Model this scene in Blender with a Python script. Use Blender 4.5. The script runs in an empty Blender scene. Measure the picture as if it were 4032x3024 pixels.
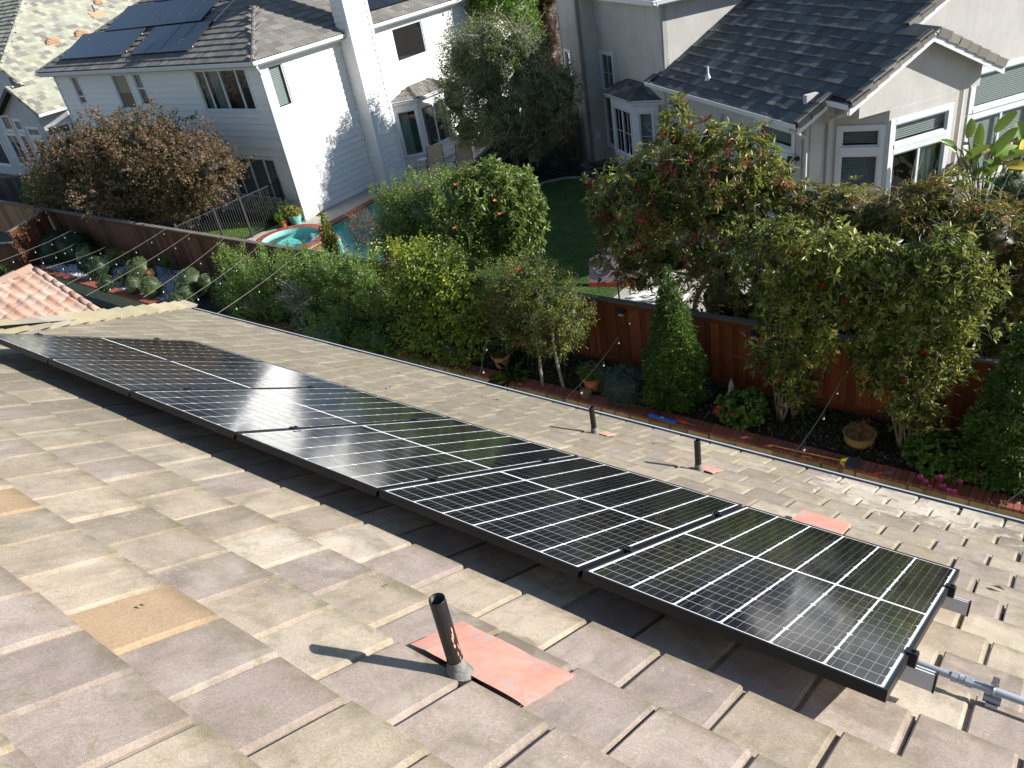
import bpy, math, random
import numpy as np
from mathutils import Vector, Matrix, noise as mnoise

sc = bpy.context.scene
COL = sc.collection
RND = random.Random(11)
NR = np.random.default_rng(5)

# ------------------------------------------------------------------ camera
cd = bpy.data.cameras.new("camera")
cd.sensor_fit = 'HORIZONTAL'
cd.sensor_width = 36.0
cd.lens = 27.599
cd.clip_start = 0.05
cd.clip_end = 2000
cam = bpy.data.objects.new("camera", cd)
COL.objects.link(cam)
CR = Vector((0.79685, 0.58260, -0.16000)); CU = Vector((-0.20087, 0.50522, 0.83929)); CF = Vector((-0.56980, 0.63665, -0.51962))
cam.matrix_world = Matrix(((CR.x, CU.x, -CF.x, 0), (CR.y, CU.y, -CF.y, 0), (CR.z, CU.z, -CF.z, 0), (0, 0, 0, 1)))
sc.camera = cam

# ------------------------------------------------------------------ light
SUN = Vector((0.803, 0.427, 0.4495)).normalized()
world = bpy.data.worlds.new("World")
sc.world = world
world.use_nodes = True
wn = world.node_tree.nodes; wl = world.node_tree.links
wn.clear()
wo = wn.new("ShaderNodeOutputWorld"); wb = wn.new("ShaderNodeBackground"); ws = wn.new("ShaderNodeTexSky")
ws.sky_type = 'NISHITA'
ws.sun_disc = False
ws.sun_elevation = math.asin(SUN.z)
ws.sun_rotation = math.atan2(SUN.x, SUN.y)
ws.air_density = 1.0; ws.dust_density = 0.15; ws.ozone_density = 1.6
wb.inputs[1].default_value = 0.085
wl.new(ws.outputs[0], wb.inputs[0]); wl.new(wb.outputs[0], wo.inputs[0])
sd = bpy.data.lights.new("sun", 'SUN')
sd.energy = 5.0
sd.angle = math.radians(0.53)
sd.color = (1.0, 0.965, 0.91)
sun = bpy.data.objects.new("sun", sd)
COL.objects.link(sun)
sun.rotation_euler = SUN.to_track_quat('Z', 'Y').to_euler()
sun.location = SUN * 60
sc.view_settings.view_transform = 'Standard'
sc.view_settings.look = 'None'
sc.view_settings.exposure = 0.95
sc.view_settings.gamma = 1.0
sc.view_settings.use_curve_mapping = False
sc.cycles.max_bounces = 8
sc.cycles.transparent_max_bounces = 16
sc.cycles.use_denoising = True

# ------------------------------------------------------------------ helpers: materials
MATS = {}
def new_mat(name):
    m = bpy.data.materials.new(name)
    m.use_nodes = True
    nt = m.node_tree
    nt.nodes.clear()
    MATS[name] = m
    return m, nt, nt.nodes, nt.links

class NB:
    """small node builder"""
    def __init__(s, nt):
        s.nt = nt; s.n = nt.nodes; s.l = nt.links
    def node(s, t, **kw):
        nd = s.n.new(t)
        for k, v in kw.items():
            setattr(nd, k, v)
        return nd
    def put(s, sock, v):
        if isinstance(v, bpy.types.NodeSocket):
            s.l.new(v, sock)
        elif v is not None:
            if isinstance(v, (tuple, list)) and len(v) == 3 and sock.type == 'RGBA':
                v = (*v, 1)
            sock.default_value = v
    def math(s, op, a, b=None, c=None, clamp=False):
        nd = s.node("ShaderNodeMath", operation=op); nd.use_clamp = clamp
        s.put(nd.inputs[0], a)
        if b is not None: s.put(nd.inputs[1], b)
        if c is not None: s.put(nd.inputs[2], c)
        return nd.outputs[0]
    def vmath(s, op, a, b):
        nd = s.node("ShaderNodeVectorMath", operation=op)
        s.put(nd.inputs[0], a); s.put(nd.inputs[1], b)
        return nd.outputs[0]
    def mix(s, f, a, b, mode='MIX'):
        nd = s.node("ShaderNodeMix", data_type='RGBA', blend_type=mode)
        nd.clamp_factor = True
        s.put(nd.inputs[0], f); s.put(nd.inputs[6], a); s.put(nd.inputs[7], b)
        return nd.outputs[2]
    def noise(s, vec, scale, detail=3, rough=.55, dist=0.0):
        nd = s.node("ShaderNodeTexNoise")
        s.put(nd.inputs['Vector'], vec)
        nd.inputs['Scale'].default_value = scale; nd.inputs['Detail'].default_value = detail
        nd.inputs['Roughness'].default_value = rough; nd.inputs['Distortion'].default_value = dist
        return nd.outputs[0]
    def ramp(s, fac, stops, interp='LINEAR'):
        nd = s.node("ShaderNodeValToRGB")
        nd.color_ramp.interpolation = interp
        el = nd.color_ramp.elements
        while len(el) < len(stops): el.new(0.5)
        for e, (p, c) in zip(el, stops):
            e.position = p
            e.color = (c, c, c, 1) if isinstance(c, (int, float)) else (*c, 1)
        s.put(nd.inputs[0], fac)
        return nd.outputs[0]
    def rng(s, v, a, b, c=0.0, d=1.0):
        nd = s.node("ShaderNodeMapRange"); nd.clamp = True
        s.put(nd.inputs[0], v)
        nd.inputs[1].default_value = a; nd.inputs[2].default_value = b
        nd.inputs[3].default_value = c; nd.inputs[4].default_value = d
        return nd.outputs[0]
    def coord(s):
        return s.node("ShaderNodeTexCoord").outputs['Object']
    def seed(s):
        """0..1 per piece: object random plus the per-piece attribute of joined pieces"""
        oi = s.node("ShaderNodeObjectInfo").outputs['Random']
        at = s.node("ShaderNodeAttribute", attribute_name='tint').outputs['Fac']
        return s.math('FRACT', s.math('ADD', oi, at))
    def shifted(s, co, seed):
        cx = s.node("ShaderNodeCombineXYZ")
        a = s.math('MULTIPLY', seed, 37.0)
        s.put(cx.inputs[0], a); s.put(cx.inputs[1], s.math('MULTIPLY', seed, 91.0)); s.put(cx.inputs[2], a)
        return s.vmath('ADD', co, cx.outputs[0])
    def bsdf(s, color, rough=.8, spec=.3, metal=0.0, coat=0.0, bump=None, bump_s=.3, bump_d=.01):
        p = s.node("ShaderNodeBsdfPrincipled")
        s.put(p.inputs['Base Color'], color); s.put(p.inputs['Roughness'], rough)
        p.inputs['Specular IOR Level'].default_value = spec
        p.inputs['Metallic'].default_value = metal
        if coat:
            p.inputs['Coat Weight'].default_value = coat; p.inputs['Coat Roughness'].default_value = .03
        if bump is not None:
            b = s.node("ShaderNodeBump"); b.inputs['Strength'].default_value = bump_s; b.inputs['Distance'].default_value = bump_d
            s.put(b.inputs['Height'], bump); s.l.new(b.outputs[0], p.inputs['Normal'])
        return p.outputs[0]
    def two_sided_ior(s, ior):
        # a thin pane: the same index seen from either side
        bf = s.node("ShaderNodeNewGeometry").outputs['Backfacing']
        return s.math('ADD', ior, s.math('MULTIPLY', bf, 1 / ior - ior))
    def out(s, sh):
        o = s.node("ShaderNodeOutputMaterial"); s.l.new(sh, o.inputs[0])

def simple(name, color, rough=.7, spec=.3, metal=0.0, var=0.0, nscale=0.0, namt=.25, bscale=0.0, bstr=.3, coat=0.0, stretch=None):
    """one colour with piece-to-piece variation, mottling and fine relief"""
    m, nt, n, l = new_mat(name)
    b = NB(nt)
    co = b.coord()
    col = color
    sd_ = b.seed() if var else None
    if var:
        co = b.shifted(co, sd_)
    if stretch:
        co = b.vmath('MULTIPLY', co, stretch)
    if var:
        k = b.rng(sd_, 0, 1, 1 - var, 1 + var)
        hs = b.node("ShaderNodeHueSaturation"); b.put(hs.inputs['Color'], (*color, 1)); b.put(hs.inputs['Value'], k)
        col = hs.outputs[0]
    if nscale:
        nz = b.noise(co, nscale, 5, .6)
        k = b.rng(nz, .25, .75, 1 - namt, 1 + namt)
        hs = b.node("ShaderNodeHueSaturation"); b.put(hs.inputs['Color'], col if var else (*color, 1)); b.put(hs.inputs['Value'], k)
        col = hs.outputs[0]
    bump = b.noise(co, bscale, 4, .65) if bscale else None
    b.out(b.bsdf(col, rough, spec, metal, coat, bump, bstr))
    return m

def wood(name, c0, c1, rough=.75, grain=(14, 14, .9), var=.4):
    m, nt, n, l = new_mat(name)
    b = NB(nt)
    sd_ = b.seed()
    co = b.vmath('MULTIPLY', b.shifted(b.coord(), sd_), grain)
    g = b.noise(co, 3.0, 6, .65, .6)
    col = b.mix(b.rng(g, .3, .72), c0, c1)
    hs = b.node("ShaderNodeHueSaturation"); b.put(hs.inputs['Color'], col); b.put(hs.inputs['Value'], b.rng(sd_, 0, 1, 1 - var, 1 + var))
    blot = b.noise(b.shifted(b.coord(), sd_), 1.6, 3)
    col = b.mix(b.rng(blot, .5, .75, 0, .55), hs.outputs[0], (c0[0] * .45, c0[1] * .45, c0[2] * .45))
    b.out(b.bsdf(col, rough, .25, bump=g, bump_s=.25))
    return m

def leafmat(name, stops, rough=.5, trans=.42, spec=.5):
    """foliage: colour by per-leaf tint, some light passing through"""
    m, nt, n, l = new_mat(name)
    b = NB(nt)
    t = b.node("ShaderNodeAttribute", attribute_name='tint').outputs['Fac']
    col = b.ramp(t, stops)
    p = b.bsdf(col, rough, spec)
    tr = b.node("ShaderNodeBsdfTranslucent"); b.put(tr.inputs[0], b.mix(.45, col, (.30, .34, .04)))
    mx = b.node("ShaderNodeMixShader"); mx.inputs[0].default_value = trans
    l.new(p, mx.inputs[1]); l.new(tr.outputs[0], mx.inputs[2])
    b.out(mx.outputs[0])
    return m

def glass_mat(name, tint=(.55, .6, .6), ior=1.5):
    m, nt, n, l = new_mat(name)
    b = NB(nt)
    tr = b.node("ShaderNodeBsdfTransparent"); b.put(tr.inputs[0], tint)
    gl = b.node("ShaderNodeBsdfGlossy"); gl.inputs['Roughness'].default_value = .01; b.put(gl.inputs[0], (1, 1, 1))
    co = b.coord()
    bp = b.node("ShaderNodeBump"); bp.inputs['Strength'].default_value = .02; bp.inputs['Distance'].default_value = .05
    b.put(bp.inputs['Height'], b.noise(co, 1.3, 2)); l.new(bp.outputs[0], gl.inputs['Normal'])
    fr = b.node("ShaderNodeFresnel"); b.put(fr.inputs[0], b.two_sided_ior(ior))
    f = b.math('MULTIPLY', fr.outputs[0], 1.9, clamp=True)
    mx = b.node("ShaderNodeMixShader")
    l.new(f, mx.inputs[0]); l.new(tr.outputs[0], mx.inputs[1]); l.new(gl.outputs[0], mx.inputs[2])
    b.out(mx.outputs[0])
    return m

# ------------------------------------------------------------------ helpers: geometry and naming
class MB:
    def __init__(s):
        s.v = []; s.f = []; s.m = []; s.t = []; s.tint = 0.0
    def add(s, vs, fs, mat=0, F=None):
        o = len(s.v)
        if F is not None:
            vs = [F @ Vector(p) for p in vs]
            flip = F.to_3x3().determinant() < 0
        else:
            flip = False
        s.v += [tuple(p) for p in vs]
        s.t += [s.tint] * len(vs)
        for f in fs:
            g = [i + o for i in f]
            s.f.append(g[::-1] if flip else g); s.m.append(mat)
    def box(s, x0, x1, y0, y1, z0, z1, mat=0, F=None):
        v = [(x0, y0, z0), (x1, y0, z0), (x1, y1, z0), (x0, y1, z0), (x0, y0, z1), (x1, y0, z1), (x1, y1, z1), (x0, y1, z1)]
        s.add(v, [(0, 3, 2, 1), (4, 5, 6, 7), (0, 1, 5, 4), (1, 2, 6, 5), (2, 3, 7, 6), (3, 0, 4, 7)], mat, F)
    def quad(s, a, b, c, d, mat=0, F=None):
        s.add([a, b, c, d], [(0, 1, 2, 3)], mat, F)
    def prism(s, poly, ext, mat=0, F=None):
        """extrude a 3-D polygon by a vector"""
        n = len(poly); e = Vector(ext)
        v = [Vector(p) for p in poly] + [Vector(p) + e for p in poly]
        fs = [tuple(range(n))[::-1], tuple(range(n, 2 * n))]
        fs += [(i, (i + 1) % n, n + (i + 1) % n, n + i) for i in range(n)]
        s.add(v, fs, mat, F)
    def tube(s, pts, r, n=8, mat=0, F=None, caps=True):
        pts = [Vector(p) for p in pts]
        rs = r if isinstance(r, (list, tuple)) else [r] * len(pts)
        vs = []; fs = []
        prev = None
        for i, p in enumerate(pts):
            d = (pts[min(i + 1, len(pts) - 1)] - pts[max(i - 1, 0)]).normalized()
            if prev is None:
                a = d.orthogonal().normalized()
            else:
                a = (prev - d * prev.dot(d))
                a = a.normalized() if a.length > 1e-6 else d.orthogonal().normalized()
            prev = a
            b = d.cross(a)
            for k in range(n):
                t = 2 * math.pi * k / n
                vs.append(p + (a * math.cos(t) + b * math.sin(t)) * rs[i])
        for i in range(len(pts) - 1):
            for k in range(n):
                k2 = (k + 1) % n
                fs.append((i * n + k, i * n + k2, (i + 1) * n + k2, (i + 1) * n + k))
        if caps:
            fs.append(tuple(range(n))[::-1]); fs.append(tuple(range((len(pts) - 1) * n, len(pts) * n)))
        s.add(vs, fs, mat, F)
    def lathe(s, prof, n=20, c=(0, 0, 0), mat=0, F=None):
        vs = []; fs = []
        for r, z in prof:
            for k in range(n):
                t = 2 * math.pi * k / n
                vs.append((c[0] + r * math.cos(t), c[1] + r * math.sin(t), c[2] + z))
        for i in range(len(prof) - 1):
            for k in range(n):
                k2 = (k + 1) % n
                fs.append((i * n + k, i * n + k2, (i + 1) * n + k2, (i + 1) * n + k))
        s.add(vs, fs, mat, F)
    def mesh(s, name, mats, smooth=False):
        me = bpy.data.meshes.new(name)
        me.from_pydata(s.v, [], s.f)
        for m in (mats if isinstance(mats, (list, tuple)) else [mats]):
            me.materials.append(MATS[m] if isinstance(m, str) else m)
        me.polygons.foreach_set('material_index', s.m)
        if any(s.t):
            at = me.attributes.new('tint', 'FLOAT', 'POINT'); at.data.foreach_set('value', s.t)
        if smooth:
            me.polygons.foreach_set('use_smooth', [True] * len(me.polygons))
        me.update()
        return me
    def obj(s, name, mats, parent=None, smooth=False):
        return link(name, s.mesh(name, mats, smooth), parent)

def link(name, data, parent=None, mw=None):
    o = bpy.data.objects.new(name, data)
    COL.objects.link(o)
    if mw is not None:
        o.matrix_basis = mw
    if parent is not None:
        o.parent = parent
        o.matrix_parent_inverse = WINV.get(parent.name, Matrix.Identity(4))
    return o
WINV = {}
def thing(name, label, cat, loc=(0, 0, 0), group=None, rot=0.0, local=False):
    """an Empty at the base of a thing; parts built in world space hang from it (local=True: parts in its own space)"""
    o = bpy.data.objects.new(name, None)
    COL.objects.link(o)
    o.empty_display_size = .2
    o.location = loc
    o.rotation_euler = (0, 0, rot)
    if not local:
        WINV[o.name] = (Matrix.Translation(loc) @ Matrix.Rotation(rot, 4, 'Z')).inverted()
    return tag(o, label, cat, group)
def tag(o, label, cat, group=None):
    o['label'] = label; o['category'] = cat
    if group: o['group'] = group
    return o
def struct(o):
    o['kind'] = 'structure'; return o
def stuff(o):
    o['kind'] = 'stuff'; return o
def copy_thing(src, loc, rot=0.0, label=None, scale=None):
    c = src.copy(); COL.objects.link(c)
    c.location = loc; c.rotation_euler = (0, 0, rot)
    if scale: c.scale = scale
    if label: c['label'] = label
    for ch in list(src.children):
        d = ch.copy(); COL.objects.link(d); d.parent = c
        for g in list(ch.children):
            e = g.copy(); COL.objects.link(e); e.parent = d
    return c

def rect_sub(r, holes):
    """rectangle minus rectangles (u0,u1,z0,z1) -> rectangles"""
    out = [r]
    for h in holes:
        nxt = []
        for a in out:
            u0, u1 = max(a[0], h[0]), min(a[1], h[1]); z0, z1 = max(a[2], h[2]), min(a[3], h[3])
            if u0 >= u1 - 1e-6 or z0 >= z1 - 1e-6:
                nxt.append(a); continue
            if a[0] < u0: nxt.append((a[0], u0, a[2], a[3]))
            if u1 < a[1]: nxt.append((u1, a[1], a[2], a[3]))
            if a[2] < z0: nxt.append((u0, u1, a[2], z0))
            if z1 < a[3]: nxt.append((u0, u1, z1, a[3]))
        out = nxt
    return out

def frame(o, u, n, z=(0, 0, 1)):
    """matrix: local x along the wall, local y outwards, local z up"""
    u, n, z = Vector(u), Vector(n), Vector(z)
    return Matrix(((u.x, n.x, z.x, o[0]), (u.y, n.y, z.y, o[1]), (u.z, n.z, z.z, o[2]), (0, 0, 0, 1)))
# ================================================================== our own house: the roof one stands on
ZG = -9.0                                   # ground of the neighbours' yards and of our planting bed
RP = math.radians(30.453)
RC, RS = math.cos(RP), math.sin(RP)
RV = Vector((0, RC, -RS)); RN = Vector((0, RS, RC))
def roofM(w=0.0):
    """roof frame: x along the eave, y down the slope, z off the roof"""
    o = RN * (-1.1124 - .038 + w)
    return Matrix(((1, 0, 0, o.x), (0, RC, RS, o.y), (0, -RS, RC, o.z), (0, 0, 0, 1)))
FR = roofM()
def on_roof(u, v, w=0.0):
    return FR @ Vector((u, v, w))

# ---- materials of tiles
def tile_mat(name, stops, moss=(.19, .175, .085), moss_amt=.45, speck=.34, stain=.5, ours=False):
    m, nt, n, l = new_mat(name)
    b = NB(nt)
    sd_ = b.seed()
    base = b.coord()
    co = b.shifted(base, sd_)
    col = b.ramp(sd_, stops, 'CONSTANT')
    sd2 = b.math('FRACT', b.math('MULTIPLY', sd_, 7.31))
    hs = b.node("ShaderNodeHueSaturation"); b.put(hs.inputs['Color'], col); b.put(hs.inputs['Value'], b.rng(sd2, 0, 1, .82, 1.15))
    col = hs.outputs[0]
    big = b.noise(co, 5.0, 4, .6, .4)
    col = b.mix(b.rng(big, .42, .72, 0, stain), col, b.mix(.5, col, (.13, .105, .075)))
    mo = b.noise(co, 9.0, 6, .7, .8)
    col = b.mix(b.rng(mo, .55, .75, 0, moss_amt), col, moss)
    gr = b.math('ADD', b.math('MULTIPLY', b.noise(co, 330.0, 2, .7), .6), b.math('MULTIPLY', b.noise(co, 130.0, 2, .7), .4))
    hs = b.node("ShaderNodeHueSaturation"); b.put(hs.inputs['Color'], col); b.put(hs.inputs['Value'], b.rng(gr, .3, .7, 1 - speck, 1 + speck))
    col = hs.outputs[0]
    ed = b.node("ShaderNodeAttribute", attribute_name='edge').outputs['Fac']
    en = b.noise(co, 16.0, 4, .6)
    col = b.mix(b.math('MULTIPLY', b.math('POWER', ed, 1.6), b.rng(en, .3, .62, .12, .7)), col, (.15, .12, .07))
    if ours:
        # pale flaking patches near the gutter on the right part of the slope
        pos = b.node("ShaderNodeNewGeometry").outputs['Position']
        dx = b.node("ShaderNodeVectorMath", operation='DISTANCE'); b.put(dx.inputs[0], pos); dx.inputs[1].default_value = (-.75, 4.95, -4.2)
        zone = b.rng(dx.outputs['Value'], .35, 1.25, 1, 0)
        fl = b.noise(pos, 7.0, 6, .7, 1.0)
        msk = b.rng(b.math('ADD', b.math('MULTIPLY', zone, .34), fl), .735, .765, 0, .85)
        col = b.mix(msk, col, (.62, .54, .45))
        dt = b.node("ShaderNodeVectorMath", operation='DISTANCE'); b.put(dt.inputs[0], pos); dt.inputs[1].default_value = (-1.26, 1.14, -1.96)
        # older, mossier growth on the upper left part of the slope and beyond the panels
        sp = b.node("ShaderNodeSeparateXYZ"); b.put(sp.inputs[0], pos)
        age = b.math('ADD', b.math('MULTIPLY', b.rng(sp.outputs[0], -2.3, -4.3, 0, .85), b.rng(sp.outputs[1], .5, 1.2, .35, 1)), b.rng(sp.outputs[1], 2.2, 3.6, 0, .5))
        lg = b.noise(pos, 1.7, 5, .65, .5)
        am = b.math('MULTIPLY', age, b.rng(lg, .3, .62, .35, 1.25), clamp=True)
        col = b.mix(b.math('MULTIPLY', am, .72), col, b.mix(b.rng(en, .35, .65), (.15, .135, .085), (.21, .185, .135)))
        drk = b.noise(pos, 3.2, 5, .7, .7)
        col = b.mix(b.rng(drk, .50, .70, 0, .5), col, (.125, .105, .075))
        stv = b.noise(b.vmath('MULTIPLY', pos, (11.0, 1.6, 1.6)), 1.0, 5, .7, .4)
        col = b.mix(b.rng(stv, .52, .68, 0, .32), col, (.14, .12, .09))
        pale = b.noise(pos, 4.6, 4, .65, .6)
        col = b.mix(b.rng(pale, .56, .70, 0, .35), col, (.46, .41, .34))
        lic = b.noise(co, 42.0, 4, .75)
        col = b.mix(b.math('MULTIPLY', b.rng(lic, .60, .66, 0, .6), b.rng(lg, .42, .6)), col, (.46, .43, .31))
        gm = b.noise(co, 13.0, 5, .7, .5)
        col = b.mix(b.math('MULTIPLY', b.rng(gm, .56, .68, 0, .55), b.math('ADD', .25, ed)), col, (.15, .165, .06))
        wet = b.rng(b.math('ADD', dt.outputs['Value'], b.math('MULTIPLY', b.noise(pos, 9.0, 2), .10)), .155, .17, .55, 0)
        col = b.mix(wet, col, (.15, .12, .085))
    pits = b.noise(co, 55.0, 3, .7)
    col = b.mix(b.rng(pits, .64, .74, 0, .35), col, (.09, .08, .06))
    bump = b.math('ADD', gr, b.math('MULTIPLY', big, 2.0))
    b.out(b.bsdf(col, .93, .15, bump=bump, bump_s=.35, bump_d=.004))
    return m
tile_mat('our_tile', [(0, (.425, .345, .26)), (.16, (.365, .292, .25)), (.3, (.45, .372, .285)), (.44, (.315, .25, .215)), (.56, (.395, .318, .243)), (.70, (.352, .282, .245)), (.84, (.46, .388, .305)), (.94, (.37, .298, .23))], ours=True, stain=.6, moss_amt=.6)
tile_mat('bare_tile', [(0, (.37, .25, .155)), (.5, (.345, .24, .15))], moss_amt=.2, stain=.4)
tile_mat('lichen_cap', [(0, (.335, .295, .205)), (.4, (.30, .27, .215)), (.7, (.34, .295, .195))], moss=(.30, .25, .09), moss_amt=.7)
simple('roof_felt', (.05, .045, .04), .95)
def salmon():
    m, nt, n, l = new_mat('salmon_paint')
    b = NB(nt)
    co = b.coord()
    col = b.mix(b.rng(b.noise(co, 9, 4, .6), .35, .7), (.58, .285, .215), (.50, .215, .155))
    sc_ = b.noise(b.vmath('MULTIPLY', co, (1.0, .35, 1.0)), 26, 6, .75, 1.6)
    big = b.noise(co, 6.5, 3, .6)
    msk = b.math('MULTIPLY', b.rng(sc_, .50, .60), b.rng(big, .43, .55))
    col = b.mix(b.math('MULTIPLY', msk, .92), col, (.33, .31, .31))
    col = b.mix(b.rng(b.noise(co, 90, 3, .7), .66, .74, 0, .5), col, (.30, .16, .12))
    b.out(b.bsdf(col, .6, .3, bump=b.noise(co, 30, 4), bump_s=.25, bump_d=.004))
salmon()
simple('black_pipe', (.012, .012, .013), .42, .4, nscale=20, namt=.4)
simple('sealant', (.17, .165, .155), .8, nscale=25, namt=.45, bscale=40, bstr=.8)
simple('peeled_paint', (.60, .27, .17), .7, nscale=60, namt=.4)
simple('white_metal', (.46, .48, .50), .35, .5, nscale=6, namt=.08)
simple('dark_gutter', (.03, .03, .03), .8)
simple('aluminium', (.62, .63, .65), .4, .5, metal=.25)
simple('black_alu', (.007, .007, .009), .42, .4, metal=.0, nscale=9, namt=.3)
simple('galvanised', (.42, .44, .46), .38, .5, metal=.7, nscale=30, namt=.15)
simple('conduit_grey', (.33, .37, .41), .45, .4, nscale=12, namt=.08)
simple('dead_leaf', (.11, .075, .04), .9, var=.4)
simple('cream_wall', (.60, .50, .36), .85, nscale=3, namt=.08, bscale=70, bstr=.15)

# ---- a flat concrete tile: bevelled edge and low interlocking lip on its right side
TW, TE, TL = .2795, .327, .415
def our_tile_profile(mb, u, v, F, jig=0.0, mat=0, w0=0.0, wid=1.0):
    pts = [(0, -.003), (.005, 0), (.252, 0), (.261, -.004), (.2632, -.0135), (.2768, -.0145)]
    rise = .026 / TE
    vs = []
    for s, c in ((0, 0), (.09, 0), (TL, 0)):
        for x, z in pts:
            vs.append((u + x * wid + jig * s, v - s, w0 + .056 - s * rise + z - (.0015 if s == 0 else 0)))
    np_ = len(pts)
    for x in (pts[0][0], pts[-1][0]):
        for s in (0, TL):
            vs.append((u + x * wid + jig * s, v - s, w0 + .031 - s * rise))
    fs = []
    for r in range(2):
        for i in range(np_ - 1):
            a = r * np_ + i
            fs.append((a, a + 1, a + np_ + 1, a + np_))
    k = 3 * np_
    fs.append(tuple([k] + list(range(0, np_)) + [k + 2])[::-1])           # butt
    fs.append((k, k + 1, 2 * np_, np_)); fs.append((k, np_, 0))
    fs.append((k + 2, np_ - 1, 2 * np_ - 1)); fs.append((k + 2, 2 * np_ - 1, 3 * np_ - 1, k + 3))
    mb.add(vs, fs, mat, F)
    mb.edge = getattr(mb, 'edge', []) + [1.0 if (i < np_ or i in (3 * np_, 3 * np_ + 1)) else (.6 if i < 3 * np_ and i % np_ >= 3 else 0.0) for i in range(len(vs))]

def edge_attr(me, mb):
    at = me.attributes.new('edge', 'FLOAT', 'POINT'); at.data.foreach_set('value', mb.edge); return me
ourhouse = thing('tiled_house', 'house with weathered tan concrete roof tiles that the whole solar row stands on', 'house', (-4, 2, -9.5))
mb = MB(); our_tile_profile(mb, 0, 0, None); TILE_ME = edge_attr(mb.mesh('tile', 'our_tile'), mb)
TILE_BARE = TILE_ME.copy(); TILE_BARE.materials[0] = MATS['bare_tile']
cands = []
for k in range(-4, 18):
    v1 = 1.038 + TE * k                                       # butt line of the course
    ph = (.10 if k % 2 else .235) + RND.uniform(-.006, .006)
    hip = -10.97 + .882 * (6.79 - v1) + .12
    i0 = math.floor((hip - ph) / TW)
    u = i0 * TW + ph
    while u < 2.2:
        if u > hip - .1:
            p = on_roof(u + .14, v1 - .16)
            cands.append((p.length, u, v1, k))
        u += TW
cands = [c for c in cands if c[3] <= 17]
def in_view(p, pad=.06):
    d = p.dot(CF)
    if d < .1: return False
    return abs(p.dot(CR) / d) < .6522 + pad and abs(p.dot(CU) / d) < .489 + pad
cands.sort(key=lambda c: (not in_view(on_roof(c[1] + .14, c[2] - .16), .14), c[0]))
rest = MB()
for j, (dist, u, v1, k) in enumerate(cands):
    jg = RND.uniform(-.012, .012); w = RND.uniform(-.002, .003)
    if j < 298:
        bare = (abs(u + .14 + 1.99) < .14 and abs(v1 - .16 - 1.20) < .1) or (abs(u + .14 + 3.13) < .14 and abs(v1 - .16 - 1.2) < .12)
        F = FR @ Matrix.Translation((u + RND.uniform(-.003, .003), v1 + RND.uniform(-.004, .004), w)) @ Matrix.Rotation(jg, 4, 'Z') @ Matrix.Rotation(RND.uniform(-.007, .007), 4, 'X') @ Matrix.Rotation(RND.uniform(-.009, .009), 4, 'Y')
        t = link('tile', TILE_BARE if bare else TILE_ME, ourhouse)
        t.matrix_parent_inverse = WINV[ourhouse.name]; t.matrix_basis = F
        if bare: t['label'] = 'bare orange tile without its weathered coating'
    else:
        rest.tint = RND.random()
        our_tile_profile(rest, u + RND.uniform(-.003, .003), v1 + RND.uniform(-.004, .004), FR, jg, w0=w)
edge_attr(stuff(rest.obj('tile_field', 'our_tile', ourhouse)).data, rest)
# roof deck under the tiles, the other slopes and the walls below
mb = MB()
mb.quad(on_roof(-4.16, -.93, -.03), on_roof(9, -.93, -.03), on_roof(9, 6.72, -.03), on_roof(-10.9, 6.72, -.03))
rt = on_roof(-4.16, -.93, -.03); ev = on_roof(-10.9, 6.72, -.03)
mb.quad(rt, ev, Vector((ev.x, -6.9, ev.z)), Vector((rt.x, -.8, rt.z)))
mb.quad(rt, Vector((9, rt.y, rt.z)), Vector((9, -6.9, ev.z)), Vector((ev.x, -6.9, ev.z)))
mb.obj('roof_deck', 'roof_felt', ourhouse)
mb = MB()
ez = ev.z - .16
for (x0, x1, y0, y1) in ((-10.45, 9, 4.6, 4.8), (-10.45, -10.25, -6.4, 4.6), (-10.25, 9, -6.4, -6.2)):
    mb.box(x0, x1, y0, y1, -9.5, ez)
mb.obj('wall', 'cream_wall', ourhouse)
# hip cap tiles along the left edge, yellow with lichen
a = Vector(on_roof(-10.97, 6.79, .05)); bb = Vector(on_roof(-4.16, -.93, .05))
dr = (bb - a).normalized(); n_c = int((bb - a).length / .41)
side = dr.cross(Vector((0, 0, 1))).normalized(); up = side.cross(dr).normalized()
mb = MB()
mb.prism([(-.18, 0, -.06), (0, 0, .05), (.18, 0, -.06), (.17, 0, -.085), (0, 0, .02), (-.17, 0, -.085)], (0, .46, -.03))
HIP_ME = mb.mesh('hip_tile', 'lichen_cap')
for i in range(n_c):
    p = a + dr * (.41 * i) + up * .035
    M = Matrix(((side.x, dr.x, up.x, p.x), (side.y, dr.y, up.y, p.y), (side.z, dr.z, up.z, p.z), (0, 0, 0, 1)))
    t = link('hip_tile', HIP_ME, ourhouse); t.matrix_basis = M @ Matrix.Rotation(RND.uniform(-.01, .01), 4, 'Z')
# rain gutter along the eave
mb = MB()
g0 = on_roof(0, 6.80, .038)
for (y0, y1, z0, z1, mt) in ((g0.y + .004, g0.y + .018, g0.z - .03, g0.z, 0), (g0.y + .002, g0.y + .018, g0.z - .12, g0.z - .031, 1), (g0.y - .11, g0.y + .0, g0.z - .125, g0.z - .11, 1), (g0.y - .13, g0.y - .112, g0.z - .12, g0.z + .0, 1)):
    mb.box(-10.95, 9, y0, y1, z0, z1, mt)
gut = mb.obj('gutter', ['white_metal', 'dark_gutter'], ourhouse)
mb = MB()
for i in range(19):
    mb.box(-10.2 + i * .9, -10.17 + i * .9, g0.y - .11, g0.y - .005, g0.z - .028, g0.z - .012)
mb.obj('gutter_hanger', 'galvanised', gut)
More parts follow.
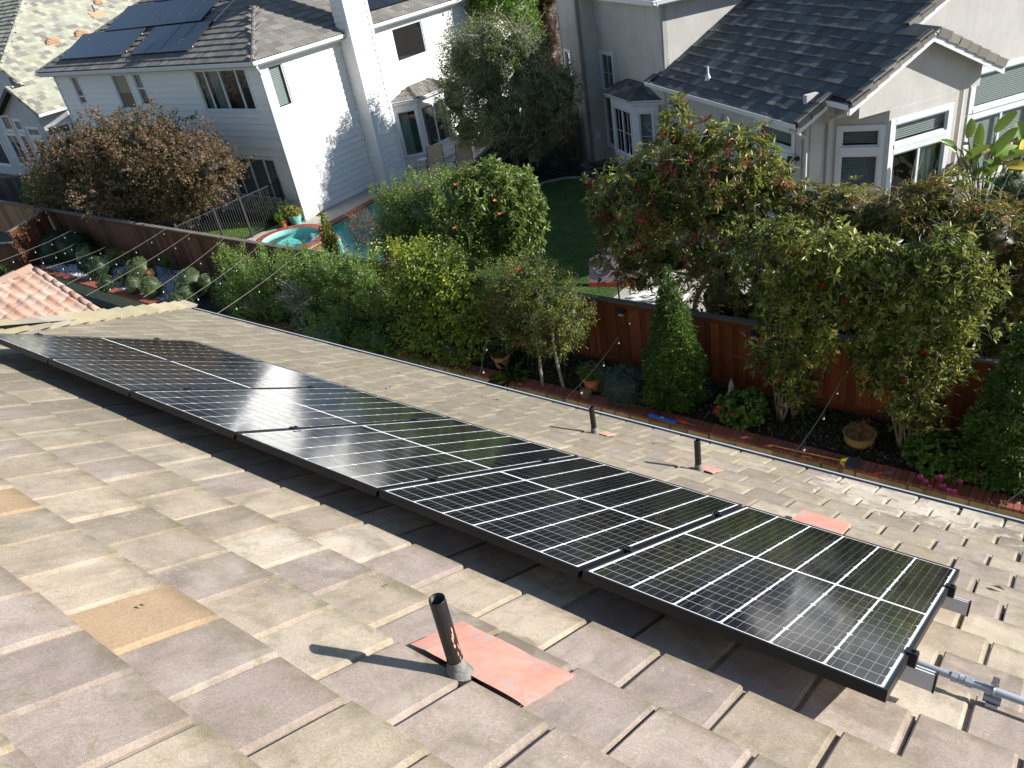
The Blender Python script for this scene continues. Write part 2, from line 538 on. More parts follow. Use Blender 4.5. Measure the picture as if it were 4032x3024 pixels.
# a stray salmon flashing tile right behind the last solar panel
mb = MB()
mb.prism([(-1.14, 4.55, .045), (-.865, 4.57, .045), (-.86, 4.80, .085), (-1.135, 4.80, .085)], (0, 0, .022), 0, FR)
o = mb.obj('flashing_tile', 'salmon_paint', ourhouse); o['label'] = 'salmon painted tile right behind the last solar panel'

# ---- solar panels
PU0, PW, PV0, PV1, PH = -6.382, 1.025, 2.393, 4.075, .198
def cell_mat():
    m, nt, n, l = new_mat('solar_cell')
    b = NB(nt)
    co = b.coord()
    sx = b.node("ShaderNodeSeparateXYZ"); b.put(sx.inputs[0], co)
    fx = b.math('FRACT', b.math('MULTIPLY', sx.outputs[0], 5 / .1534))
    line = b.math('LESS_THAN', b.math('ABSOLUTE', b.math('SUBTRACT', fx, .5)), .024)
    fy = b.math('FRACT', b.math('MULTIPLY', sx.outputs[1], 420.0))
    fin = b.math('LESS_THAN', fy, .12)
    sd_ = b.seed()
    c = b.mix(b.rng(sd_, 0, 1), (.0045, .005, .0075), (.008, .0085, .0125))
    c = b.mix(b.math('MULTIPLY', fin, .05), c, (.3, .3, .32))
    c = b.mix(b.math('MULTIPLY', line, .55), c, (.42, .43, .45))
    dirt = b.noise(b.node("ShaderNodeNewGeometry").outputs['Position'], 3.0, 4, .6)
    r = b.rng(dirt, .3, .7, .05, .15)
    gp_ = b.node("ShaderNodeNewGeometry").outputs['Position']
    spot = b.rng(b.noise(gp_, 38.0, 3, .6), .70, .73, 0, .5)
    c = b.mix(b.math('ADD', spot, b.rng(dirt, .45, .8, 0, .018)), c, (.42, .40, .36))
    p = b.node("ShaderNodeBsdfPrincipled")
    b.put(p.inputs['Base Color'], c); b.put(p.inputs['Roughness'], r)
    p.inputs['Coat Weight'].default_value = 1.0; b.put(p.inputs['Coat Roughness'], r); p.inputs['Coat IOR'].default_value = 1.5
    p.inputs['IOR'].default_value = 1.6; p.inputs['Specular IOR Level'].default_value = .5
    b.out(p.outputs[0])
    m2, nt, n, l = new_mat('panel_backsheet')
    b = NB(nt)
    p = b.node("ShaderNodeBsdfPrincipled")
    b.put(p.inputs['Base Color'], (.82, .84, .87)); p.inputs['Roughness'].default_value = .25; p.inputs['Specular IOR Level'].default_value = .3
    b.out(p.outputs[0])
cell_mat()
CW, CH_ = .1534, .0760
c = .006
mb = MB()
mb.add([(0, 0, 0), (CW, 0, 0), (CW, CH_ - c, 0), (CW - c, CH_, 0), (c, CH_, 0), (0, CH_ - c, 0)], [(0, 1, 2, 3, 4, 5)])
CELL = mb.mesh('solar_cell', 'solar_cell')
panel_labels = ['solar panel at far left end of the row, cut by the left photo edge', 'second solar panel from the left end of the black framed row',
                'third solar panel from the left, catching the brightest white reflection', 'fourth solar panel from the left, half mirrored bright and half dark',
                'solar panel next to the nearest one, second from the right end', 'nearest solar panel at the right end of the row, beside the grey conduit']
for k in range(6):
    u0 = PU0 + k * PW + .009; u1 = PU0 + (k + 1) * PW - .009
    F = roofM(PH)
    cpos = F @ Vector(((u0 + u1) / 2, (PV0 + PV1) / 2, -.04))
    pan = thing('solar_panel', panel_labels[k], 'solar panel', cpos, 'solar panels in a row on the tiled roof')
    mb = MB(); fw, fh = .011, .036
    mb.box(u0, u1, PV0, PV0 + fw, -fh, 0, 0, F); mb.box(u0, u1, PV1 - fw, PV1, -fh, 0, 0, F)
    mb.box(u0, u0 + fw, PV0 + fw, PV1 - fw, -fh, 0, 0, F); mb.box(u1 - fw, u1, PV0 + fw, PV1 - fw, -fh, 0, 0, F)
    mb.obj('frame', 'black_alu', pan)
    mb = MB(); mb.box(u0 + fw, u1 - fw, PV0 + fw, PV1 - fw, -.008, -.0035, 0, F)
    mb.obj('backsheet', 'panel_backsheet', pan)
    cu = (u1 - u0 - 2 * fw - .016) / 6; cv = (PV1 - PV0 - 2 * fw - .022 - .014) / 20
    for i in range(6):
        for j in range(20):
            x = u0 + fw + .008 + i * cu + (cu - CW) / 2
            y = PV0 + fw + .011 + j * cv + (.014 if j >= 10 else 0) + (cv - CH_) / 2
            M = F @ Matrix.Translation((x, y, -.0022))
            if j % 2 == 0:
                M = F @ Matrix.Translation((x + CW, y + CH_, -.0022)) @ Matrix.Rotation(math.pi, 4, 'Z')
            o = link('solar_cell', CELL, pan); o.matrix_basis = M
# rails with clamps
def rail(v, label):
    F = roofM(PH)
    t = thing('mounting_rail', label, 'rail', F @ Vector((-.2, v, -.1)), 'aluminium rails under the solar row')
    mb = MB()
    ul, ur = PU0 - .05, -.16
    for (y0, y1, z0, z1) in ((v - .018, v + .018, -.092, -.088), (v - .018, v - .014, -.088, -.037), (v + .014, v + .018, -.088, -.037), (v - .014, v - .006, -.041, -.037), (v + .006, v + .014, -.041, -.037)):
        mb.box(ul, ur, y0, y1, z0, z1, 0, F)
    mb.obj('rail_profile', 'aluminium', t)
    mb = MB(); mb.box(ur, ur + .006, v - .020, v + .020, -.094, -.034, 0, F); mb.obj('end_cap', 'black_alu', t)
    for k in range(7):
        u = PU0 + k * PW
        mb = MB()
        mb.box(u - .008, u + .008, v - .022, v + .022, -.036, .004, 0, F)
        if k == 6:
            mb.box(u - .026, u + .012, v - .024, v + .024, .0015, .007, 0, F); mb.box(u - .006, u + .014, v - .024, v + .024, -.037, .0012, 0, F)
        elif k == 0:
            mb.box(u - .012, u + .026, v - .024, v + .024, .0015, .007, 0, F)
        else:
            mb.box(u - .022, u + .022, v - .024, v + .024, .0015, .007, 0, F)
        mb.lathe([(0, .014), (.0085, .014), (.0085, .007)], 6, (u, v, 0), 0, F)
        mb.obj('end_clamp' if k in (0, 6) else 'mid_clamp', 'black_alu', t)
        mb = MB()
        uu = min(u + .3, -.3)
        mb.box(uu - .02, uu + .02, v - .03, v + .06, -.16, -.092, 0, F)
        mb.obj('roof_hook', 'galvanised', t)
rail(2.765, 'silver rail with black clamps under the near edge of the solar row')
rail(3.72, 'silver rail with black clamps under the far edge of the solar row')

# ---- vent pipes with salmon flashing plates
def vent(u, v, h, label, plate, peel=False, r=.0225):
    base = on_roof(u, v, .03)
    t = thing('vent_pipe', label, 'vent pipe', base, 'black vent pipes through the tiled roof')
    x, y, z = base
    mb = MB()
    mb.lathe([(r, -.05), (r, h), (r * .995, h + .002), (r * .86, h + .002), (r * .84, h - .12), (0, h - .12)], 24, (x, y, z))
    mb.obj('pipe', 'black_pipe', t, True)
    mb = MB()
    prof = []
    for i in range(9):
        q = i / 8
        prof.append((r * 1.06 + .030 * (1 - q) ** 1.8 + RND.uniform(-.001, .001), q * .095 - .003))
    mb.lathe(prof, 24, (x, y, z))
    sl = mb.obj('sealant_collar', 'sealant', t, True)
    mb = MB()
    M = Matrix.Translation(base) @ Matrix.Rotation(-RP, 4, 'X')
    mb.lathe([(.062, -.014), (.064, .006), (.055, .019), (.024, .024)], 24, (0, .004, 0), 0, M)
    mb.obj('rubber_boot', 'black_pipe', t, True)
    mb = MB()
    nu, nv = 14, 8; g = []
    for iv in range(nv + 1):
        for iu in range(nu + 1):
            a, q = iu / nu, iv / nv
            edge = min(a, 1 - a, 1 - q) * 8
            hh = .062 + .004 * q + .0035 * mnoise.noise((a * 3.1 + u * 7, q * 2.3, 1.7)) + .002 * mnoise.noise((a * 9, q * 6 + u, 4)) - (.005 * (1 - edge) if edge < 1 else 0)
            g.append((plate[0] + (plate[1] - plate[0]) * a + .006 * mnoise.noise((q * 4, a * 2, u)) * (a in (0, 1)), plate[2] + (plate[3] - plate[2]) * q + .007 * mnoise.noise((a * 5, u, 9)) * (q == 1), hh))
    mb.add(g, [(iv * (nu + 1) + iu, iv * (nu + 1) + iu + 1, (iv + 1) * (nu + 1) + iu + 1, (iv + 1) * (nu + 1) + iu) for iv in range(nv) for iu in range(nu)], 0, FR)
    mb.obj('flashing_plate', 'salmon_paint', t)
    if peel:
        for i in range(9):
            mb = MB()
            a0 = .1 + RND.uniform(-.3, .3) - .02 * i; zz = .10 + .13 * i / 9 + RND.uniform(0, .012); ww = RND.uniform(.06, .22) * (1 - abs(i - 5) / 9)
            pts = []
            for q in range(7):
                tt = q / 6 * 2 * math.pi
                aa = a0 + math.cos(tt) * ww * RND.uniform(.6, 1.1); hh = zz + math.sin(tt) * .012 * RND.uniform(.6, 1.3)
                pts.append((x + math.cos(aa) * (r + .0012), y + math.sin(aa) * (r + .0012), z + hh))
            mb.add(pts, [tuple(range(7))])
            mb.obj('paint_flake', 'peeled_paint', t)
vent(-1.213, 1.712, .325, 'nearest black vent pipe with grey sealant and peeling salmon paint, by the large salmon plate', (-1.41, -.985, 1.705, 1.952), True)
vent(-3.051, 5.641, .285, 'black vent pipe on the far slope left of its twin, behind the fourth solar panel', (-3.06, -2.93, 5.63, 5.79))
vent(-2.012, 5.345, .295, 'black vent pipe on the far slope right of its twin, near the gutter edge', (-2.09, -1.90, 5.335, 5.56))

# ---- grey conduit leaving the rails
F = roofM()
t = thing('electrical_conduit', 'grey electrical conduit leaving the solar row over the tiles at right', 'conduit', on_roof(.2, 2.95, .1))
mb = MB(); mb.tube([(-.9, 2.93, .108), (-.1, 2.95, .108), (.9, 2.985, .108)], .0125, 12, 0, F); mb.obj('pipe', 'conduit_grey', t, True)
mb = MB()
for x0, x1, rr in ((-.128, -.108, .019), (-.105, -.09, .0165), (-.088, -.066, .019)):
    mb.tube([(x0, 2.951, .108), (x1, 2.951, .108)], rr, 6 if rr > .018 else 12, 0, F)
mb.obj('coupling', 'conduit_grey', t)
mb = MB()
mb.tube([(-.006, 2.955 + math.cos(a) * .016, .108 + math.sin(a) * .016) for a in np.linspace(0, 2 * math.pi, 13)], .003, 5, 0, F)
mb.box(-.016, .004, 2.951, 2.957, .124, .155, 0, F); mb.box(-.018, .006, 2.946, 2.962, .128, .134, 0, F)
mb.tube([(-.03, 2.957, .078), (.02, 2.957, .078)], .015, 10, 0, F); mb.box(-.02, .015, 2.94, 2.972, .05, .066, 0, F)
mb.obj('pipe_strap', 'galvanised', t)

# ---- dead leaves and a twig on the tiles
mb = MB(); mb.add([(0, 0, 0), (.018, .012, .009), (.04, .002, .003), (.02, -.011, .008)], [(0, 1, 2), (0, 2, 3)]); LEAF = mb.mesh('dead_leaf', 'dead_leaf')
for (u, v, s, lab) in [(-.06, 4.52, 1.6, 'curled dead leaf on the tiles right of the nearest solar panel'), (-4.9, 5.1, 1.3, 'dead leaf on the far tiles just behind the third solar panel'), (-4.3, 5.9, 1.1, 'dead leaf on the far tiles nearer the gutter than the panels'),
                       (-5.6, 5.9, 1.1, 'dead leaf on the far tiles left of the others'), (-2.62, 5.9, 1.1, 'dead leaf between the two far vent pipes'), (-3.5, 6.3, 1.0, 'dead leaf close to the gutter left of the far vent pipes'), (-2.05, 1.22, .55, 'small dead leaf lying on the bare orange tile'), (-1.75, 1.95, .4, 'tiny dead leaf on a tile behind the nearest vent pipe')]:
    o = link('dead_leaf', LEAF)
    o.matrix_basis = FR @ Matrix.Translation((u, v, .058)) @ Matrix.Rotation(RND.uniform(0, 6), 4, 'Z') @ Matrix.Scale(s, 4)
    tag(o, lab, 'dead leaf', 'dead leaves lying on the roof tiles')
# ================================================================== building kit
simple('white_trim', (.62, .63, .645), .45, .4, nscale=5, namt=.05)
simple('white_siding', (.68, .665, .64), .6, .3, var=.02, nscale=1.5, namt=.05, bscale=40, bstr=.08, stretch=(1, 1, 4))
def stucco_mat(name, c):
    m, nt, n, l = new_mat(name)
    b = NB(nt)
    co = b.coord()
    v = b.math('MULTIPLY', b.rng(b.noise(co, 1.9, 5, .65), .3, .7, .90, 1.08), b.rng(b.noise(b.vmath('MULTIPLY', co, (5.0, 5.0, .35)), 1.6, 5, .65), .35, .75, 1.02, .95))
    hs = b.node("ShaderNodeHueSaturation"); b.put(hs.inputs['Color'], (*c, 1)); b.put(hs.inputs['Value'], v)
    b.out(b.bsdf(hs.outputs[0], .92, .15, bump=b.noise(co, 45, 4, .7), bump_s=.6, bump_d=.012))
stucco_mat('stucco', (.47, .45, .42)); stucco_mat('stucco_pale', (.47, .465, .46))
simple('interior', (.10, .095, .085), .9)
simple('blind_slat', (.62, .63, .60), .6, .3)
simple('roller_shade', (.58, .54, .42), .8)
simple('curtain', (.45, .50, .46), .85, nscale=3, namt=.15)
simple('dark_metal', (.025, .025, .027), .45, .5, nscale=8, namt=.2)
simple('vent_orange', (.44, .28, .17), .7, nscale=10, namt=.12)
glass_mat('window_glass')
tile_mat('grey_brown_tile', [(0, (.168, .160, .148)), (.3, (.19, .178, .162)), (.6, (.145, .138, .128)), (.85, (.175, .165, .150))], moss_amt=.2, stain=.3)
tile_mat('sage_tile', [(0, (0.338, 0.340, 0.258)), (.28, (0.216, 0.200, 0.179)), (.42, (0.331, 0.333, 0.266)), (.62, (0.353, 0.348, 0.270)), (.78, (0.223, 0.204, 0.186)), (.88, (0.317, 0.318, 0.251))], moss_amt=.1, stain=.15)
tile_mat('charcoal_tile', [(0, (.095, .096, .097)), (.25, (.115, .114, .112)), (.5, (.082, .084, .088)), (.7, (.145, .143, .135)), (.87, (.10, .10, .10)), (.93, (.20, .198, .185))], moss_amt=.2, stain=.35)
tile_mat('charcoal_cap', [(0, (0.221, 0.208, 0.178)), (.5, (0.187, 0.174, 0.153))], moss_amt=.2)
tile_mat('clay_tile', [(0, (0.389, 0.244, 0.182)), (.22, (0.360, 0.252, 0.205)), (.45, (0.410, 0.274, 0.213)), (.68, (0.360, 0.222, 0.163)), (.86, (0.389, 0.289, 0.236))], moss=(0.216, 0.178, 0.076), moss_amt=.25, stain=.2)
def all_black():
    m, nt, n, l = new_mat('all_black_panel')
    b = NB(nt)
    sx = b.node("ShaderNodeSeparateXYZ"); b.put(sx.inputs[0], b.coord())
    f = b.math('FRACT', b.math('MULTIPLY', sx.outputs[1], 6.2))
    c = b.mix(b.math('MULTIPLY', b.math('LESS_THAN', f, .03), .3), (.013, .014, .02), (.08, .08, .09))
    b.out(b.bsdf(c, .12, .5))
all_black()

def planeM(o, down, slope):
    """roof-plane frame: x along the eave, y down the slope, z off the roof; o lies on the eave"""
    d = Vector((down[0], down[1], 0)).normalized(); L = math.hypot(1, slope)
    v = Vector((d.x, d.y, -slope)) / L; w = Vector((d.x * slope, d.y * slope, 1)) / L
    u = v.cross(w)
    return Matrix(((u.x, v.x, w.x, o[0]), (u.y, v.y, w.y, o[1]), (u.z, v.z, w.z, o[2]), (0, 0, 0, 1)))

def flat_tile(mb, u, v, F, w, e, t=.03, jz=0.0, mat=0):
    """tile whose butt lies at v, reaching e+6 cm up the slope, tilted so that it rests on the course below"""
    L = e + .06; r = t / e; g = .003; q = .006
    vs = [(u + g, v, t * 1.9 - q + jz), (u + w - g, v, t * 1.9 - q + jz), (u + g, v - .01, t * 1.9 + jz), (u + w - g, v - .01, t * 1.9 + jz),
          (u + g, v - L, t * 1.9 - r * L), (u + w - g, v - L, t * 1.9 - r * L),
          (u + g, v, t * .9 + jz), (u + w - g, v, t * .9 + jz), (u + g, v - L, t * .9 - r * L), (u + w - g, v - L, t * .9 - r * L)]
    mb.add(vs, [(0, 1, 3, 2), (2, 3, 5, 4), (6, 7, 1, 0), (6, 0, 2, 4, 8), (7, 9, 5, 3, 1)], mat, F)

def tile_roof(parent, F, urange, vtop, inside, mat, w=.3, e=.33, t=.03, nmax=298, pref=None, rough=.004):
    mb = MB(); flat_tile(mb, 0, 0, None, w, e, t); me = mb.mesh('tile', mat)
    c = []
    k = 0
    while -k * e > vtop:
        v = -k * e + .03
        off = (k % 2) * w / 2
        i = math.floor(urange[0] / w) - 1
        while i * w + off < urange[1]:
            u = i * w + off
            i += 1
            if inside(u + w / 2, v - e / 2):
                p = F @ Vector((u + w / 2, v - e / 2, 0))
                c.append((p.length + (0 if in_view(p, .02) else 1000), u, v))
        k += 1
    c.sort()
    rest = MB()
    for j, (d, u, v) in enumerate(c):
        jz = RND.uniform(-rough, rough)
        if j < nmax and d < 1000:
            o = link('tile', me, parent)
            o.matrix_basis = F @ Matrix.Translation((u, v + RND.uniform(-.006, .006), jz)) @ Matrix.Rotation(RND.uniform(-.006, .006), 4, 'Z')
        else:
            rest.tint = RND.random() + .001
            flat_tile(rest, u, v, F, w, e, t, jz)
    if rest.v:
        stuff(rest.obj('tile_field', mat, parent))

def caps(parent, a, b, mat, name='ridge_tile', step=.34, wid=.13, lift=.07, rise=.045):
    a, b = Vector(a), Vector(b)
    dr = (b - a).normalized(); side = dr.cross(Vector((0, 0, 1))).normalized(); up = side.cross(dr).normalized()
    mb = MB(); mb.prism([(-wid, 0, -rise), (-.03, 0, rise * .8), (.03, 0, rise * .8), (wid, 0, -rise), (wid - .02, 0, -rise - .02), (0, 0, rise * .3), (-wid + .02, 0, -rise - .02)], (0, step * 1.15, -.025))
    me = mb.mesh(name, mat)
    for i in range(int((b - a).length / step)):
        p = a + dr * step * i + up * lift
        M = Matrix(((side.x, dr.x, up.x, p.x), (side.y, dr.y, up.y, p.y), (side.z, dr.z, up.z, p.z), (0, 0, 0, 1)))
        link(name, me, parent).matrix_basis = M
def rake_caps(parent, a, b, out, mat, step=.33, drop=.15):
    """L-shaped tiles along a gable edge from a (low) to b (high); out = horizontal outward direction"""
    a, b = Vector(a), Vector(b); out = Vector(out).normalized()
    dr = (b - a).normalized(); up = out.cross(dr)
    if up.z < 0: up = -up
    mb = MB()
    mb.prism([(-.13, 0, .035), (.02, 0, .04), (.03, 0, .03), (.03, 0, -drop), (.005, 0, -drop), (.005, 0, .015), (-.13, 0, .012)], (0, step * 1.12, -.028))
    me = mb.mesh('rake_tile', mat)
    for i in range(int((b - a).length / step + .3)):
        p = a + dr * step * i + up * .06
        M = Matrix(((out.x, dr.x, up.x, p.x), (out.y, dr.y, up.y, p.y), (out.z, dr.z, up.z, p.z), (0, 0, 0, 1)))
        link('rake_tile', me, parent).matrix_basis = M

def wallface(mb, F, u0, u1, z0, z1, holes=(), th=.12, out=0.0, mat=0):
    for r in rect_sub((u0, u1, z0, z1), holes):
        mb.box(r[0], r[1], out - th, out, r[2], r[3], mat, F)

def siding(parent, F, u0, u1, z0, z1, holes=(), e=.235, mat='white_siding'):
    z = z0
    while z < z1 - .02:
        zt = min(z + e, z1)
        for r in rect_sub((u0, u1, z + .012, zt), holes):
            a = .004 + .034 * (zt - r[2]) / e; bb = .004 + .034 * (zt - r[3]) / e
            mb = MB()
            vs = [(r[0], 0, r[2]), (r[1], 0, r[2]), (r[1], a, r[2]), (r[0], a, r[2]), (r[0], 0, r[3]), (r[1], 0, r[3]), (r[1], bb, r[3]), (r[0], bb, r[3])]
            mb.add(vs, [(0, 3, 2, 1), (4, 5, 6, 7), (0, 1, 5, 4), (1, 2, 6, 5), (2, 3, 7, 6), (3, 0, 4, 7)], 0, F)
            mb.obj('siding_board', mat, parent)
        z = zt

def window(parent, F, u0, u1, z0, z1, divs=(), hdivs=(), muntins=(), fill='dark', trim=.10, depth=.32, sill=.10, name='window', out=.03, cols=None, tops=True):
    mb = MB()
    # surround boards
    mb.box(u0 - trim, u0, 0.0, out, z0 - sill, z1 + (trim if tops else 0), 0, F); mb.box(u1, u1 + trim, 0.0, out, z0 - sill, z1 + (trim if tops else 0), 0, F)
    mb.box(u0, u1, 0.0, out + .012, z0 - sill, z0, 0, F)
    if tops: mb.box(u0, u1, 0.0, out + .004, z1, z1 + trim, 0, F)
    # sash
    s = .042
    mb.box(u0, u0 + s, -.06, -.004, z0, z1, 0, F); mb.box(u1 - s, u1, -.06, -.004, z0, z1, 0, F)
    mb.box(u0 + s, u1 - s, -.06, -.004, z0, z0 + s, 0, F); mb.box(u0 + s, u1 - s, -.06, -.004, z1 - s, z1, 0, F)
    for d in divs: mb.box(d - .03, d + .03, -.058, .002, z0 + s, z1 - s, 0, F)
    for (h, a, b) in hdivs: mb.box(a, b, -.057, -.002, h - .03, h + .03, 0, F)
    for (h, a, b) in muntins:
        if a is None: mb.box(h - .008, h + .008, -.045, -.022, z0 + s, z1 - s, 0, F)
        else: mb.box(a, b, -.046, -.024, h - .008, h + .008, 0, F)
    # reveal and room behind
    d = -depth
    for q in (((u0, -.03, z0), (u1, -.03, z0), (u1, d, z0), (u0, d, z0)), ((u0, -.03, z1), (u1, -.03, z1), (u1, d, z1), (u0, d, z1)),
              ((u0, -.03, z0), (u0, -.03, z1), (u0, d, z1), (u0, d, z0)), ((u1, -.03, z0), (u1, -.03, z1), (u1, d, z1), (u1, d, z0)), ((u0, d, z0), (u1, d, z0), (u1, d, z1), (u0, d, z1))):
        mb.quad(*q, 1, F)
    w = mb.obj(name, ['white_trim', 'interior'], parent)
    edges = [u0 + s] + [q for q in sorted(divs)] + [u1 - s]
    for a, b in zip(edges[:-1], edges[1:]):
        mb = MB(); mb.quad((a, -.034, z0 + s), (b, -.034, z0 + s), (b, -.034, z1 - s), (a, -.034, z1 - s), 0, F)
        mb.obj('pane', 'window_glass', w)
    if fill == 'blind':
        mb = MB(); z = z1 - .05
        while z > z0 + .04:
            mb.add([(u0 + .03, -.10, z), (u1 - .03, -.10, z), (u1 - .03, -.125, z + .032), (u0 + .03, -.125, z + .032)], [(0, 1, 2, 3)], 0, F)
            z -= .05
        stuff(mb.obj('blind', 'blind_slat', w))
    elif fill == 'shade':
        zz = z0 + (z1 - z0) * .45
        mb = MB(); mb.box(u0 + .03, u1 - .03, -.10, -.095, zz, z1, 0, F); mb.obj('roller_shade', 'roller_shade', w)
    elif fill == 'fullshade':
        mb = MB(); mb.box(u0 + .03, u1 - .03, -.10, -.095, z0, z1, 0, F); mb.obj('roller_shade', 'roller_shade', w)
    elif fill == 'curtain':
        for (a, b) in (cols or ((u0 + .04, u0 + .3), (u1 - .3, u1 - .04))):
            mb = MB(); n = 14
            pts = [(a + (b - a) * i / n, -.13 + .03 * math.sin(i * 2.1)) for i in range(n + 1)]
            for (x0, y0), (x1, y1) in zip(pts[:-1], pts[1:]):
                mb.quad((x0, y0, z0 + .02), (x1, y1, z0 + .02), (x1, y1, z1 - .02), (x0, y0, z1 - .02), 0, F)
            mb.obj('curtain', 'curtain', w)
    return w

def gutter(parent, pts, mat='white_trim', wid=.12, hgt=.12):
    """closed gutter profile swept along points (outer top edge), inside lies left of the direction of travel"""
    mb = MB()
    for a, b in zip(pts[:-1], pts[1:]):
        a, b = Vector(a), Vector(b); d = (b - a).normalized(); n = Vector((0, 0, 1)).cross(d).normalized()
        F = Matrix(((d.x, n.x, 0, a.x), (d.y, n.y, 0, a.y), (d.z, n.z, 1, a.z), (0, 0, 0, 1)))
        L = (b - a).length
        mb.prism([(0, 0, 0), (0, .012, 0), (0, .02, -.035), (0, .035, -hgt), (0, .02, -hgt), (0, .006, -.06), (0, -.008, -.02)], (L, 0, 0), 0, F)
        mb.box(0, L, .021, wid, -hgt, -hgt + .01, 0, F)
        mb.box(0, L, wid, wid + .02, -hgt - .05, -.005, 0, F)
        mb.box(0, L, .022, wid - .001, -.055, -.045, 1, F)
    return mb.obj('gutter', [mat, 'dark_gutter'], parent)
# ================================================================== white two-storey house
wh = thing('white_house', 'white two storey house with lap siding, tall chimney and brown tile roof', 'house', (-32, 24, ZG))
FW = frame((0, 17.55, 0), (1, 0, 0), (0, -1, 0)); FS = frame((-24.4, 0, 0), (0, 1, 0), (1, 0, 0))
winF = [(-38.02, -37.44, -4.67, -3.5), (-34.48, -33.33, -4.87, -3.5), (-32.78, -32.22, -4.72, -3.5), (-28.4, -25.28, -4.92, -3.5), (-28.2, -25.27, -8.25, -6.72), (-37.5, -34.6, -8.6, -6.6)]
winS = [(17.86, 18.5, -4.97, -3.55), (24.14, 25.92, -4.86, -3.6)]
bayhole = (23.25, 26.25, -9.0, -6.35)
chim = (21.35, 22.52, -9.1, 0)
mb = MB()
wallface(mb, FW, -39.5, -24.4, ZG, -3.4, winF, out=-.005)
wallface(mb, FS, 17.57, 32, ZG, -3.4, winS + [bayhole], out=-.005)
mb.box(-39.5, -39.4, 17.6, 32, ZG, -3.4)
mb.obj('wall', 'white_siding', wh)
tr = [(h[0] - .1, h[1] + .1, h[2] - .1, h[3] + .1) for h in winF]; ts = [(h[0] - .1, h[1] + .1, h[2] - .1, h[3] + .1) for h in winS]
band = (-60, 60, -6.28, -5.96)
siding(wh, FW, -39.42, -24.5, ZG + .05, -3.4, tr + [band])
siding(wh, FS, 17.65, 30, ZG + .05, -3.4, ts + [band, chim, bayhole])
for a, b, Fq in ((-39.42, -24.5, FW), (17.65, chim[0], FS), (chim[1], 30, FS)):
    mb = MB(); mb.box(a, b, 0, .05, -6.28, -5.96, 0, Fq); mb.obj('belly_band', 'white_siding', wh)
for q, Fq in (((-24.5, -24.352, -.1, .045), FW), ((17.51, 17.65, .001, .045), FS), ((-39.52, -39.42, 0, .045), FW)):
    mb = MB(); mb.box(*q, ZG, -3.4, 0, Fq); mb.obj('corner_board', 'white_trim', wh)
window(wh, FW, *winF[0], hdivs=[(-4.35, -38.0, -37.46)], fill='shade', tops=False)
window(wh, FW, *winF[1], fill='shade', tops=False)
window(wh, FW, *winF[2], hdivs=[(-4.07, -32.76, -32.24)], fill='shade', tops=False)
window(wh, FW, *winF[3], divs=(-27.79, -26.88, -25.89), fill='curtain', cols=((-27.7, -26.95), (-28.3, -28.0)), tops=False)
window(wh, FW, *winF[4], divs=(-27.7, -26.85, -25.92), fill='blind')
window(wh, FW, *winF[5], divs=(-36.0,), fill='dark')
window(wh, FS, *winS[0], fill='blind', tops=False)
window(wh, FS, *winS[1], fill='dark', depth=1.1)
# chimney chase
mb = MB(); mb.box(-24.39, -23.72, chim[0] + .02, chim[1] - .02, ZG, 1.4); ch = mb.obj('chimney', 'white_siding', wh)
FC = frame((-23.71, 0, 0), (0, 1, 0), (1, 0, 0)); siding(ch, FC, chim[0] + .09, chim[1] - .09, ZG + .05, .2)
FC2 = frame((0, chim[0] + .01, 0), (1, 0, 0), (0, -1, 0)); siding(ch, FC2, -24.37, -23.79, ZG + .05, .2)
for y in (chim[0], chim[1] - .09):
    mb = MB(); mb.box(-23.79, -23.66, y - .035, y + .1, ZG, 1.4); mb.obj('corner_board', 'white_trim', ch)
# roof
A, Bc = Vector((-24.0, 17.1, -3.2)), Vector((-40.0, 17.1, -3.2)); apex = Vector((-32, 25.1, .8)); apex2 = Vector((-32, 33, .8))
mb = MB()
dz = Vector((0, 0, -.02))
mb.add([A + dz, apex + dz, Bc + dz], [(0, 1, 2)]); mb.add([A + dz, Vector((-24, 40, -3.22)), apex2 + dz, apex + dz], [(0, 1, 2, 3)]); mb.add([Bc + dz, apex + dz, apex2 + dz, Vector((-40, 40, -3.22))], [(0, 1, 2, 3)])
mb.quad((-40, 17.1, -3.38), (-24, 17.1, -3.38), (-24, 32, -3.38), (-40, 32, -3.38), 1)
mb.obj('roof_deck', ['roof_felt', 'white_trim'], wh)
CA = math.cos(math.atan(.5))
Ff = planeM((-24, 17.1, -3.2), (0, -1), .5)
tile_roof(wh, Ff, (0, 16), -5.2, lambda u, v: -v * CA - .1 < u < 16 + v * CA + .1, 'grey_brown_tile', t=.036)
Fs = planeM((-24, 17.1, -3.2), (1, 0), .5)
tile_roof(wh, Fs, (-14, 0), -6.0, lambda u, v: -u > -v * CA - .1 and not (4.2 < -u < 5.5 and v > -.6), 'grey_brown_tile', t=.036)
caps(wh, A, apex, 'grey_brown_tile', 'hip_tile'); caps(wh, Bc, apex, 'grey_brown_tile', 'hip_tile')
gutter(wh, [(-40.06, 17.02, -3.2), (-23.92, 17.02, -3.2), (-23.92, 21.3, -3.2)]); gutter(wh, [(-23.92, 22.56, -3.2), (-23.92, 32, -3.2)])
mb = MB()
mb.tube([(-24.05, 17.2, -3.3), (-24.05, 17.2, -3.42), (-24.32, 17.47, -3.7), (-24.32, 17.47, -8.85), (-24.2, 17.4, -8.95)], .045, 8)
mb.obj('downspout', 'white_trim', wh)
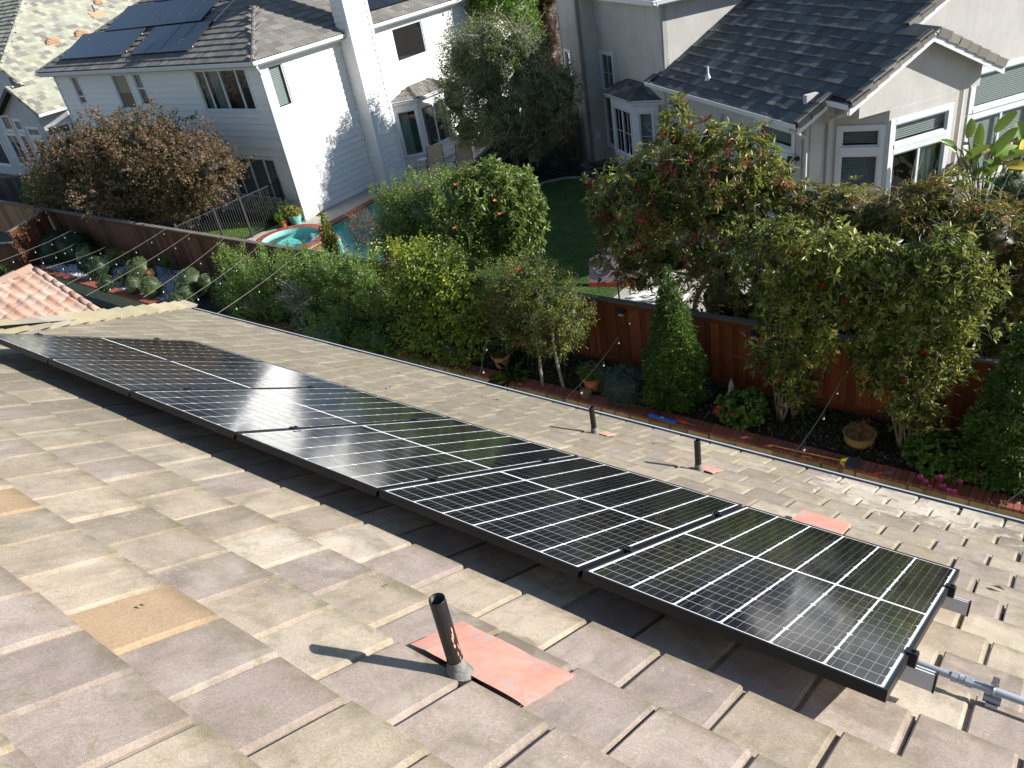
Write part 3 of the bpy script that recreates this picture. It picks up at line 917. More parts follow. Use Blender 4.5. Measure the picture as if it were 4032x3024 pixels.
# bay window
P = [(-24.4, 23.22), (-23.62, 23.9), (-23.62, 25.66), (-24.4, 26.34)]
bay = None
mb = MB()
for i, (a, b) in enumerate(zip(P[:-1], P[1:])):
    u = Vector((b[0] - a[0], b[1] - a[1], 0)); L = u.length; u.normalize(); nrm = Vector((u.y, -u.x, 0))
    F = frame((a[0], a[1], 0), u, nrm)
    hole = (.12, L - .12, -8.3 if i == 1 else -8.45, -6.6)
    wallface(mb, F, 0, L, ZG, -6.3, [hole], th=.08)
bay = mb.obj('bay_window', 'white_siding', wh)
for i, (a, b) in enumerate(zip(P[:-1], P[1:])):
    u = Vector((b[0] - a[0], b[1] - a[1], 0)); L = u.length; u.normalize(); nrm = Vector((u.y, -u.x, 0))
    F = frame((a[0], a[1], 0), u, nrm)
    window(bay, F, .14, L - .14, -8.28 if i == 1 else -8.43, -6.62, divs=(L / 2,) if i == 1 else (), fill='curtain', cols=((.16, .45), (L - .4, L - .16)) if i == 1 else ((.16, L * .55),), depth=.3)
    for z in (ZG + .06, ZG + .26): pass
    siding(bay, F, .02, L - .02, ZG + .05, -8.55, e=.22)
ov = [(-24.4, 22.98), (-23.42, 23.8), (-23.42, 25.76), (-24.4, 26.58)]
tp = [(-24.4, 24.35, -5.83), (-24.4, 25.5, -5.83)]
mb = MB()
e3 = [Vector((x, y, -6.2)) for x, y in ov]; t3 = [Vector(q) for q in tp]
for f in ([e3[0], e3[1], t3[0]], [e3[1], e3[2], t3[1], t3[0]], [e3[2], e3[3], t3[1]]): mb.prism(f, (0, 0, -.04))
mb.obj('bay_roof', 'grey_brown_tile', bay)
mb = MB()
for k in range(3):
    for a, b, ta, tb in ((e3[0], e3[1], t3[0], t3[0]), (e3[1], e3[2], t3[0], t3[1]), (e3[2], e3[3], t3[1], t3[1])):
        q0, q1 = k / 3, (k + 1.12) / 3
        p = [a.lerp(ta, q0), b.lerp(tb, q0), b.lerp(tb, min(q1, 1)), a.lerp(ta, min(q1, 1))]
        n = int((p[1] - p[0]).length / .28) + 1
        for i in range(n):
            c = [p[0].lerp(p[1], i / n + .006), p[0].lerp(p[1], (i + 1) / n - .006), p[3].lerp(p[2], (i + 1) / n - .006), p[3].lerp(p[2], i / n + .006)]
            if (c[2] - c[3]).length < 1e-3: c = c[:3]
            mb2 = MB(); mb2.prism([q + Vector((0, 0, .035 if j < 2 else .012)) for j, q in enumerate(c)], (0, 0, -.03)); mb2.obj('tile', 'grey_brown_tile', bay)
caps(bay, e3[1], t3[0], 'grey_brown_tile', 'hip_tile', step=.32, wid=.1); caps(bay, e3[2], t3[1], 'grey_brown_tile', 'hip_tile', step=.32, wid=.1)
gutter(bay, [(x, y, -6.18) for x, y in ov])

# solar panels of the white house: all black, each one a thing
def black_panel(F, u, v, w, h, label, cat='solar panel', group='black solar panels on the white house roof'):
    c = F @ Vector((u + w / 2, v - h / 2, .1))
    t = thing('black_solar_panel', label, cat, c, group)
    mb = MB(); mb.box(u + .018, u + w - .018, v - h + .018, v - .018, .12, .146, 0, F); mb.obj('cells', 'all_black_panel', t)
    mb = MB()
    for a in ((u + .006, u + w - .006, v - h + .004, v - h + .018), (u + .006, u + w - .006, v - .018, v - .004), (u + .006, u + .018, v - h + .018, v - .018), (u + w - .018, u + w - .006, v - h + .018, v - .018)):
        mb.box(*a, .10, .15, 0, F)
    mb.obj('frame', 'black_alu', t)
    mb = MB()
    for q in (.3, h - .3): mb.box(u + .03, u + w - .03, v - q - .02, v - q + .02, .02, .10, 0, F)
    mb.obj('rail', 'aluminium', t)
vS = lambda y: -(y - 17.1) / CA
ORD = ['first', 'second', 'third', 'fourth', 'fifth', 'sixth', 'seventh']
for k in range(5): black_panel(Ff, -24 + 33.15 + k * 1.06, vS(17.68), 1.06, 1.64, f'all-black solar panel, {ORD[4 - k]} from the left in the lower left block on the white house')
for k in range(4): black_panel(Ff, 4.4 + k * 1.0, vS(17.66), 1.0, 1.64, f'all-black solar panel, {ORD[3 - k]} from the left in the lower right block on the white house')
for k in range(7): black_panel(Ff, 5.3 + k * 1.035, vS(19.2), 1.035, 1.62, f'all-black solar panel, {ORD[6 - k]} from the left in the long middle row on the white house')
for k in range(5): black_panel(Ff, 5.15 + k * 1.035, vS(20.7), 1.035, 1.62, f'all-black solar panel, {ORD[4 - k]} from the left in the top row on the white house')
for k in range(3): black_panel(Fs, -6.35 - 1.0 * (k + 1), vS(17.1 + .62), 1.0, 1.64, f'all-black solar panel right of the white chimney, {ORD[k]} from the chimney')
mb = MB(); mb.tube([Ff @ Vector((4.35, vS(19.1), .12)), Ff @ Vector((4.2, vS(20.3), .12)), Ff @ Vector((3.6, vS(22.5), .12))], .02, 8)
o = tag(mb.obj('roof_conduit', 'galvanised'), 'pale metal conduit running up the brown roof beside the black solar panels', 'conduit')
# ================================================================== pale house at far left with sage roof
lh = thing('stucco_house', 'pale stucco house at far left with sage and grey chequered tile roof', 'house', (-50, 24, ZG))
SL = .6; CL = math.cos(math.atan(SL))
zr = lambda x: -5.4 + SL * (-44.5 - x)
FL = planeM((-44.5, 18.22, -5.4), (1, 0), SL)          # local x = -Y
def lh_in(u, v):
    y = 18.22 - u; x = -44.5 + v * CL
    if x > -46.6: return y > 18.22
    if x > -48.43: return y > 18.95
    return y > 19.2 + (-48.43 - x) * 1.03
tile_roof(lh, FL, (-15, 0), -11.5, lh_in, 'sage_tile', w=.32, e=.34)
FL2 = planeM((-48.43, 19.2, zr(-48.43)), (0, -1), SL)
tile_roof(lh, FL2, (0, 8), -6, lambda u, v: u > -v * CL, 'sage_tile', w=.32, e=.34, nmax=120, t=.04)
H0 = Vector((-48.43, 19.2, zr(-48.43))); H1 = Vector((-53.4, 24.3, zr(-53.4)))
caps(lh, H0, H1, 'sage_tile', 'hip_tile', lift=.08)
mb = MB()
d = Vector((0, 0, -.03))
P_ = lambda x, y: Vector((x, y, zr(x))) + d
mb.add([P_(-44.5, 18.22), P_(-44.5, 34), P_(-53.4, 34), P_(-53.4, 24.3), P_(-48.43, 19.2), P_(-48.43, 18.95), P_(-46.6, 18.95), P_(-46.7, 18.22)], [tuple(range(8))])
mb.quad(P_(-48.43, 19.2), P_(-53.4, 24.3), Vector((-58, 24.3, zr(-53.4))), Vector((-58, 19.2, zr(-48.43))))
mb.prism([(-46.7, 18.22, zr(-46.7)), (-46.7, 19.2, zr(-46.7)), (-49.85, 19.2, -5.5), (-49.85, 18.22, -5.5)], (0, 0, -.04))
mb.obj('roof_deck', 'roof_felt', lh)
rake_caps(lh, (-44.5, 18.22, -5.4), (-46.7, 18.22, zr(-46.7)), (0, -1, 0), 'sage_tile'); rake_caps(lh, (-46.6, 18.95, zr(-46.6)), (-48.43, 18.95, zr(-48.43)), (0, -1, 0), 'sage_tile')
rake_caps(lh, (-49.85, 18.22, -5.5), (-46.75, 18.22, zr(-46.7) + .02), (0, -1, 0), 'charcoal_tile')
FY = frame((0, 18.6, 0), (1, 0, 0), (0, -1, 0))
hol = [(-50.2, -49.25, -6.33, -5.6), (-48.75, -47.98, -6.33, -5.82), (-50.6, -49.3, -8.25, -6.62), (-48.85, -48.15, -8.25, -6.62), (-47.55, -46.25, -6.6, -6.23), (-47.55, -46.25, -8.2, -6.85), (-53.6, -51.9, -8.4, -6.2)]
mb = MB(); wallface(mb, FY, -58, -45.7, ZG, -5.5, hol)
mb.prism([(-49.7, 18.6, -5.5), (-45.4, 18.6, -5.5), (-47.0, 18.6, zr(-47.0) - .15), (-47.6, 18.6, zr(-47.0) - .15)], (0, .1, 0))
mb.box(-58, -48.4, 19.2, 19.3, -5.5, -3.1); mb.box(-46.65, -46.6, 18.7, 19.4, -5.5, -4.3)
u = Vector((1.1, 1.1, 0)).normalized(); F45 = frame((-45.7, 18.6, 0), u, (u.y, -u.x, 0))
h45 = [(.22, 1.35, -6.6, -6.2), (.22, 1.35, -8.2, -6.85)]
wallface(mb, F45, 0, 1.56, ZG, -5.5, h45); mb.box(-44.7, -44.6, 19.7, 33, ZG, -5.5)
mb.obj('wall', 'stucco_pale', lh)
for i, h in enumerate(hol): window(lh, FY, *h, divs=((h[0] + h[1]) / 2,) if i in (2,) else (), fill=('curtain' if i in (1, 4) else 'dark'), trim=.12)
for h in h45: window(lh, F45, *h, fill='curtain', cols=((.5, .8),), trim=.12)
gutter(lh, [(-44.42, 18.2, -5.38), (-44.42, 33, -5.38)])
for (x, y, big) in ((-48.85, 22.5, 1), (-48.93, 24.28, 1), (-51.12, 27.09, .7)):
    c = Vector((x, y, zr(x) + .06))
    t = thing('roof_vent', {22.5: 'orange louvred dormer vent nearest on the sage tile roof', 24.28: 'orange louvred dormer vent beside the black panels on the sage roof', 27.09: 'small orange vent cap high on the sage tile roof'}[y], 'roof vent', c, 'orange vents on the sage roof')
    mb = MB(); s = .42 * big
    arc = [(math.cos(a) * s, math.sin(a) * s * .8) for a in np.linspace(0, math.pi, 9)]
    mb.prism([(0, p[0], p[1]) for p in arc], (-.9 * s, 0, .0), 0, Matrix.Translation(c)); mb.box(-.1, .45 * s, -s * 1.2, s * 1.2, -.12, -.02, 0, Matrix.Translation(c) @ Matrix.Rotation(math.atan(SL), 4, 'Y'))
    mb.obj('hood', 'vent_orange', t)
    for k in range(4):
        z = .07 * s / .42 + k * .075 * s / .42; w = math.sqrt(max(0.01, 1 - (z / (s * .8)) ** 2)) * s * .9
        mb = MB(); mb.prism([(0.0, -w, z), (.06, -w, z - .035), (.06, w, z - .035), (0, w, z)], (0, 0, .015), 0, Matrix.Translation(c)); mb.obj('louvre', 'vent_orange', t)
c = Vector((-50.53, 26.29, zr(-50.53)))
t = thing('roof_pipe', 'thin vent pipe with orange flashing on the sage tile roof', 'vent pipe', c)
mb = MB(); mb.tube([c, c + Vector((0, 0, .45))], .04, 8); mb.obj('pipe', 'dark_metal', t)
mb = MB(); mb.box(-.1, .55, -.4, .4, .05, .08, 0, Matrix.Translation(c) @ Matrix.Rotation(math.atan(SL), 4, 'Y')); mb.obj('flashing', 'vent_orange', t)
# sunlit wall of one more house behind the far left roof
bh = thing('distant_house', 'cream wall of a house behind the far left roof, cut by the frame', 'house', (-66, 30, ZG))
mb = MB(); mb.box(-76, -62, 18.5, 27.0, ZG, 1.5); mb.obj('wall', 'stucco', bh)
mb = MB(); mb.prism([(-77, 18, 1.5), (-61.5, 18, 1.5), (-61.5, 27.5, 1.5), (-77, 27.5, 1.5)], (0, 0, .12)); mb.obj('roof', 'sage_tile', bh)

# ================================================================== cream stucco house at right
TH = math.radians(-34.5)
e1 = Vector((math.cos(TH), math.sin(TH), 0)); e2 = Vector((-math.sin(TH), math.cos(TH), 0)); A0 = Vector((-16.41, 25.25, 0))
CHM = Matrix(((e1.x, e2.x, 0, A0.x), (e1.y, e2.y, 0, A0.y), (0, 0, 1, 0), (0, 0, 0, 1)))
cp = lambda a, b, z: CHM @ Vector((a, b, z))
chs = thing('cream_house', 'cream stucco house with charcoal tile roof and white framed windows', 'house', cp(8, 6, ZG))
def face(a, b):
    """wall frame from a to b in the house's plan, outward = right of travel"""
    a, b = Vector((*a, 0)), Vector((*b, 0)); u = (b - a).normalized(); n = Vector((u.y, -u.x, 0))
    return CHM @ frame((a.x, a.y, 0), u, n), (b - a).length
def wall(a, b, z0, z1, holes=(), th=.14):
    F, L = face(a, b)
    mb = MB(); wallface(mb, F, 0, L, z0, z1, holes, th=th); mb.obj('wall', 'stucco', chs)
    return F
wall((-1.8, 9), (-1.8, 0), ZG, -3.2)
vh = [(.35, .80, -6.2, -5.1)]
Fv = wall((-1.8, 0), (0, 0), ZG, -3.2, vh)
window(chs, Fv, *vh[0], trim=.09)
wall((0, 0), (0, .69), ZG, -3.2)
h1 = [(.18, 1.13, -6.4, -5.15), (.18, 1.13, -8.42, -6.62)]
Fm = wall((0, .69), (4.92, .69), ZG, -3.2, h1)
for h in h1: window(chs, Fm, *h, muntins=[(.655, None, None), (h[2] + .6, .2, 1.11)], trim=.1)
wall((4.92, .69), (4.92, 10), -8, -3.2)
h2 = [(4.92, 6.33, -6.37, -5.95), (4.92, 6.33, -8.3, -6.62)]
Fn = wall((4.92, .69), (11.75, .69), ZG, -5.5, h2)
for h in h2: window(chs, Fn, *h, fill='blind', trim=.13)
wall((11.75, .69), (11.75, 1.5), ZG, -5.0)
hc = [(.17, 1.03, -6.42, -6.0), (.17, 1.03, -7.44, -6.62)]
Fc = wall((11.75, 1.5), (12.6, 2.35), ZG, -5.58, hc)
for h in hc: window(chs, Fc, *h, fill='blind', trim=.11)
hd = [(.18, 1.72, -6.42, -5.95), (.18, 1.72, -8.75, -6.66)]
Fd = wall((12.6, 2.35), (12.6, 4.25), ZG, -5.58, hd)
window(chs, Fd, *hd[0], fill='blind', trim=.14); window(chs, Fd, *hd[1], divs=(.97,), fill='curtain', cols=((1.1, 1.6),), trim=.14, name='sliding_door', depth=.9)
wall((12.6, 4.25), (11.75, 5.1), ZG, -5.58)
hf = [(4.2, 6.25, -6.45, -5.6), (4.2, 6.25, -8.3, -6.72)]
Fe = wall((11.75, 1.51), (11.75, 12.4), ZG, -5.58, [(0, 3.585, -9.0, -5.58)] + hf)
window(chs, Fe, *hf[0], fill='blind', trim=.14); window(chs, Fe, *hf[1], divs=(5.2,), fill='blind', trim=.14)
# gable wall over the corner bay, and the big gable above it
mb = MB()
RS_ = .535; zroof = lambda q: -5.5 + RS_ * (q - .2)
g = [(12.58, 1.5, -5.58), (12.58, 4.95, -5.58), (12.58, 4.95, zroof(1.25) - .1), (12.58, 3.1, zroof(3.1) - .1), (12.58, 1.5, zroof(1.5) - .1)]
mb.prism(g, (-.1, 0, 0), 0, CHM)
mb.box(11.75, 12.48, 1.5, 4.95, -5.60, -5.58, 0, CHM); mb.box(11.76, 12.48, 1.5, 1.6, -5.58, -5.0, 0, CHM); mb.box(11.76, 12.48, 4.85, 4.95, -5.58, -5.0, 0, CHM)
mb.prism([(11.74, .7, -5.5), (11.74, 12.3, -5.5), (11.74, 6.5, zroof(6.5) - .1)], (-.1, 0, 0), 0, CHM)
mb.obj('gable_wall', 'stucco', chs)
# roofs
CR_ = math.cos(math.atan(RS_)); wdir = -e2
FCR = planeM(cp(0, .2, -5.5), (wdir.x, wdir.y), RS_)     # local x = -e1 or e1
sx = 1 if (FCR.to_3x3() @ Vector((1, 0, 0))).dot(e1) > 0 else -1
def ch_in(u, v):
    a = u * sx; q = .2 - v * CR_
    if a < 4.7 and q < .69 : return a > 4.62
    if a < 4.95: return False
    if q < .98: return a < 12.1
    if q < 3.1: return a < 12.9
    return a < 12.1 and q < 6.5
tile_roof(chs, FCR, (-13.2, 13.2), -7.3, ch_in, 'charcoal_tile', w=.28, e=.335, t=.03, rough=.006)
mb = MB()
q = lambda a, b, dz=-.03: cp(a, b, zroof(b) + dz)
mb.add([q(4.62, .2), q(12.1, .2), q(12.1, 1.0), q(12.9, 1.0), q(12.9, 3.1), q(12.1, 3.1), q(12.1, 6.5), q(4.95, 6.5), q(4.95, .69), q(4.62, .69)], [tuple(range(10))])
mb.add([q(12.1, 3.1), q(12.9, 3.1), cp(12.9, 5.25, zroof(.95) - .03), cp(12.1, 5.25, zroof(.95) - .03)], [(0, 1, 2, 3)])
mb.add([q(4.95, 6.5), q(12.1, 6.5), cp(12.1, 13, zroof(0) - .03), cp(4.95, 13, zroof(0) - .03)], [(0, 1, 2, 3)])
mb.obj('roof_deck', 'roof_felt', chs)
ce1 = tuple(e1)
rake_caps(chs, q(12.12, .2, 0), q(12.12, 1.02, 0), ce1, 'charcoal_cap'); rake_caps(chs, q(12.92, .98, 0), q(12.92, 3.15, 0), ce1, 'charcoal_cap')
rake_caps(chs, cp(12.92, 5.28, zroof(.92)), q(12.92, 3.1, .03), ce1, 'charcoal_cap'); rake_caps(chs, q(12.12, 3.12, 0), q(12.12, 6.5, 0), ce1, 'charcoal_cap')
mb = MB()
for a, b0, b1, f in ((12.09, .2, 1.0, 1), (12.89, .95, 3.1, 1), (12.89, 5.28, 3.1, -1), (12.09, 3.15, 6.5, 1)):
    zz = (lambda b: zroof(b)) if f == 1 else (lambda b: zroof(6.2 - b))
    mb.prism([(a, b0, zz(b0) - .06), (a, b1, zz(b1) - .06), (a, b1, zz(b1) - .24), (a, b0, zz(b0) - .24)], (.03, 0, 0), 0, CHM)
mb.obj('fascia_board', 'white_trim', chs)
mb = MB()   # soffits
mb.prism([(11.75, .2, zroof(.2) - .2), (12.08, .2, zroof(.2) - .2), (12.08, 6.5, zroof(6.5) - .2), (11.75, 6.5, zroof(6.5) - .2)], (0, 0, .03), 0, CHM)
mb.prism([(12.5, .95, zroof(.95) - .12), (12.88, .95, zroof(.95) - .12), (12.88, 3.1, zroof(3.1) - .12), (12.5, 3.1, zroof(3.1) - .12)], (0, 0, .03), 0, CHM)
mb.prism([(12.5, 5.25, zroof(.95) - .12), (12.88, 5.25, zroof(.95) - .12), (12.88, 3.1, zroof(3.1) - .12), (12.5, 3.1, zroof(3.1) - .12)], (0, 0, .03), 0, CHM)
mb.box(4.95, 12.08, .2, .68, -5.56, -5.53, 0, CHM)
mb.obj('soffit', 'stucco', chs)
gutter(chs, [cp(4.6, .1, -5.47), cp(12.12, .1, -5.47)]); gutter(chs, [cp(12.14, .9, zroof(.95) + .01), cp(12.9, .9, zroof(.95) + .01)])
for pts in ([(11.98, .18, -5.6), (11.98, .3, -5.75), (11.86, .62, -5.95), (11.83, .64, -8.9)], [(12.75, 1.0, -5.1), (12.7, 1.05, -5.35), (12.0, 1.2, -5.6), (11.83, 1.3, -5.8), (11.83, 1.3, -8.9)]):
    mb = MB(); mb.tube([cp(*p) for p in pts], .045, 8); mb.obj('downspout', 'stucco', chs)
mb = MB(); mb.tube([cp(11.86, 5.2, -5.6), cp(11.86, 5.2, -8.9)], .06, 8); mb.obj('downspout', 'stucco', chs)
# two-storey roof
mb = MB()
z2 = -3.2; R0 = (4.92 + .45, .69 - .45); 
mb.prism([(-2.3, R0[1], z2), (R0[0], R0[1], z2), (R0[0], 10, z2), (-2.3, 10, z2)], (0, 0, .05), 1, CHM)
mb.add([cp(-2.3, R0[1], z2 + .08), cp(R0[0], R0[1], z2 + .08), cp(1.6, 4.2, z2 + 1.3), cp(R0[0], 10, z2 + .08), cp(-2.3, 10, z2 + .08), cp(1.6, 6, z2 + 1.3)], [(0, 1, 2), (1, 3, 5, 2), (3, 4, 5), (4, 0, 2, 5)])
mb.obj('upper_roof', ['charcoal_tile', 'white_trim'], chs)
gutter(chs, [cp(-2.3, R0[1] - .1, z2 + .06), cp(R0[0] + .1, R0[1] - .1, z2 + .06), cp(R0[0] + .1, 10, z2 + .06)])
# bay on the front wall
Pb = [(1.35, .69), (2.0, .09), (3.68, .09), (4.3, .69)]
mb = MB(); hb = []
for i, (a, b) in enumerate(zip(Pb[:-1], Pb[1:])):
    F, L = face(a, b); h = (.2, L - .2, -8.1, -6.58); hb.append((F, L, h)); wallface(mb, F, 0, L, -8.3, -6.3, [h], th=.08)
mb.box(1.9, 3.8, .25, .69, ZG, -8.3, 0, CHM)
bay = mb.obj('bay_window', 'white_trim', chs)
for i, (F, L, h) in enumerate(hb):
    window(bay, F, *h, divs=(L / 2,) if i == 1 else (), muntins=[(h[2] + .75, h[0] + .04, h[1] - .04)] + ([(L / 2 - .33, None, None), (L / 2 + .33, None, None)] if i == 1 else []), fill='dark' if i == 1 else 'blind', trim=.06, sill=.06, depth=.3)
ov = [(1.0, .69), (1.86, -.06), (3.78, -.06), (4.62, .69)]
e3 = [cp(a, b, -6.17) for a, b in ov]; t3 = [cp(2.3, .69, -5.78), cp(3.45, .69, -5.78)]
mb = MB()
for f in ([e3[0], e3[1], t3[0]], [e3[1], e3[2], t3[1], t3[0]], [e3[2], e3[3], t3[1]]): mb.prism(f, (0, 0, -.04))
mb.obj('bay_roof', 'charcoal_tile', bay)
for k in range(3):
    for a, b, ta, tb in ((e3[0], e3[1], t3[0], t3[0]), (e3[1], e3[2], t3[0], t3[1]), (e3[2], e3[3], t3[1], t3[1])):
        q0, q1 = k / 3, min((k + 1.12) / 3, 1)
        p = [a.lerp(ta, q0), b.lerp(tb, q0), b.lerp(tb, q1), a.lerp(ta, q1)]
        n = int((p[1] - p[0]).length / .28) + 1
        for i in range(n):
            c = [p[0].lerp(p[1], i / n + .006), p[0].lerp(p[1], (i + 1) / n - .006), p[3].lerp(p[2], (i + 1) / n - .006), p[3].lerp(p[2], i / n + .006)]
            if (c[2] - c[3]).length < 1e-3: c = c[:3]
            mb = MB(); mb.prism([w + Vector((0, 0, .035 if j < 2 else .012)) for j, w in enumerate(c)], (0, 0, -.03)); mb.obj('tile', 'charcoal_tile', bay)
caps(bay, e3[1], t3[0], 'charcoal_tile', 'hip_tile', step=.32, wid=.1); caps(bay, e3[2], t3[1], 'charcoal_tile', 'hip_tile', step=.32, wid=.1)
gutter(bay, [e + Vector((0, 0, .02)) for e in e3])
mb = MB(); mb.tube([cp(4.55, .6, -6.3), cp(4.4, .64, -6.6), cp(4.4, .64, -8.9)], .04, 8); mb.obj('downspout', 'stucco', chs)
# small things on the house
t = thing('security_light', 'black twin security light on the cream wall under the low eave', 'wall lamp', cp(11.5, .66, -6.54))
mb = MB(); b0 = cp(11.5, .69, -6.54); mb.tube([b0, b0 - e2 * .05], .06, 12); mb.obj('base', 'dark_metal', t)
for s in (-1, 1):
    mb = MB(); mb.tube([b0 - e2 * .05, b0 - e2 * .13 - e1 * .06 + Vector((0, 0, .03 * s))], .014, 8); mb.lathe([(.02, 0), (.05, .05), (.055, .12), (.045, .12)], 12, (0, 0, 0), 0, Matrix.Translation(b0 - e2 * .12 - e1 * .06 + Vector((0, 0, .03 * s))) @ (-e2 * .6 - e1 * 1.0 + Vector((0, 0, -.4 + .3 * s))).to_track_quat('Z', 'Y').to_matrix().to_4x4())
    mb.obj('lamp_head', 'dark_metal', t)
t = thing('wall_vent', 'cream wedge shaped dryer vent hood on the cream wall', 'vent', cp(8.0, .69, -6.1))
mb = MB(); mb.prism([(7.85, .69, -6.25), (7.85, .69, -5.98), (7.85, .5, -6.22)], (.3, 0, 0), 0, CHM); mb.obj('hood', 'stucco', t)
c = cp(7.35, .72, zroof(.72)+.05)
t = thing('roof_vent_pipe', 'short white vent pipe on the charcoal tile roof', 'vent pipe', c)
mb = MB(); mb.tube([c, c + Vector((0, 0, .33))], .03, 10); mb.obj('pipe', 'white_trim', t)
mb = MB(); mb.lathe([(.10, -.03), (.05, .10), (.035, .14)], 14, tuple(c)); mb.obj('flashing', 'galvanised', t)
t = thing('electric_box', 'small white utility box low on the cream corner wall', 'utility box', cp(.2, .4, -8.0))
mb = MB(); F, L = face((0, 0), (0, .69)); mb.box(.25, .42, 0, .07, -8.15, -7.95, 0, F); mb.obj('cover', 'white_trim', t)
# ================================================================== ground, planting bed, fences, pool
wood('redwood_board', (.215, .066, .028), (.115, .034, .016))
wood('brown_board', (.155, .064, .034), (.07, .030, .018))
wood('tan_board', (.31, .17, .085), (.20, .10, .05))
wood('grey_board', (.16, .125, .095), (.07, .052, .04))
wood('sunlit_tint_board', (.48, .27, .13), (.30, .15, .07))  # paler copy of the divider boards, sunlight put into the colour
wood('grey_cap', (.17, .14, .12), (.10, .085, .07))
simple('brick_red', (.235, .075, .048), .85, var=.28, nscale=30, namt=.2, bscale=120, bstr=.4)
simple('mortar', (.36, .33, .30), .95)
simple('bed_soil', (.028, .021, .016), .95, nscale=9, namt=.5, bscale=30, bstr=.8)
simple('concrete', (.38, .35, .30), .9, nscale=3, namt=.14, bscale=80, bstr=.2)
simple('dark_concrete', (.30, .28, .25), .9, nscale=4, namt=.2)
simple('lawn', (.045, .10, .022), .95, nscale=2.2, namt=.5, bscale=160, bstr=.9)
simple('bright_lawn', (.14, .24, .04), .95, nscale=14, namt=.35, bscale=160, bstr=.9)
simple('dirt', (.12, .105, .085), .95, nscale=5, namt=.3)
simple('sandstone', (.38, .27, .15), .85, var=.35, nscale=7, namt=.25, bscale=25, bstr=.6)
simple('wall_render', (.24, .235, .16), .9, nscale=2, namt=.2)
simple('white_gravel', (.42, .43, .45), .9, var=.15)
simple('terracotta', (.44, .17, .085), .8, nscale=8, namt=.2)
simple('teal_glaze', (.16, .42, .36), .25, .5, nscale=5, namt=.2)
simple('yellow_clay', (.25, .16, .065), .7, nscale=6, namt=.2)
simple('pool_plaster', (.26, .55, .53), .8, nscale=2.4, namt=.28)  # strong mottling stands in for caustics and depth under the water
simple('pool_tile', (.20, .28, .40), .4, var=.3)
simple('chair_fabric', (.36, .29, .20), .8, nscale=60, namt=.1)
simple('bronze_frame', (.07, .055, .045), .45, .4)
simple('glass_top', (.16, .19, .17), .1, .5)
simple('white_plastic', (.78, .78, .75), .5)
simple('wire_black', (.012, .012, .012), .6)
simple('bulb', (.50, .48, .44), .15, .6)
simple('blue_plastic', (.02, .16, .55), .4, .4)
simple('red_plastic', (.60, .06, .03), .45)
simple('broom_yellow', (.62, .48, .06), .6)
simple('broom_bristle', (.06, .065, .07), .9)
simple('stick_wood', (.48, .24, .10), .6)
simple('pink_board', (.58, .40, .44), .7, nscale=5, namt=.12)
simple('ink', (.03, .03, .10), .7)
simple('flagstone', (.14, .13, .125), .9, var=.3, nscale=6, namt=.2)
def water():
    m, nt, n, l = new_mat('pool_water')
    b = NB(nt)
    tr = b.node("ShaderNodeBsdfTransparent"); b.put(tr.inputs[0], (.72, .95, .93))
    gl = b.node("ShaderNodeBsdfGlossy"); gl.inputs['Roughness'].default_value = .02
    bp = b.node("ShaderNodeBump"); bp.inputs['Strength'].default_value = .05; bp.inputs['Distance'].default_value = .02
    b.put(bp.inputs['Height'], b.noise(b.coord(), 3.0, 2)); l.new(bp.outputs[0], gl.inputs['Normal'])
    fr = b.node("ShaderNodeFresnel"); b.put(fr.inputs[0], b.two_sided_ior(1.33)); l.new(bp.outputs[0], fr.inputs['Normal'])
    mx = b.node("ShaderNodeMixShader"); l.new(fr.outputs[0], mx.inputs[0]); l.new(tr.outputs[0], mx.inputs[1]); l.new(gl.outputs[0], mx.inputs[2])
    b.out(mx.outputs[0])
water()

YL = -9.5
# pool and spa outlines (plan)
spa_c = (-23.15, 15.75); 
def ell(rx, ry, n=48, a0=0, a1=2 * math.pi): return [(spa_c[0] + rx * math.cos(a0 + (a1 - a0) * i / n), spa_c[1] + ry * math.sin(a0 + (a1 - a0) * i / n)) for i in range(n)]
pool = [(-22.75, 17.3), (-22.95, 19.95), (-22.25, 20.0), (-22.15, 21.0), (-19.6, 20.9), (-18.3, 19.2), (-18.2, 15.2), (-19.2, 13.9), (-21.2, 13.9), (-21.5, 16.6)]
# the big ground sheet, with the pool pit left open: neighbours' level and, a step lower, our own yard
mb = MB()
mb.quad((-400, -400, YL), (400, -400, YL), (400, 11.2, YL), (-400, 11.2, YL)); mb.quad((-400, 11.2, YL), (400, 11.2, YL), (400, 11.2, ZG - .03), (-400, 11.2, ZG - .03))
for (x0, x1, y0, y1) in ((-400, -23.9, 11.2, 400), (-18.0, 400, 11.2, 400), (-23.9, -18.0, 11.2, 13.6), (-23.9, -18.0, 21.2, 400)):
    mb.quad((x0, y0, ZG - .03), (x1, y0, ZG - .03), (x1, y1, ZG - .03), (x0, y1, ZG - .03))
struct(mb.obj('ground', 'dirt'))
def sheet(name, pts, z, mat, h=.0):
    mb = MB()
    if h: mb.prism([(x, y, z) for x, y in pts], (0, 0, -h))
    else: mb.add([(x, y, z) for x, y in pts], [tuple(range(len(pts)))])
    return struct(mb.obj(name, mat))
sheet('lawn', [(-34, 4.9), (3, 4.9), (3, 11.0), (-34, 10.2)], YL + .01, 'lawn')
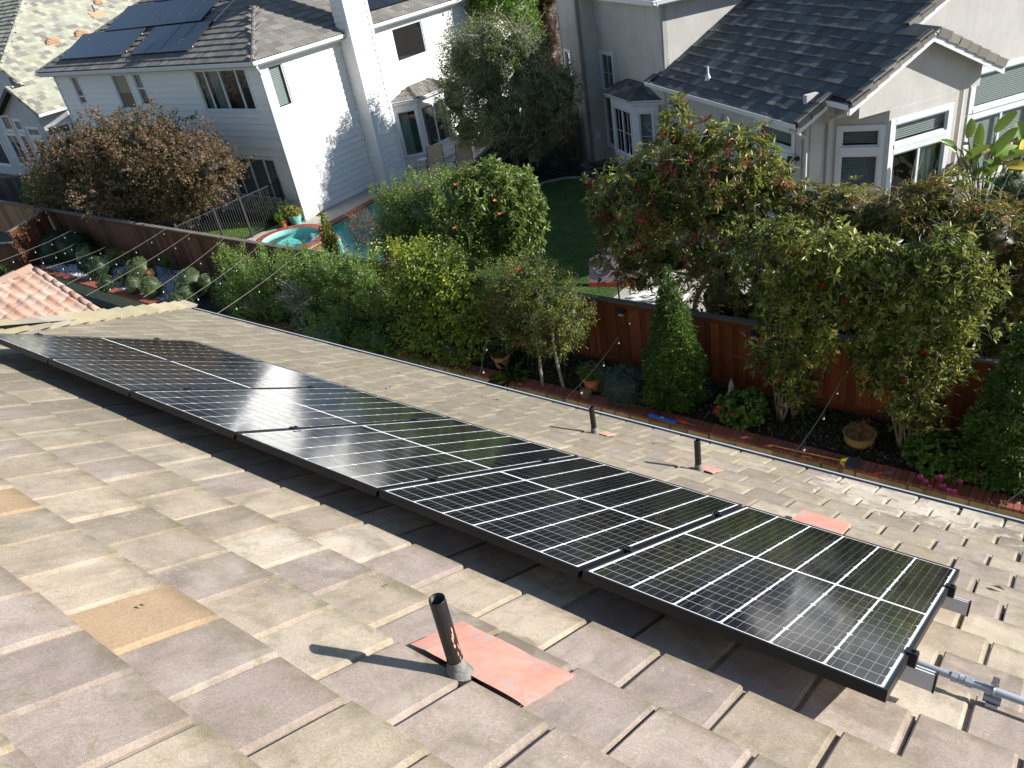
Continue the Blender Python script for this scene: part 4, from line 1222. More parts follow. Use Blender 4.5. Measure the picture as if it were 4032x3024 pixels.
# pool terrace: ring pieces round the water
mb = MB(); zt = ZG + .02
for q in ([(-25.3, 12.85), (-24.9, 12.85), (-24.9, 17.5), (-25.3, 17.5)], [(-24.9, 17.1), (-23.2, 17.1), (-23.2, 21.2), (-24.38, 21.2), (-24.38, 17.54), (-24.9, 17.54)], [(-24.35, 21.2), (-18.2, 21.2), (-18.2, 22.6), (-19.5, 26.5), (-24.35, 26.5)],
          [(-18.0, 15), (-17.4, 15), (-17.4, 21), (-18.0, 21.2)], [(-24.9, 12.85), (-17.5, 12.85), (-17.5, 13.65), (-24.9, 13.65)]):
    mb.prism([(x, y, zt) for x, y in q], (0, 0, -.06))
struct(mb.obj('terrace', 'concrete'))
mb = MB()
for i, q in enumerate(([(-39, 12.9), (-30.7, 12.9), (-30.7, 17.4), (-39, 17.4)],)): mb.add([(x, y, ZG + .0) for x, y in q], [(0, 1, 2, 3)])
struct(mb.obj('patio', 'dark_concrete'))
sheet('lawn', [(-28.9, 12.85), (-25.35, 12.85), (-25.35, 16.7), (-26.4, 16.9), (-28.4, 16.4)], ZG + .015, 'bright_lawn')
sheet('flower_bed', [(-30.6, 16.5), (-28.4, 16.45), (-26.4, 16.95), (-25.35, 16.75), (-25.35, 17.5), (-30.6, 17.5)], ZG + .02, 'bed_soil')
# pool basin, water, coping bricks
mb = MB()
n = len(pool); floor_ = [(x, y, ZG - 1.3) for x, y in pool]
mb.add(floor_, [tuple(range(n))])
for i in range(n):
    a, b = pool[i], pool[(i + 1) % n]
    mb.quad((*a, ZG - 1.3), (*b, ZG - 1.3), (*b, ZG - .02), (*a, ZG - .02), 0)
    mb.quad((*a, ZG - .18), (*b, ZG - .18), (*b, ZG - .02), (*a, ZG - .02), 0)
struct(mb.obj('pool_basin', 'pool_plaster'))
sheet('pool_water', pool, ZG - .12, 'pool_water')
pt = thing('pool_coping', 'red brick coping along the angular edge of the swimming pool', 'pool edge', (-21, 18, ZG))
mb = MB(); mb.box(-.046, .046, 0, .30, -.07, 0); BR = mb.mesh('brick', 'brick_red')
for i in range(n - 1):
    a, b = Vector((*pool[i], ZG + .05)), Vector((*pool[i + 1], ZG + .05)); d = (b - a).normalized(); nn = Vector((-d.y, d.x, 0)); 
    cen = Vector((-20.6, 17.5, ZG))
    if (a - cen).dot(nn) < 0: nn = -nn
    for k in range(int((b - a).length / .1)):
        p = a + d * (.05 + .1 * k) - nn * .02
        if in_view(p, .02):
            M = Matrix(((d.x, nn.x, 0, p.x), (d.y, nn.y, 0, p.y), (0, 0, 1, p.z), (0, 0, 0, 1)))
            link('brick', BR, pt).matrix_basis = M
# spa: raised ring of bricks, plaster bowl with seat step, water
spa = thing('spa', 'round raised spa with turquoise water and red brick rim by the pool', 'spa', (*spa_c, ZG))
mb = MB(); N_ = 48
i0, i1, i2 = ell(1.14, .98), ell(.95, .80), ell(.55, .42)
zs = ZG + .14
for r0, z0, r1, z1 in ((ell(1.15, .99), zs, ell(1.10, .95), zs - .35), (ell(1.10, .95), zs - .35, i2, zs - .40), (i2, zs - .40, ell(.5, .38), zs - .8)):
    for k in range(N_):
        k2 = (k + 1) % N_
        mb.quad((*r0[k], z0), (*r0[k2], z0), (*r1[k2], z1), (*r1[k], z1))
mb.add([(*p, zs - .8) for p in ell(.5, .38)], [tuple(range(N_))])
o_ = ell(1.44, 1.28)
for k in range(N_): mb.quad((*o_[k], ZG - .1), (*o_[(k + 1) % N_], ZG - .1), (*o_[(k + 1) % N_], zs - .02), (*o_[k], zs - .02), 1)
for k in range(N_): mb.quad((*o_[k], zs - .02), (*o_[(k + 1) % N_], zs - .02), (*ell(1.15, .99)[(k + 1) % N_], zs - .02), (*ell(1.15, .99)[k], zs - .02), 1)
mb.obj('bowl', ['pool_plaster', 'mortar'], spa)
mb = MB(); mb.add([(*p, zs - .11) for p in ell(1.13, .98)], [tuple(range(N_))]); mb.obj('spa_water', 'pool_water', spa)
for k in range(78):
    a = 2 * math.pi * k / 78; da = 2 * math.pi / 78 * .46
    rin, rout = 1.15, 1.46
    c = [(spa_c[0] + r * math.cos(a + s) , spa_c[1] + (r - .16) * math.sin(a + s), zs) for r, s in ((rin, -da), (rout, -da), (rout, da), (rin, da))]
    mb = MB(); mb.prism([(x, y, z - .06) for x, y, z in c], (0, 0, .065)); mb.obj('brick', 'brick_red', spa)

# ---- fences
def fence(t, a, b, z0, z1, mat, bw=.145, alt=True, cap=True, capmat='grey_cap', kick=True, outn=None, jitter=.004):
    a, b = Vector((*a, 0)), Vector((*b, 0)); d = (b - a).normalized(); nn = Vector((d.y, -d.x, 0))
    F = Matrix(((d.x, nn.x, 0, a.x), (d.y, nn.y, 0, a.y), (0, 0, 1, 0), (0, 0, 0, 1)))
    L = (b - a).length; k = 0; x = 0.0
    zb = z0 + (.14 if kick else .03)
    me = {}
    for w_, dep in ((bw - .008, 0.0), (bw + .02, .02)):
        mb = MB(); mb.box(0, w_, 0, .018, zb, z1); me[dep] = mb.mesh('board', mat)
    while x < L - .05:
        dep = .02 if (alt and k % 2) else 0.0
        o = link('board', me[dep], t); o.matrix_basis = F @ Matrix.Translation((x - (.014 if dep else 0), dep + RND.uniform(0, jitter), RND.uniform(-.006, .004)))
        x += bw; k += 1
    mb = MB()
    for z in (zb + .1, z1 - .25): mb.box(0, L, -.05, -.004, z, z + .09, 0, F)
    stuff(mb.obj('rail', mat, t))
    if kick:
        mb = MB(); mb.box(0, L, -.01, .035, z0 - .02, zb - .004, 0, F); mb.obj('kickboard', mat, t)
    if cap:
        mb = MB(); mb.box(-.02, L + .02, -.07, .075, z1 + .004, z1 + .045, 0, F); mb.obj('cap_board', capmat, t)
        mb = MB(); mb.box(0, L, .04, .058, z1 - .09, z1, 0, F); mb.obj('trim_board', mat, t)
    return F
FT = -7.5
t = thing('wooden_fence', 'long reddish brown board fence behind the planting bed at right', 'fence', (-5, 12.7, ZG))
fence(t, (-13.0, 12.7), (4.0, 12.7), ZG, FT, 'redwood_board')
t = thing('wooden_fence', 'dark brown board fence with pale battens along the pool garden', 'fence', (-24, 12.7, ZG))
FB = fence(t, (-34.2, 12.7), (-13.02, 12.7), ZG, FT, 'brown_board', bw=.19, alt=False)
for k in range(11):
    mb = MB(); x = 2.45 + k * 2.02; mb.box(x, x + .035, .02, .045, ZG + .14, FT - .09, 0, FB); mb.obj('batten', 'grey_board', t)
t = thing('wooden_fence', 'light brown board fence at far left beyond the fence corner', 'fence', (-40, 12.75, ZG))
fence(t, (-52, 12.75), (-34.3, 12.75), ZG, FT, 'tan_board', bw=.3, alt=False)
t = thing('wooden_fence', 'short dark fence panel running from the corner towards our house', 'fence', (-33.6, 11.6, ZG))
fence(t, (-34.2, 12.6), (-32.9, 10.6), YL, FT, 'brown_board', bw=.17, alt=False)
t = thing('wooden_fence', 'lower dark fence piece at the left edge of the garden', 'fence', (-34, 10.2, YL))
fence(t, (-35.5, 9.6), (-32.9, 10.55), YL, -7.9, 'brown_board', bw=.17, alt=False)
t = thing('wooden_fence', 'divider fence with sunlit and shaded stretches put into its board colours between the two rear gardens', 'fence', (-18.6, 22, ZG))
fence(t, (-17.2, 17.4), (-18.25, 20.75), ZG, FT, 'sunlit_tint_board', bw=.14, alt=False, kick=False)  # sun on this end is put into the board colour
fence(t, (-18.25, 20.75), (-20.4, 27.6), ZG, FT, 'grey_board', bw=.14, alt=False, kick=False)  # same fence, tree shade put into the darker board colour
t = thing('wooden_gate', 'dark wooden side gate between the cream wall and the divider fence', 'gate', (-18.4, 25.9, ZG))
fence(t, (-20.0, 26.3), (-17.0, 25.45), ZG, -7.25, 'grey_board', bw=.15, alt=False, kick=False)
mb = MB(); mb.box(-17.05, -16.93, 25.36, 25.48, ZG, -7.1); mb.obj('post', 'grey_board', t)
t = thing('wooden_fence', 'dark shaded side fence below the pale house at far left', 'fence', (-42, 15.5, ZG))
fence(t, (-46, 14.6), (-40.2, 17.0), ZG, -7.6, 'grey_board', bw=.2, alt=False, kick=False)
# black metal pool fence
t = thing('pool_fence', 'black metal picket fence between the small lawn and the spa', 'fence', (-25.25, 15.2, ZG))
X = -25.25
mb = MB(); mb.box(X - .009, X + .009, -.0, .016, ZG + .05, -7.52); PK = mb.mesh('picket', 'dark_metal')
for k in range(47):
    y = 12.95 + k * .0975; link('picket', PK, t).matrix_basis = Matrix.Translation((0, y, 0))
for z in (-7.52, ZG + .12):
    mb = MB(); mb.box(X - .018, X + .018, 12.9, 17.5, z, z + .035); mb.obj('rail', 'dark_metal', t)
for y in (12.95, 14.5, 15.62, 17.42):
    mb = MB(); mb.box(X - .035, X + .035, y - .035, y + .035, ZG, -7.42); mb.box(X - .042, X + .042, y - .042, y + .042, -7.42, -7.40); mb.obj('post', 'dark_metal', t)

# ---- raised planting bed: retaining wall, brick cap, soil, gravel
bed = thing('retaining_wall', 'low stone retaining wall with red brick cap below our roof', 'wall', (-10, 11.1, YL))
yc = lambda x: 11.03 if x > -14 else (10.42 + (11.03 - 10.42) * max(0, min(1, (x + 22) / 8.0)) if x > -22 else 10.42 + .012 * (-22 - x) * 1.8)
mb = MB()
xs = [-33 + i * .5 for i in range(78)]
for a, b in zip(xs[:-1], xs[1:]):
    mb.quad((a, yc(a) + .04, YL), (b, yc(b) + .04, YL), (b, yc(b) + .04, ZG - .06), (a, yc(a) + .04, ZG - .06), 0)
    mb.quad((a, yc(a) + .02, ZG - .06), (b, yc(b) + .02, ZG - .06), (b, yc(b) + .3, ZG - .06), (a, yc(a) + .3, ZG - .06), 1)
mb.obj('wall_face', ['wall_render', 'mortar'], bed)
mb = MB(); mb.box(-.046, .046, 0, .29, -.055, 0); mb.v = [(x, y, z - (.006 if y < .01 and z > -.01 else 0)) for x, y, z in mb.v]; BK = mb.mesh('brick', 'brick_red')
rest = MB(); cnt = 0
x = -32.9
while x < 2.0:
    p = Vector((x, yc(x), ZG + .03))
    if in_view(p, .01) and (x < -22.4 or x > -12.2) and cnt < 298:
        s = (yc(x + .1) - yc(x - .1)) / .2
        o = link('brick', BK, bed); o.matrix_basis = Matrix.Translation(p + Vector((0, RND.uniform(-.006, .006), RND.uniform(-.003, .003)))) @ Matrix.Rotation(math.atan(s) + RND.uniform(-.01, .01), 4, 'Z'); cnt += 1
    else:
        rest.tint = RND.random(); rest.box(x - .046, x + .046, p.y, p.y + .29, ZG - .03, ZG + .03)
    x += .1
stuff(rest.obj('brick_run', 'brick_red', bed))
# flagstones on the face of the wall (right part)
x = -12.5
row = 0
edges = {0: [], 1: []}
z_split = lambda x: YL + .22 + .06 * math.sin(x * 5.1) + .04 * math.sin(x * 11.7 + 1)
for r in (0, 1):
    x = -12.5 + .15 * r
    while x < 2:
        w = RND.uniform(.22, .5); sl = RND.uniform(-.06, .06); g = .012
        if r == 0: pts = [(x + g, YL), (x + w - g, YL), (x + w - g + sl, z_split(x + w) - g), (x + w / 2, z_split(x + w / 2) - g), (x + g, z_split(x) - g)]
        else: pts = [(x + g, z_split(x) + g), (x + w / 2, z_split(x + w / 2) + g), (x + w - g, z_split(x + w) + g), (x + w - g + sl, ZG - .035), (x + g, ZG - .035)]
        mb = MB(); mb.prism([(px, 11.07, pz) for px, pz in pts], (0, -.03 - RND.uniform(0, .018), 0)); mb.obj('stone', 'sandstone', bed)
        x += w
mb = MB()
for a, b in zip(xs[:-1], xs[1:]): mb.quad((a, yc(a) + .25, ZG - .02), (b, yc(b) + .25, ZG - .02), (b, 12.75, ZG - .02), (a, 12.75, ZG - .02))
struct(mb.obj('planting_bed', 'bed_soil'))
# white pebbles in the left part of the bed
def pebbles(name, n, xr, yr, z, mat, s=(.02, .045)):
    mb = MB()
    base = [(1, 0, 0), (0, 1, 0), (-1, 0, 0), (0, -1, 0), (0, 0, .8)]
    for i in range(n):
        x, y = RND.uniform(*xr), RND.uniform(*yr(0)); 
        r = RND.uniform(*s); a = RND.uniform(0, 6.3); mb.tint = RND.random() + .001
        ca, sa = math.cos(a), math.sin(a); k = RND.uniform(.6, 1)
        mb.add([(x + (p[0] * ca - p[1] * k * sa) * r, y + (p[0] * sa + p[1] * k * ca) * r, z + p[2] * r) for p in base], [(0, 1, 4), (1, 2, 4), (2, 3, 4), (3, 0, 4)])
    return stuff(mb.obj(name, mat))
pebbles('white_pebbles', 9000, (-32.8, -22.6), lambda q: (10.75, 12.6), ZG - .02, 'white_gravel')
for (x0, x1, y) in ((-29.6, -28.6, 11.35), (-28.4, -26.9, 11.2)):
    t = thing('edging', {-29.6: 'short curved terracotta edging in the white pebbles, further left', -28.4: 'short curved terracotta edging in the white pebbles, next to the round topiary'}[x0], 'edging', (x0, y, ZG), 'terracotta edgings in the white pebbles')
    for k in range(int((x1 - x0) / .16)):
        x = x0 + k * .16; mb = MB(); mb.box(x, x + .15, y + .12 * math.sin(k * .9), y + .06 + .12 * math.sin(k * .9), ZG - .03, ZG + .09); mb.obj('brick', 'brick_red', t)
# garden of the cream house
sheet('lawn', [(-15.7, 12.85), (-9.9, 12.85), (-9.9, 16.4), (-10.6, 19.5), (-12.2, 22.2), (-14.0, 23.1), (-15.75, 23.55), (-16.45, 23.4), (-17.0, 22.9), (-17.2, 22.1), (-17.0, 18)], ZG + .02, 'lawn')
mb = MB()
cur = [(-16.9, 19.5), (-17.2, 22.1), (-17.05, 22.9), (-16.5, 23.45), (-15.8, 23.62), (-14.6, 23.4), (-13.2, 22.7)]
for (ax, ay), (bx, by) in zip(cur[:-1], cur[1:]):
    d = Vector((bx - ax, by - ay, 0)).normalized(); nn = Vector((-d.y, d.x, 0)) * .16
    mb.prism([(ax, ay, ZG - .02), (bx, by, ZG - .02), (bx - nn.x, by - nn.y, ZG - .02), (ax - nn.x, ay - nn.y, ZG - .02)], (0, 0, .07))
struct(mb.obj('kerb', 'dark_concrete'))
sheet('planting_bed', [(-17.2, 22.3), (-16.5, 23.6), (-15.8, 23.75), (-12.8, 22.6), (-12.0, 22.4), (-13.5, 24.5), (-16.6, 25.2), (-19.8, 26.2), (-18.3, 21)], ZG + .012, 'bed_soil')
sheet('patio', [(-9.85, 12.85), (6, 12.85), (6, 16.5), (-4.9, 19.8), (-6.5, 20.2), (-10.5, 19.4), (-9.8, 16.4)], ZG + .02, 'concrete')
fl = thing('stepping_path', 'dark flagstones of the side path by the cream house corner', 'path', (-15.6, 24.3, ZG))
for (x, y) in ((-15.9, 24.1), (-15.3, 23.9), (-16.2, 24.6), (-15.6, 24.5), (-16.5, 24.9), (-15.0, 24.2)):
    mb = MB(); k = 7; ph = RND.uniform(0, 6)
    mb.prism([(x + .28 * RND.uniform(.7, 1.1) * math.cos(ph + q * 2 * math.pi / k), y + .22 * RND.uniform(.7, 1.1) * math.sin(ph + q * 2 * math.pi / k), ZG) for q in range(k)], (0, 0, .045)); mb.obj('flagstone', 'flagstone', fl)

# leaf litter in the bed, blades of grass on the lawns
def scatter(name, n, mat, pts, ln, wd, up, tint=(.1, .9)):
    n = len(pts); D = NR.normal(size=(n, 3)); D[:, 2] = np.abs(D[:, 2]) * .3 + up
    V, T, tt = leaf_geo(np.asarray(pts), D, NR.uniform(*ln, n), NR.uniform(*wd, n), NR.uniform(*tint, n))
    return stuff(link(name, mesh_np(name, V, T, tt, mat)))
# ================================================================== vegetation kit
def mesh_np(name, V, tris, tint, mats, matidx=None, smooth=False):
    me = bpy.data.meshes.new(name)
    V = np.asarray(V, np.float32); tris = np.asarray(tris, np.int32)
    me.vertices.add(len(V)); me.vertices.foreach_set('co', V.ravel())
    me.loops.add(tris.size); me.loops.foreach_set('vertex_index', tris.ravel())
    me.polygons.add(len(tris)); me.polygons.foreach_set('loop_start', np.arange(0, tris.size, 3, dtype=np.int32))
    me.polygons.foreach_set('loop_total', np.full(len(tris), 3, np.int32))
    for m in (mats if isinstance(mats, (list, tuple)) else [mats]): me.materials.append(MATS[m])
    if matidx is not None: me.polygons.foreach_set('material_index', np.asarray(matidx, np.int32))
    at = me.attributes.new('tint', 'FLOAT', 'POINT'); at.data.foreach_set('value', np.asarray(tint, np.float32))
    me.update(calc_edges=True); me.validate()
    return me
def unit(a):
    return a / np.maximum(np.linalg.norm(a, axis=-1, keepdims=True), 1e-9)
def leaf_geo(P, D, ln, wd, tint, fold=.3, droop=.12):
    n = len(P)
    D = unit(D); S = unit(np.cross(D, unit(NR.normal(size=(n, 3)) * .55 + np.array([0, 0, 1.0]))))
    Nn = np.cross(S, D)
    ln = np.broadcast_to(ln, (n,))[:, None]; wd = np.broadcast_to(wd, (n,))[:, None]
    tip = P + D * ln - np.array([0, 0, 1.0]) * droop * ln
    mid = P + D * ln * .48
    Lf = mid + S * wd * .5 + Nn * wd * fold * .5; Rt = mid - S * wd * .5 + Nn * wd * fold * .5
    V = np.stack([P, Rt, tip, Lf], 1).reshape(-1, 3)
    i = np.arange(n, dtype=np.int32)[:, None] * 4
    T = np.concatenate([i + np.array([[0, 1, 2]]), i + np.array([[0, 2, 3]])], 1).reshape(-1, 3)
    return V, T, np.repeat(tint, 4)
ICO = None
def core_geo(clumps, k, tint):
    """rough lumps for the inner leaves, tinted dark to stand in for shade"""
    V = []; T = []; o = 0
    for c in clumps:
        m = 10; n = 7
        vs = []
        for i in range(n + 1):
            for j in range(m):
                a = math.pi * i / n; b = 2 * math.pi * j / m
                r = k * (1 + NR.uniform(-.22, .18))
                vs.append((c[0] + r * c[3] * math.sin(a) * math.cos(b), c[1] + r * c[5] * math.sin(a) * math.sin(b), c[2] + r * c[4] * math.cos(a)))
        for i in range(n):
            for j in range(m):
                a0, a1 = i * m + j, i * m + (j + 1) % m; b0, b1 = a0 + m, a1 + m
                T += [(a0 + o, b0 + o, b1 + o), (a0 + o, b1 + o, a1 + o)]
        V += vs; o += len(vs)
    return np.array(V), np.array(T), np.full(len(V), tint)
def shell(clumps, n, lo=.78, hi=1.02, zmin=None, lump=.18):
    """points over the outer skin of a set of ellipsoids, with outward directions"""
    C = np.array([c[:3] for c in clumps]); Rr = np.array([(c[3], c[5], c[4]) for c in clumps])
    area = (Rr[:, 0] * Rr[:, 2] + Rr[:, 0] * Rr[:, 1] + Rr[:, 1] * Rr[:, 2]); pr = area / area.sum()
    out_p = []; out_d = []; tot = 0
    while tot < n:
        k = NR.choice(len(C), size=n, p=pr)
        u = unit(NR.normal(size=(n, 3)))
        r = NR.uniform(lo, hi, n)[:, None] * (1 + lump * np.sin(u[:, :1] * 5 + k[:, None]) * np.cos(u[:, 1:2] * 6 + k[:, None] * 2))
        p = C[k] + u * Rr[k] * r
        q = np.linalg.norm((p[:, None, :] - C[None]) / Rr[None], axis=2); q[np.arange(n), k] = 9
        ok = q.min(1) > .72
        if zmin is not None: ok &= p[:, 2] > zmin
        p = p[ok]; d = unit(u[ok] / Rr[k[ok]])
        out_p.append(p); out_d.append(d); tot += len(p)
        if len(p) < 3: break
    P = np.concatenate(out_p)[:n]; D = np.concatenate(out_d)[:n]
    return P, D
def dep(cl, f=.85):
    return [(*c, c[3] * f) for c in cl]
def foliage(name, parent, clumps, mat, n, k, style='spray', sl=.25, ln=.06, wd=.03, up=.35, core=.66, coretint=.1, zmin=None, lo=.78, hi=1.02, fold=.3, droop=.12, tspread=.16, redtips=0.0, lump=.18):
    """leafy crown: n sprigs of k leaves on the skin of the clumps; one mesh of leaf-sized faces"""
    P, D = shell(clumps, n, lo, hi, zmin, lump)
    n = len(P)
    A = unit(D + np.array([0, 0, up]) + NR.normal(size=(n, 3)) * .28)
    base_t = np.clip(.5 + NR.normal(size=n) * tspread + .12 * np.sin(P[:, 0] * 2.3) * np.cos(P[:, 2] * 2.9), .05, .93)
    s = NR.uniform(.7, 1.25, n)
    q = np.tile(np.arange(k) / max(k - 1, 1), (n, 1)) + NR.uniform(-.06, .06, (n, k))
    perp = unit(np.cross(A[:, None, :], NR.normal(size=(n, k, 3))))
    if style == 'whorl':
        pos = P[:, None] + A[:, None] * (q * .05)[..., None]
        dr = A[:, None] * NR.uniform(.15, .75, (n, k, 1)) + perp
        ll = ln * s[:, None] * NR.uniform(.55, 1.25, (n, k))
    elif style == 'hang':
        pos = P[:, None] + (A[:, None] * .25 + np.array([0, 0, -1.0]) * 1.0) * (q * sl)[..., None] * s[:, None, None]
        dr = perp * .35 + np.array([0, 0, -1.0]) + A[:, None] * .25
        ll = ln * s[:, None] * NR.uniform(.7, 1.2, (n, k))
    elif style == 'tuft':
        pos = P[:, None] + perp * NR.uniform(0, sl, (n, k, 1))
        dr = A[:, None] * NR.uniform(.3, 1.3, (n, k, 1)) + perp
        ll = ln * NR.uniform(.6, 1.3, (n, k))
    else:
        pos = P[:, None] + A[:, None] * ((q - .35) * sl)[..., None] * s[:, None, None] + perp * .012
        dr = A[:, None] * .65 + perp
        ll = ln * NR.uniform(.45, 1.4, (n, k)) * (1.1 - .45 * np.clip(q, 0, 1))
    tt = np.clip(base_t[:, None] + NR.normal(size=(n, k)) * .07, .02, .94)
    if redtips:
        red = NR.uniform(size=n) < redtips
        tt[red] = NR.uniform(.965, 1.0, (red.sum(), k))
    V, T, t = leaf_geo(pos.reshape(-1, 3), dr.reshape(-1, 3), ll.reshape(-1), wd / ln * ll.reshape(-1), tt.reshape(-1), fold, droop)
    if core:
        Vc, Tc, tc = core_geo(clumps, core, coretint)  # dark tint of these lumps paints the shade between leaves
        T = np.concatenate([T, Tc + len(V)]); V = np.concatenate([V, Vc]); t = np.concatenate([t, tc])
    return link(name, mesh_np(name, V, T, t, mat), parent)
def limbs(parent, paths, mat='bark_grey', name='trunk', n=7):
    mb = MB()
    for pts, r0, r1 in paths:
        pts = [Vector(p) for p in pts]
        fine = []
        for a, b in zip(pts[:-1], pts[1:]):
            for i in range(4):
                w = a.lerp(b, i / 4); fine.append(w + Vector((RND.uniform(-1, 1), RND.uniform(-1, 1), RND.uniform(-1, 1))) * r0 * (.35 if i else 0))
        fine.append(pts[-1]); m = len(fine)
        mb.tube(fine, [r0 + (r1 - r0) * i / (m - 1) for i in range(m)], n)
    return mb.obj(name, mat, parent, True)
def twigs(parent, clumps, n, L, r=.004, mat='bark_pale', name='bare_twig', up=.4, hi=1.15, nseg=3):
    """bare or thin twigs sticking out of a crown"""
    P, D = shell(clumps, n, .8, hi)
    mb = MB()
    for p, d in zip(P, D):
        p = Vector(p); d = Vector(d) + Vector((0, 0, up)) + Vector(NR.normal(size=3) * .5); d.normalize()
        pts = [p - d * L * .4]
        for i in range(nseg):
            d = (d + Vector(NR.normal(size=3)) * .3).normalized(); pts.append(pts[-1] + d * L * RND.uniform(.3, .6))
        mb.tube(pts, [r * (1 - .7 * i / nseg) for i in range(nseg + 1)], 3, caps=False)
    return stuff(mb.obj(name, mat, parent))
def blossoms(parent, pts, r, mat, petals=7, name='flower'):
    """single flowers, each a little star of petals"""
    mb = MB()
    for i in range(petals):
        a = i * 2.4; e = .2 + .9 * (i / petals)
        d = Vector((math.cos(a) * math.cos(e), math.sin(a) * math.cos(e), math.sin(e))); s = Vector((-math.sin(a), math.cos(a), 0))
        mb.add([(0, 0, 0), d * r * .7 + s * r * .35, d * r * 1.1, d * r * .7 - s * r * .35], [(0, 1, 2, 3)])
    me = mb.mesh(name, mat)
    for p in pts:
        o = link(name, me, parent); o.matrix_basis = Matrix.Translation(p) @ Matrix.Rotation(RND.uniform(0, 6), 4, 'Z') @ Matrix.Scale(RND.uniform(.75, 1.2), 4)
def on_crown(clumps, n, towards=(0, -1, .5), zr=None, hi=1.08):
    """points on the side of a crown that looks towards a direction"""
    P, D = shell(clumps, 600, .98, hi, None, .1); t = np.array(towards) / np.linalg.norm(towards)
    ok = D @ t > .25
    if zr: ok &= (P[:, 2] > zr[0]) & (P[:, 2] < zr[1])
    P = P[ok]
    return [Vector(p) for p in P[NR.permutation(len(P))[:n]]]
simple('bark_grey', (.20, .17, .145), .9, nscale=20, namt=.4, bscale=40, bstr=.8)
simple('bark_pale', (.36, .33, .29), .9, nscale=20, namt=.25)
simple('bark_brown', (.13, .085, .055), .9, nscale=20, namt=.4, bscale=40, bstr=.8)
simple('flower_red', (.62, .035, .025), .6)
simple('flower_pink', (.70, .12, .24), .6)
simple('flower_orange', (.80, .20, .06), .6)
simple('flower_lilac', (.45, .28, .50), .6)
simple('flower_white', (.75, .74, .70), .6)
leafmat('leaf_maple', [(0, (.032, .024, .014)), (.3, (.10, .064, .038)), (.5, (.165, .098, .060)), (.72, (.21, .132, .082)), (.9, (.21, .10, .08)), (1, (.28, .11, .08))], .6)
leafmat('leaf_bright', [(0, (0.02, 0.05, 0.006)), (.4, (0.09, 0.2, 0.02)), (.7, (0.16, 0.3, 0.03)), (1, (0.24, 0.36, 0.05))], .45)
leafmat('leaf_bush', [(0, (0.035, 0.0612, 0.014)), (.4, (0.149, 0.227, 0.0525)), (.7, (0.227, 0.315, 0.0788)), (1, (0.2, 0.24, 0.07))], .42)
leafmat('leaf_jun', [(0, (0.0349, 0.062, 0.0155)), (.4, (0.145, 0.242, 0.0542)), (.7, (0.222, 0.33, 0.0775)), (1, (0.19, 0.23, 0.07))], .4)
leafmat('leaf_yellow', [(0, (0.0466, 0.0698, 0.0124)), (.35, (0.139, 0.217, 0.0311)), (.6, (0.294, 0.373, 0.0544)), (.85, (0.559, 0.559, 0.0776)), (1, (0.48, 0.38, 0.05))], .42)
leafmat('leaf_bottle', [(0, (.02, .03, .008)), (.3, (.075, .095, .022)), (.55, (.17, .20, .045)), (.8, (.30, .32, .075)), (1, (.44, .42, .12))], .42)
leafmat('leaf_pieris', [(0, (.02, .03, .006)), (.3, (.085, .12, .022)), (.55, (.19, .225, .042)), (.8, (.32, .31, .085)), (.94, (.38, .29, .10)), (.96, (.32, .035, .035)), (1, (.38, .06, .06))], .38, .36)
leafmat('leaf_olive', [(0, (.03, .03, .008)), (.35, (.11, .12, .024)), (.6, (.24, .21, .05)), (.85, (.36, .23, .07)), (.94, (.40, .20, .065)), (.96, (.36, .06, .04)), (1, (.40, .09, .05))], .42, .36)
leafmat('leaf_conifer', [(0, (0.0153, 0.0382, 0.0051)), (.5, (0.0574, 0.128, 0.0153)), (1, (0.12, 0.17, 0.02))], .55, .2)
leafmat('leaf_gold', [(0, (0.048, 0.06, 0.0096)), (.5, (0.204, 0.216, 0.036)), (1, (0.32, 0.28, 0.05))], .55, .2)
leafmat('leaf_topiary', [(0, (0.0206, 0.0385, 0.0138)), (.5, (0.117, 0.165, 0.0578)), (1, (0.17, 0.19, 0.075))], .55, .2)
leafmat('leaf_dark', [(0, (0.008, 0.018, 0.006)), (.5, (0.025, 0.055, 0.018)), (1, (0.06, 0.1, 0.03))], .5, .2)
leafmat('leaf_blue', [(0, (0.02, 0.035, 0.03)), (.5, (0.06, 0.1, 0.075)), (1, (0.13, 0.18, 0.13))], .5, .2)
leafmat('leaf_willow', [(0, (.05, .065, .03)), (.4, (.17, .20, .095)), (.7, (.29, .32, .16)), (1, (.42, .42, .22))], .5)
leafmat('leaf_red', [(0, (0.02, 0.005, 0.006)), (.5, (0.07, 0.018, 0.018)), (1, (0.15, 0.04, 0.035))], .5)
leafmat('leaf_rust', [(0, (0.1, 0.05, 0.02)), (.5, (0.3, 0.14, 0.06)), (1, (0.42, 0.16, 0.09))], .55)
leafmat('leaf_banana', [(0, (0.05, 0.1, 0.015)), (.5, (0.12, 0.23, 0.03)), (.9, (0.22, 0.33, 0.06)), (.95, (0.5, 0.34, 0.05)), (1, (0.55, 0.42, 0.08))], .35, .25)
leafmat('leaf_grass', [(0, (.015, .035, .008)), (.5, (.04, .09, .02)), (1, (.09, .15, .035))], .6)
simple('dry_leaf', (.42, .34, .20), .85, nscale=8, namt=.3)


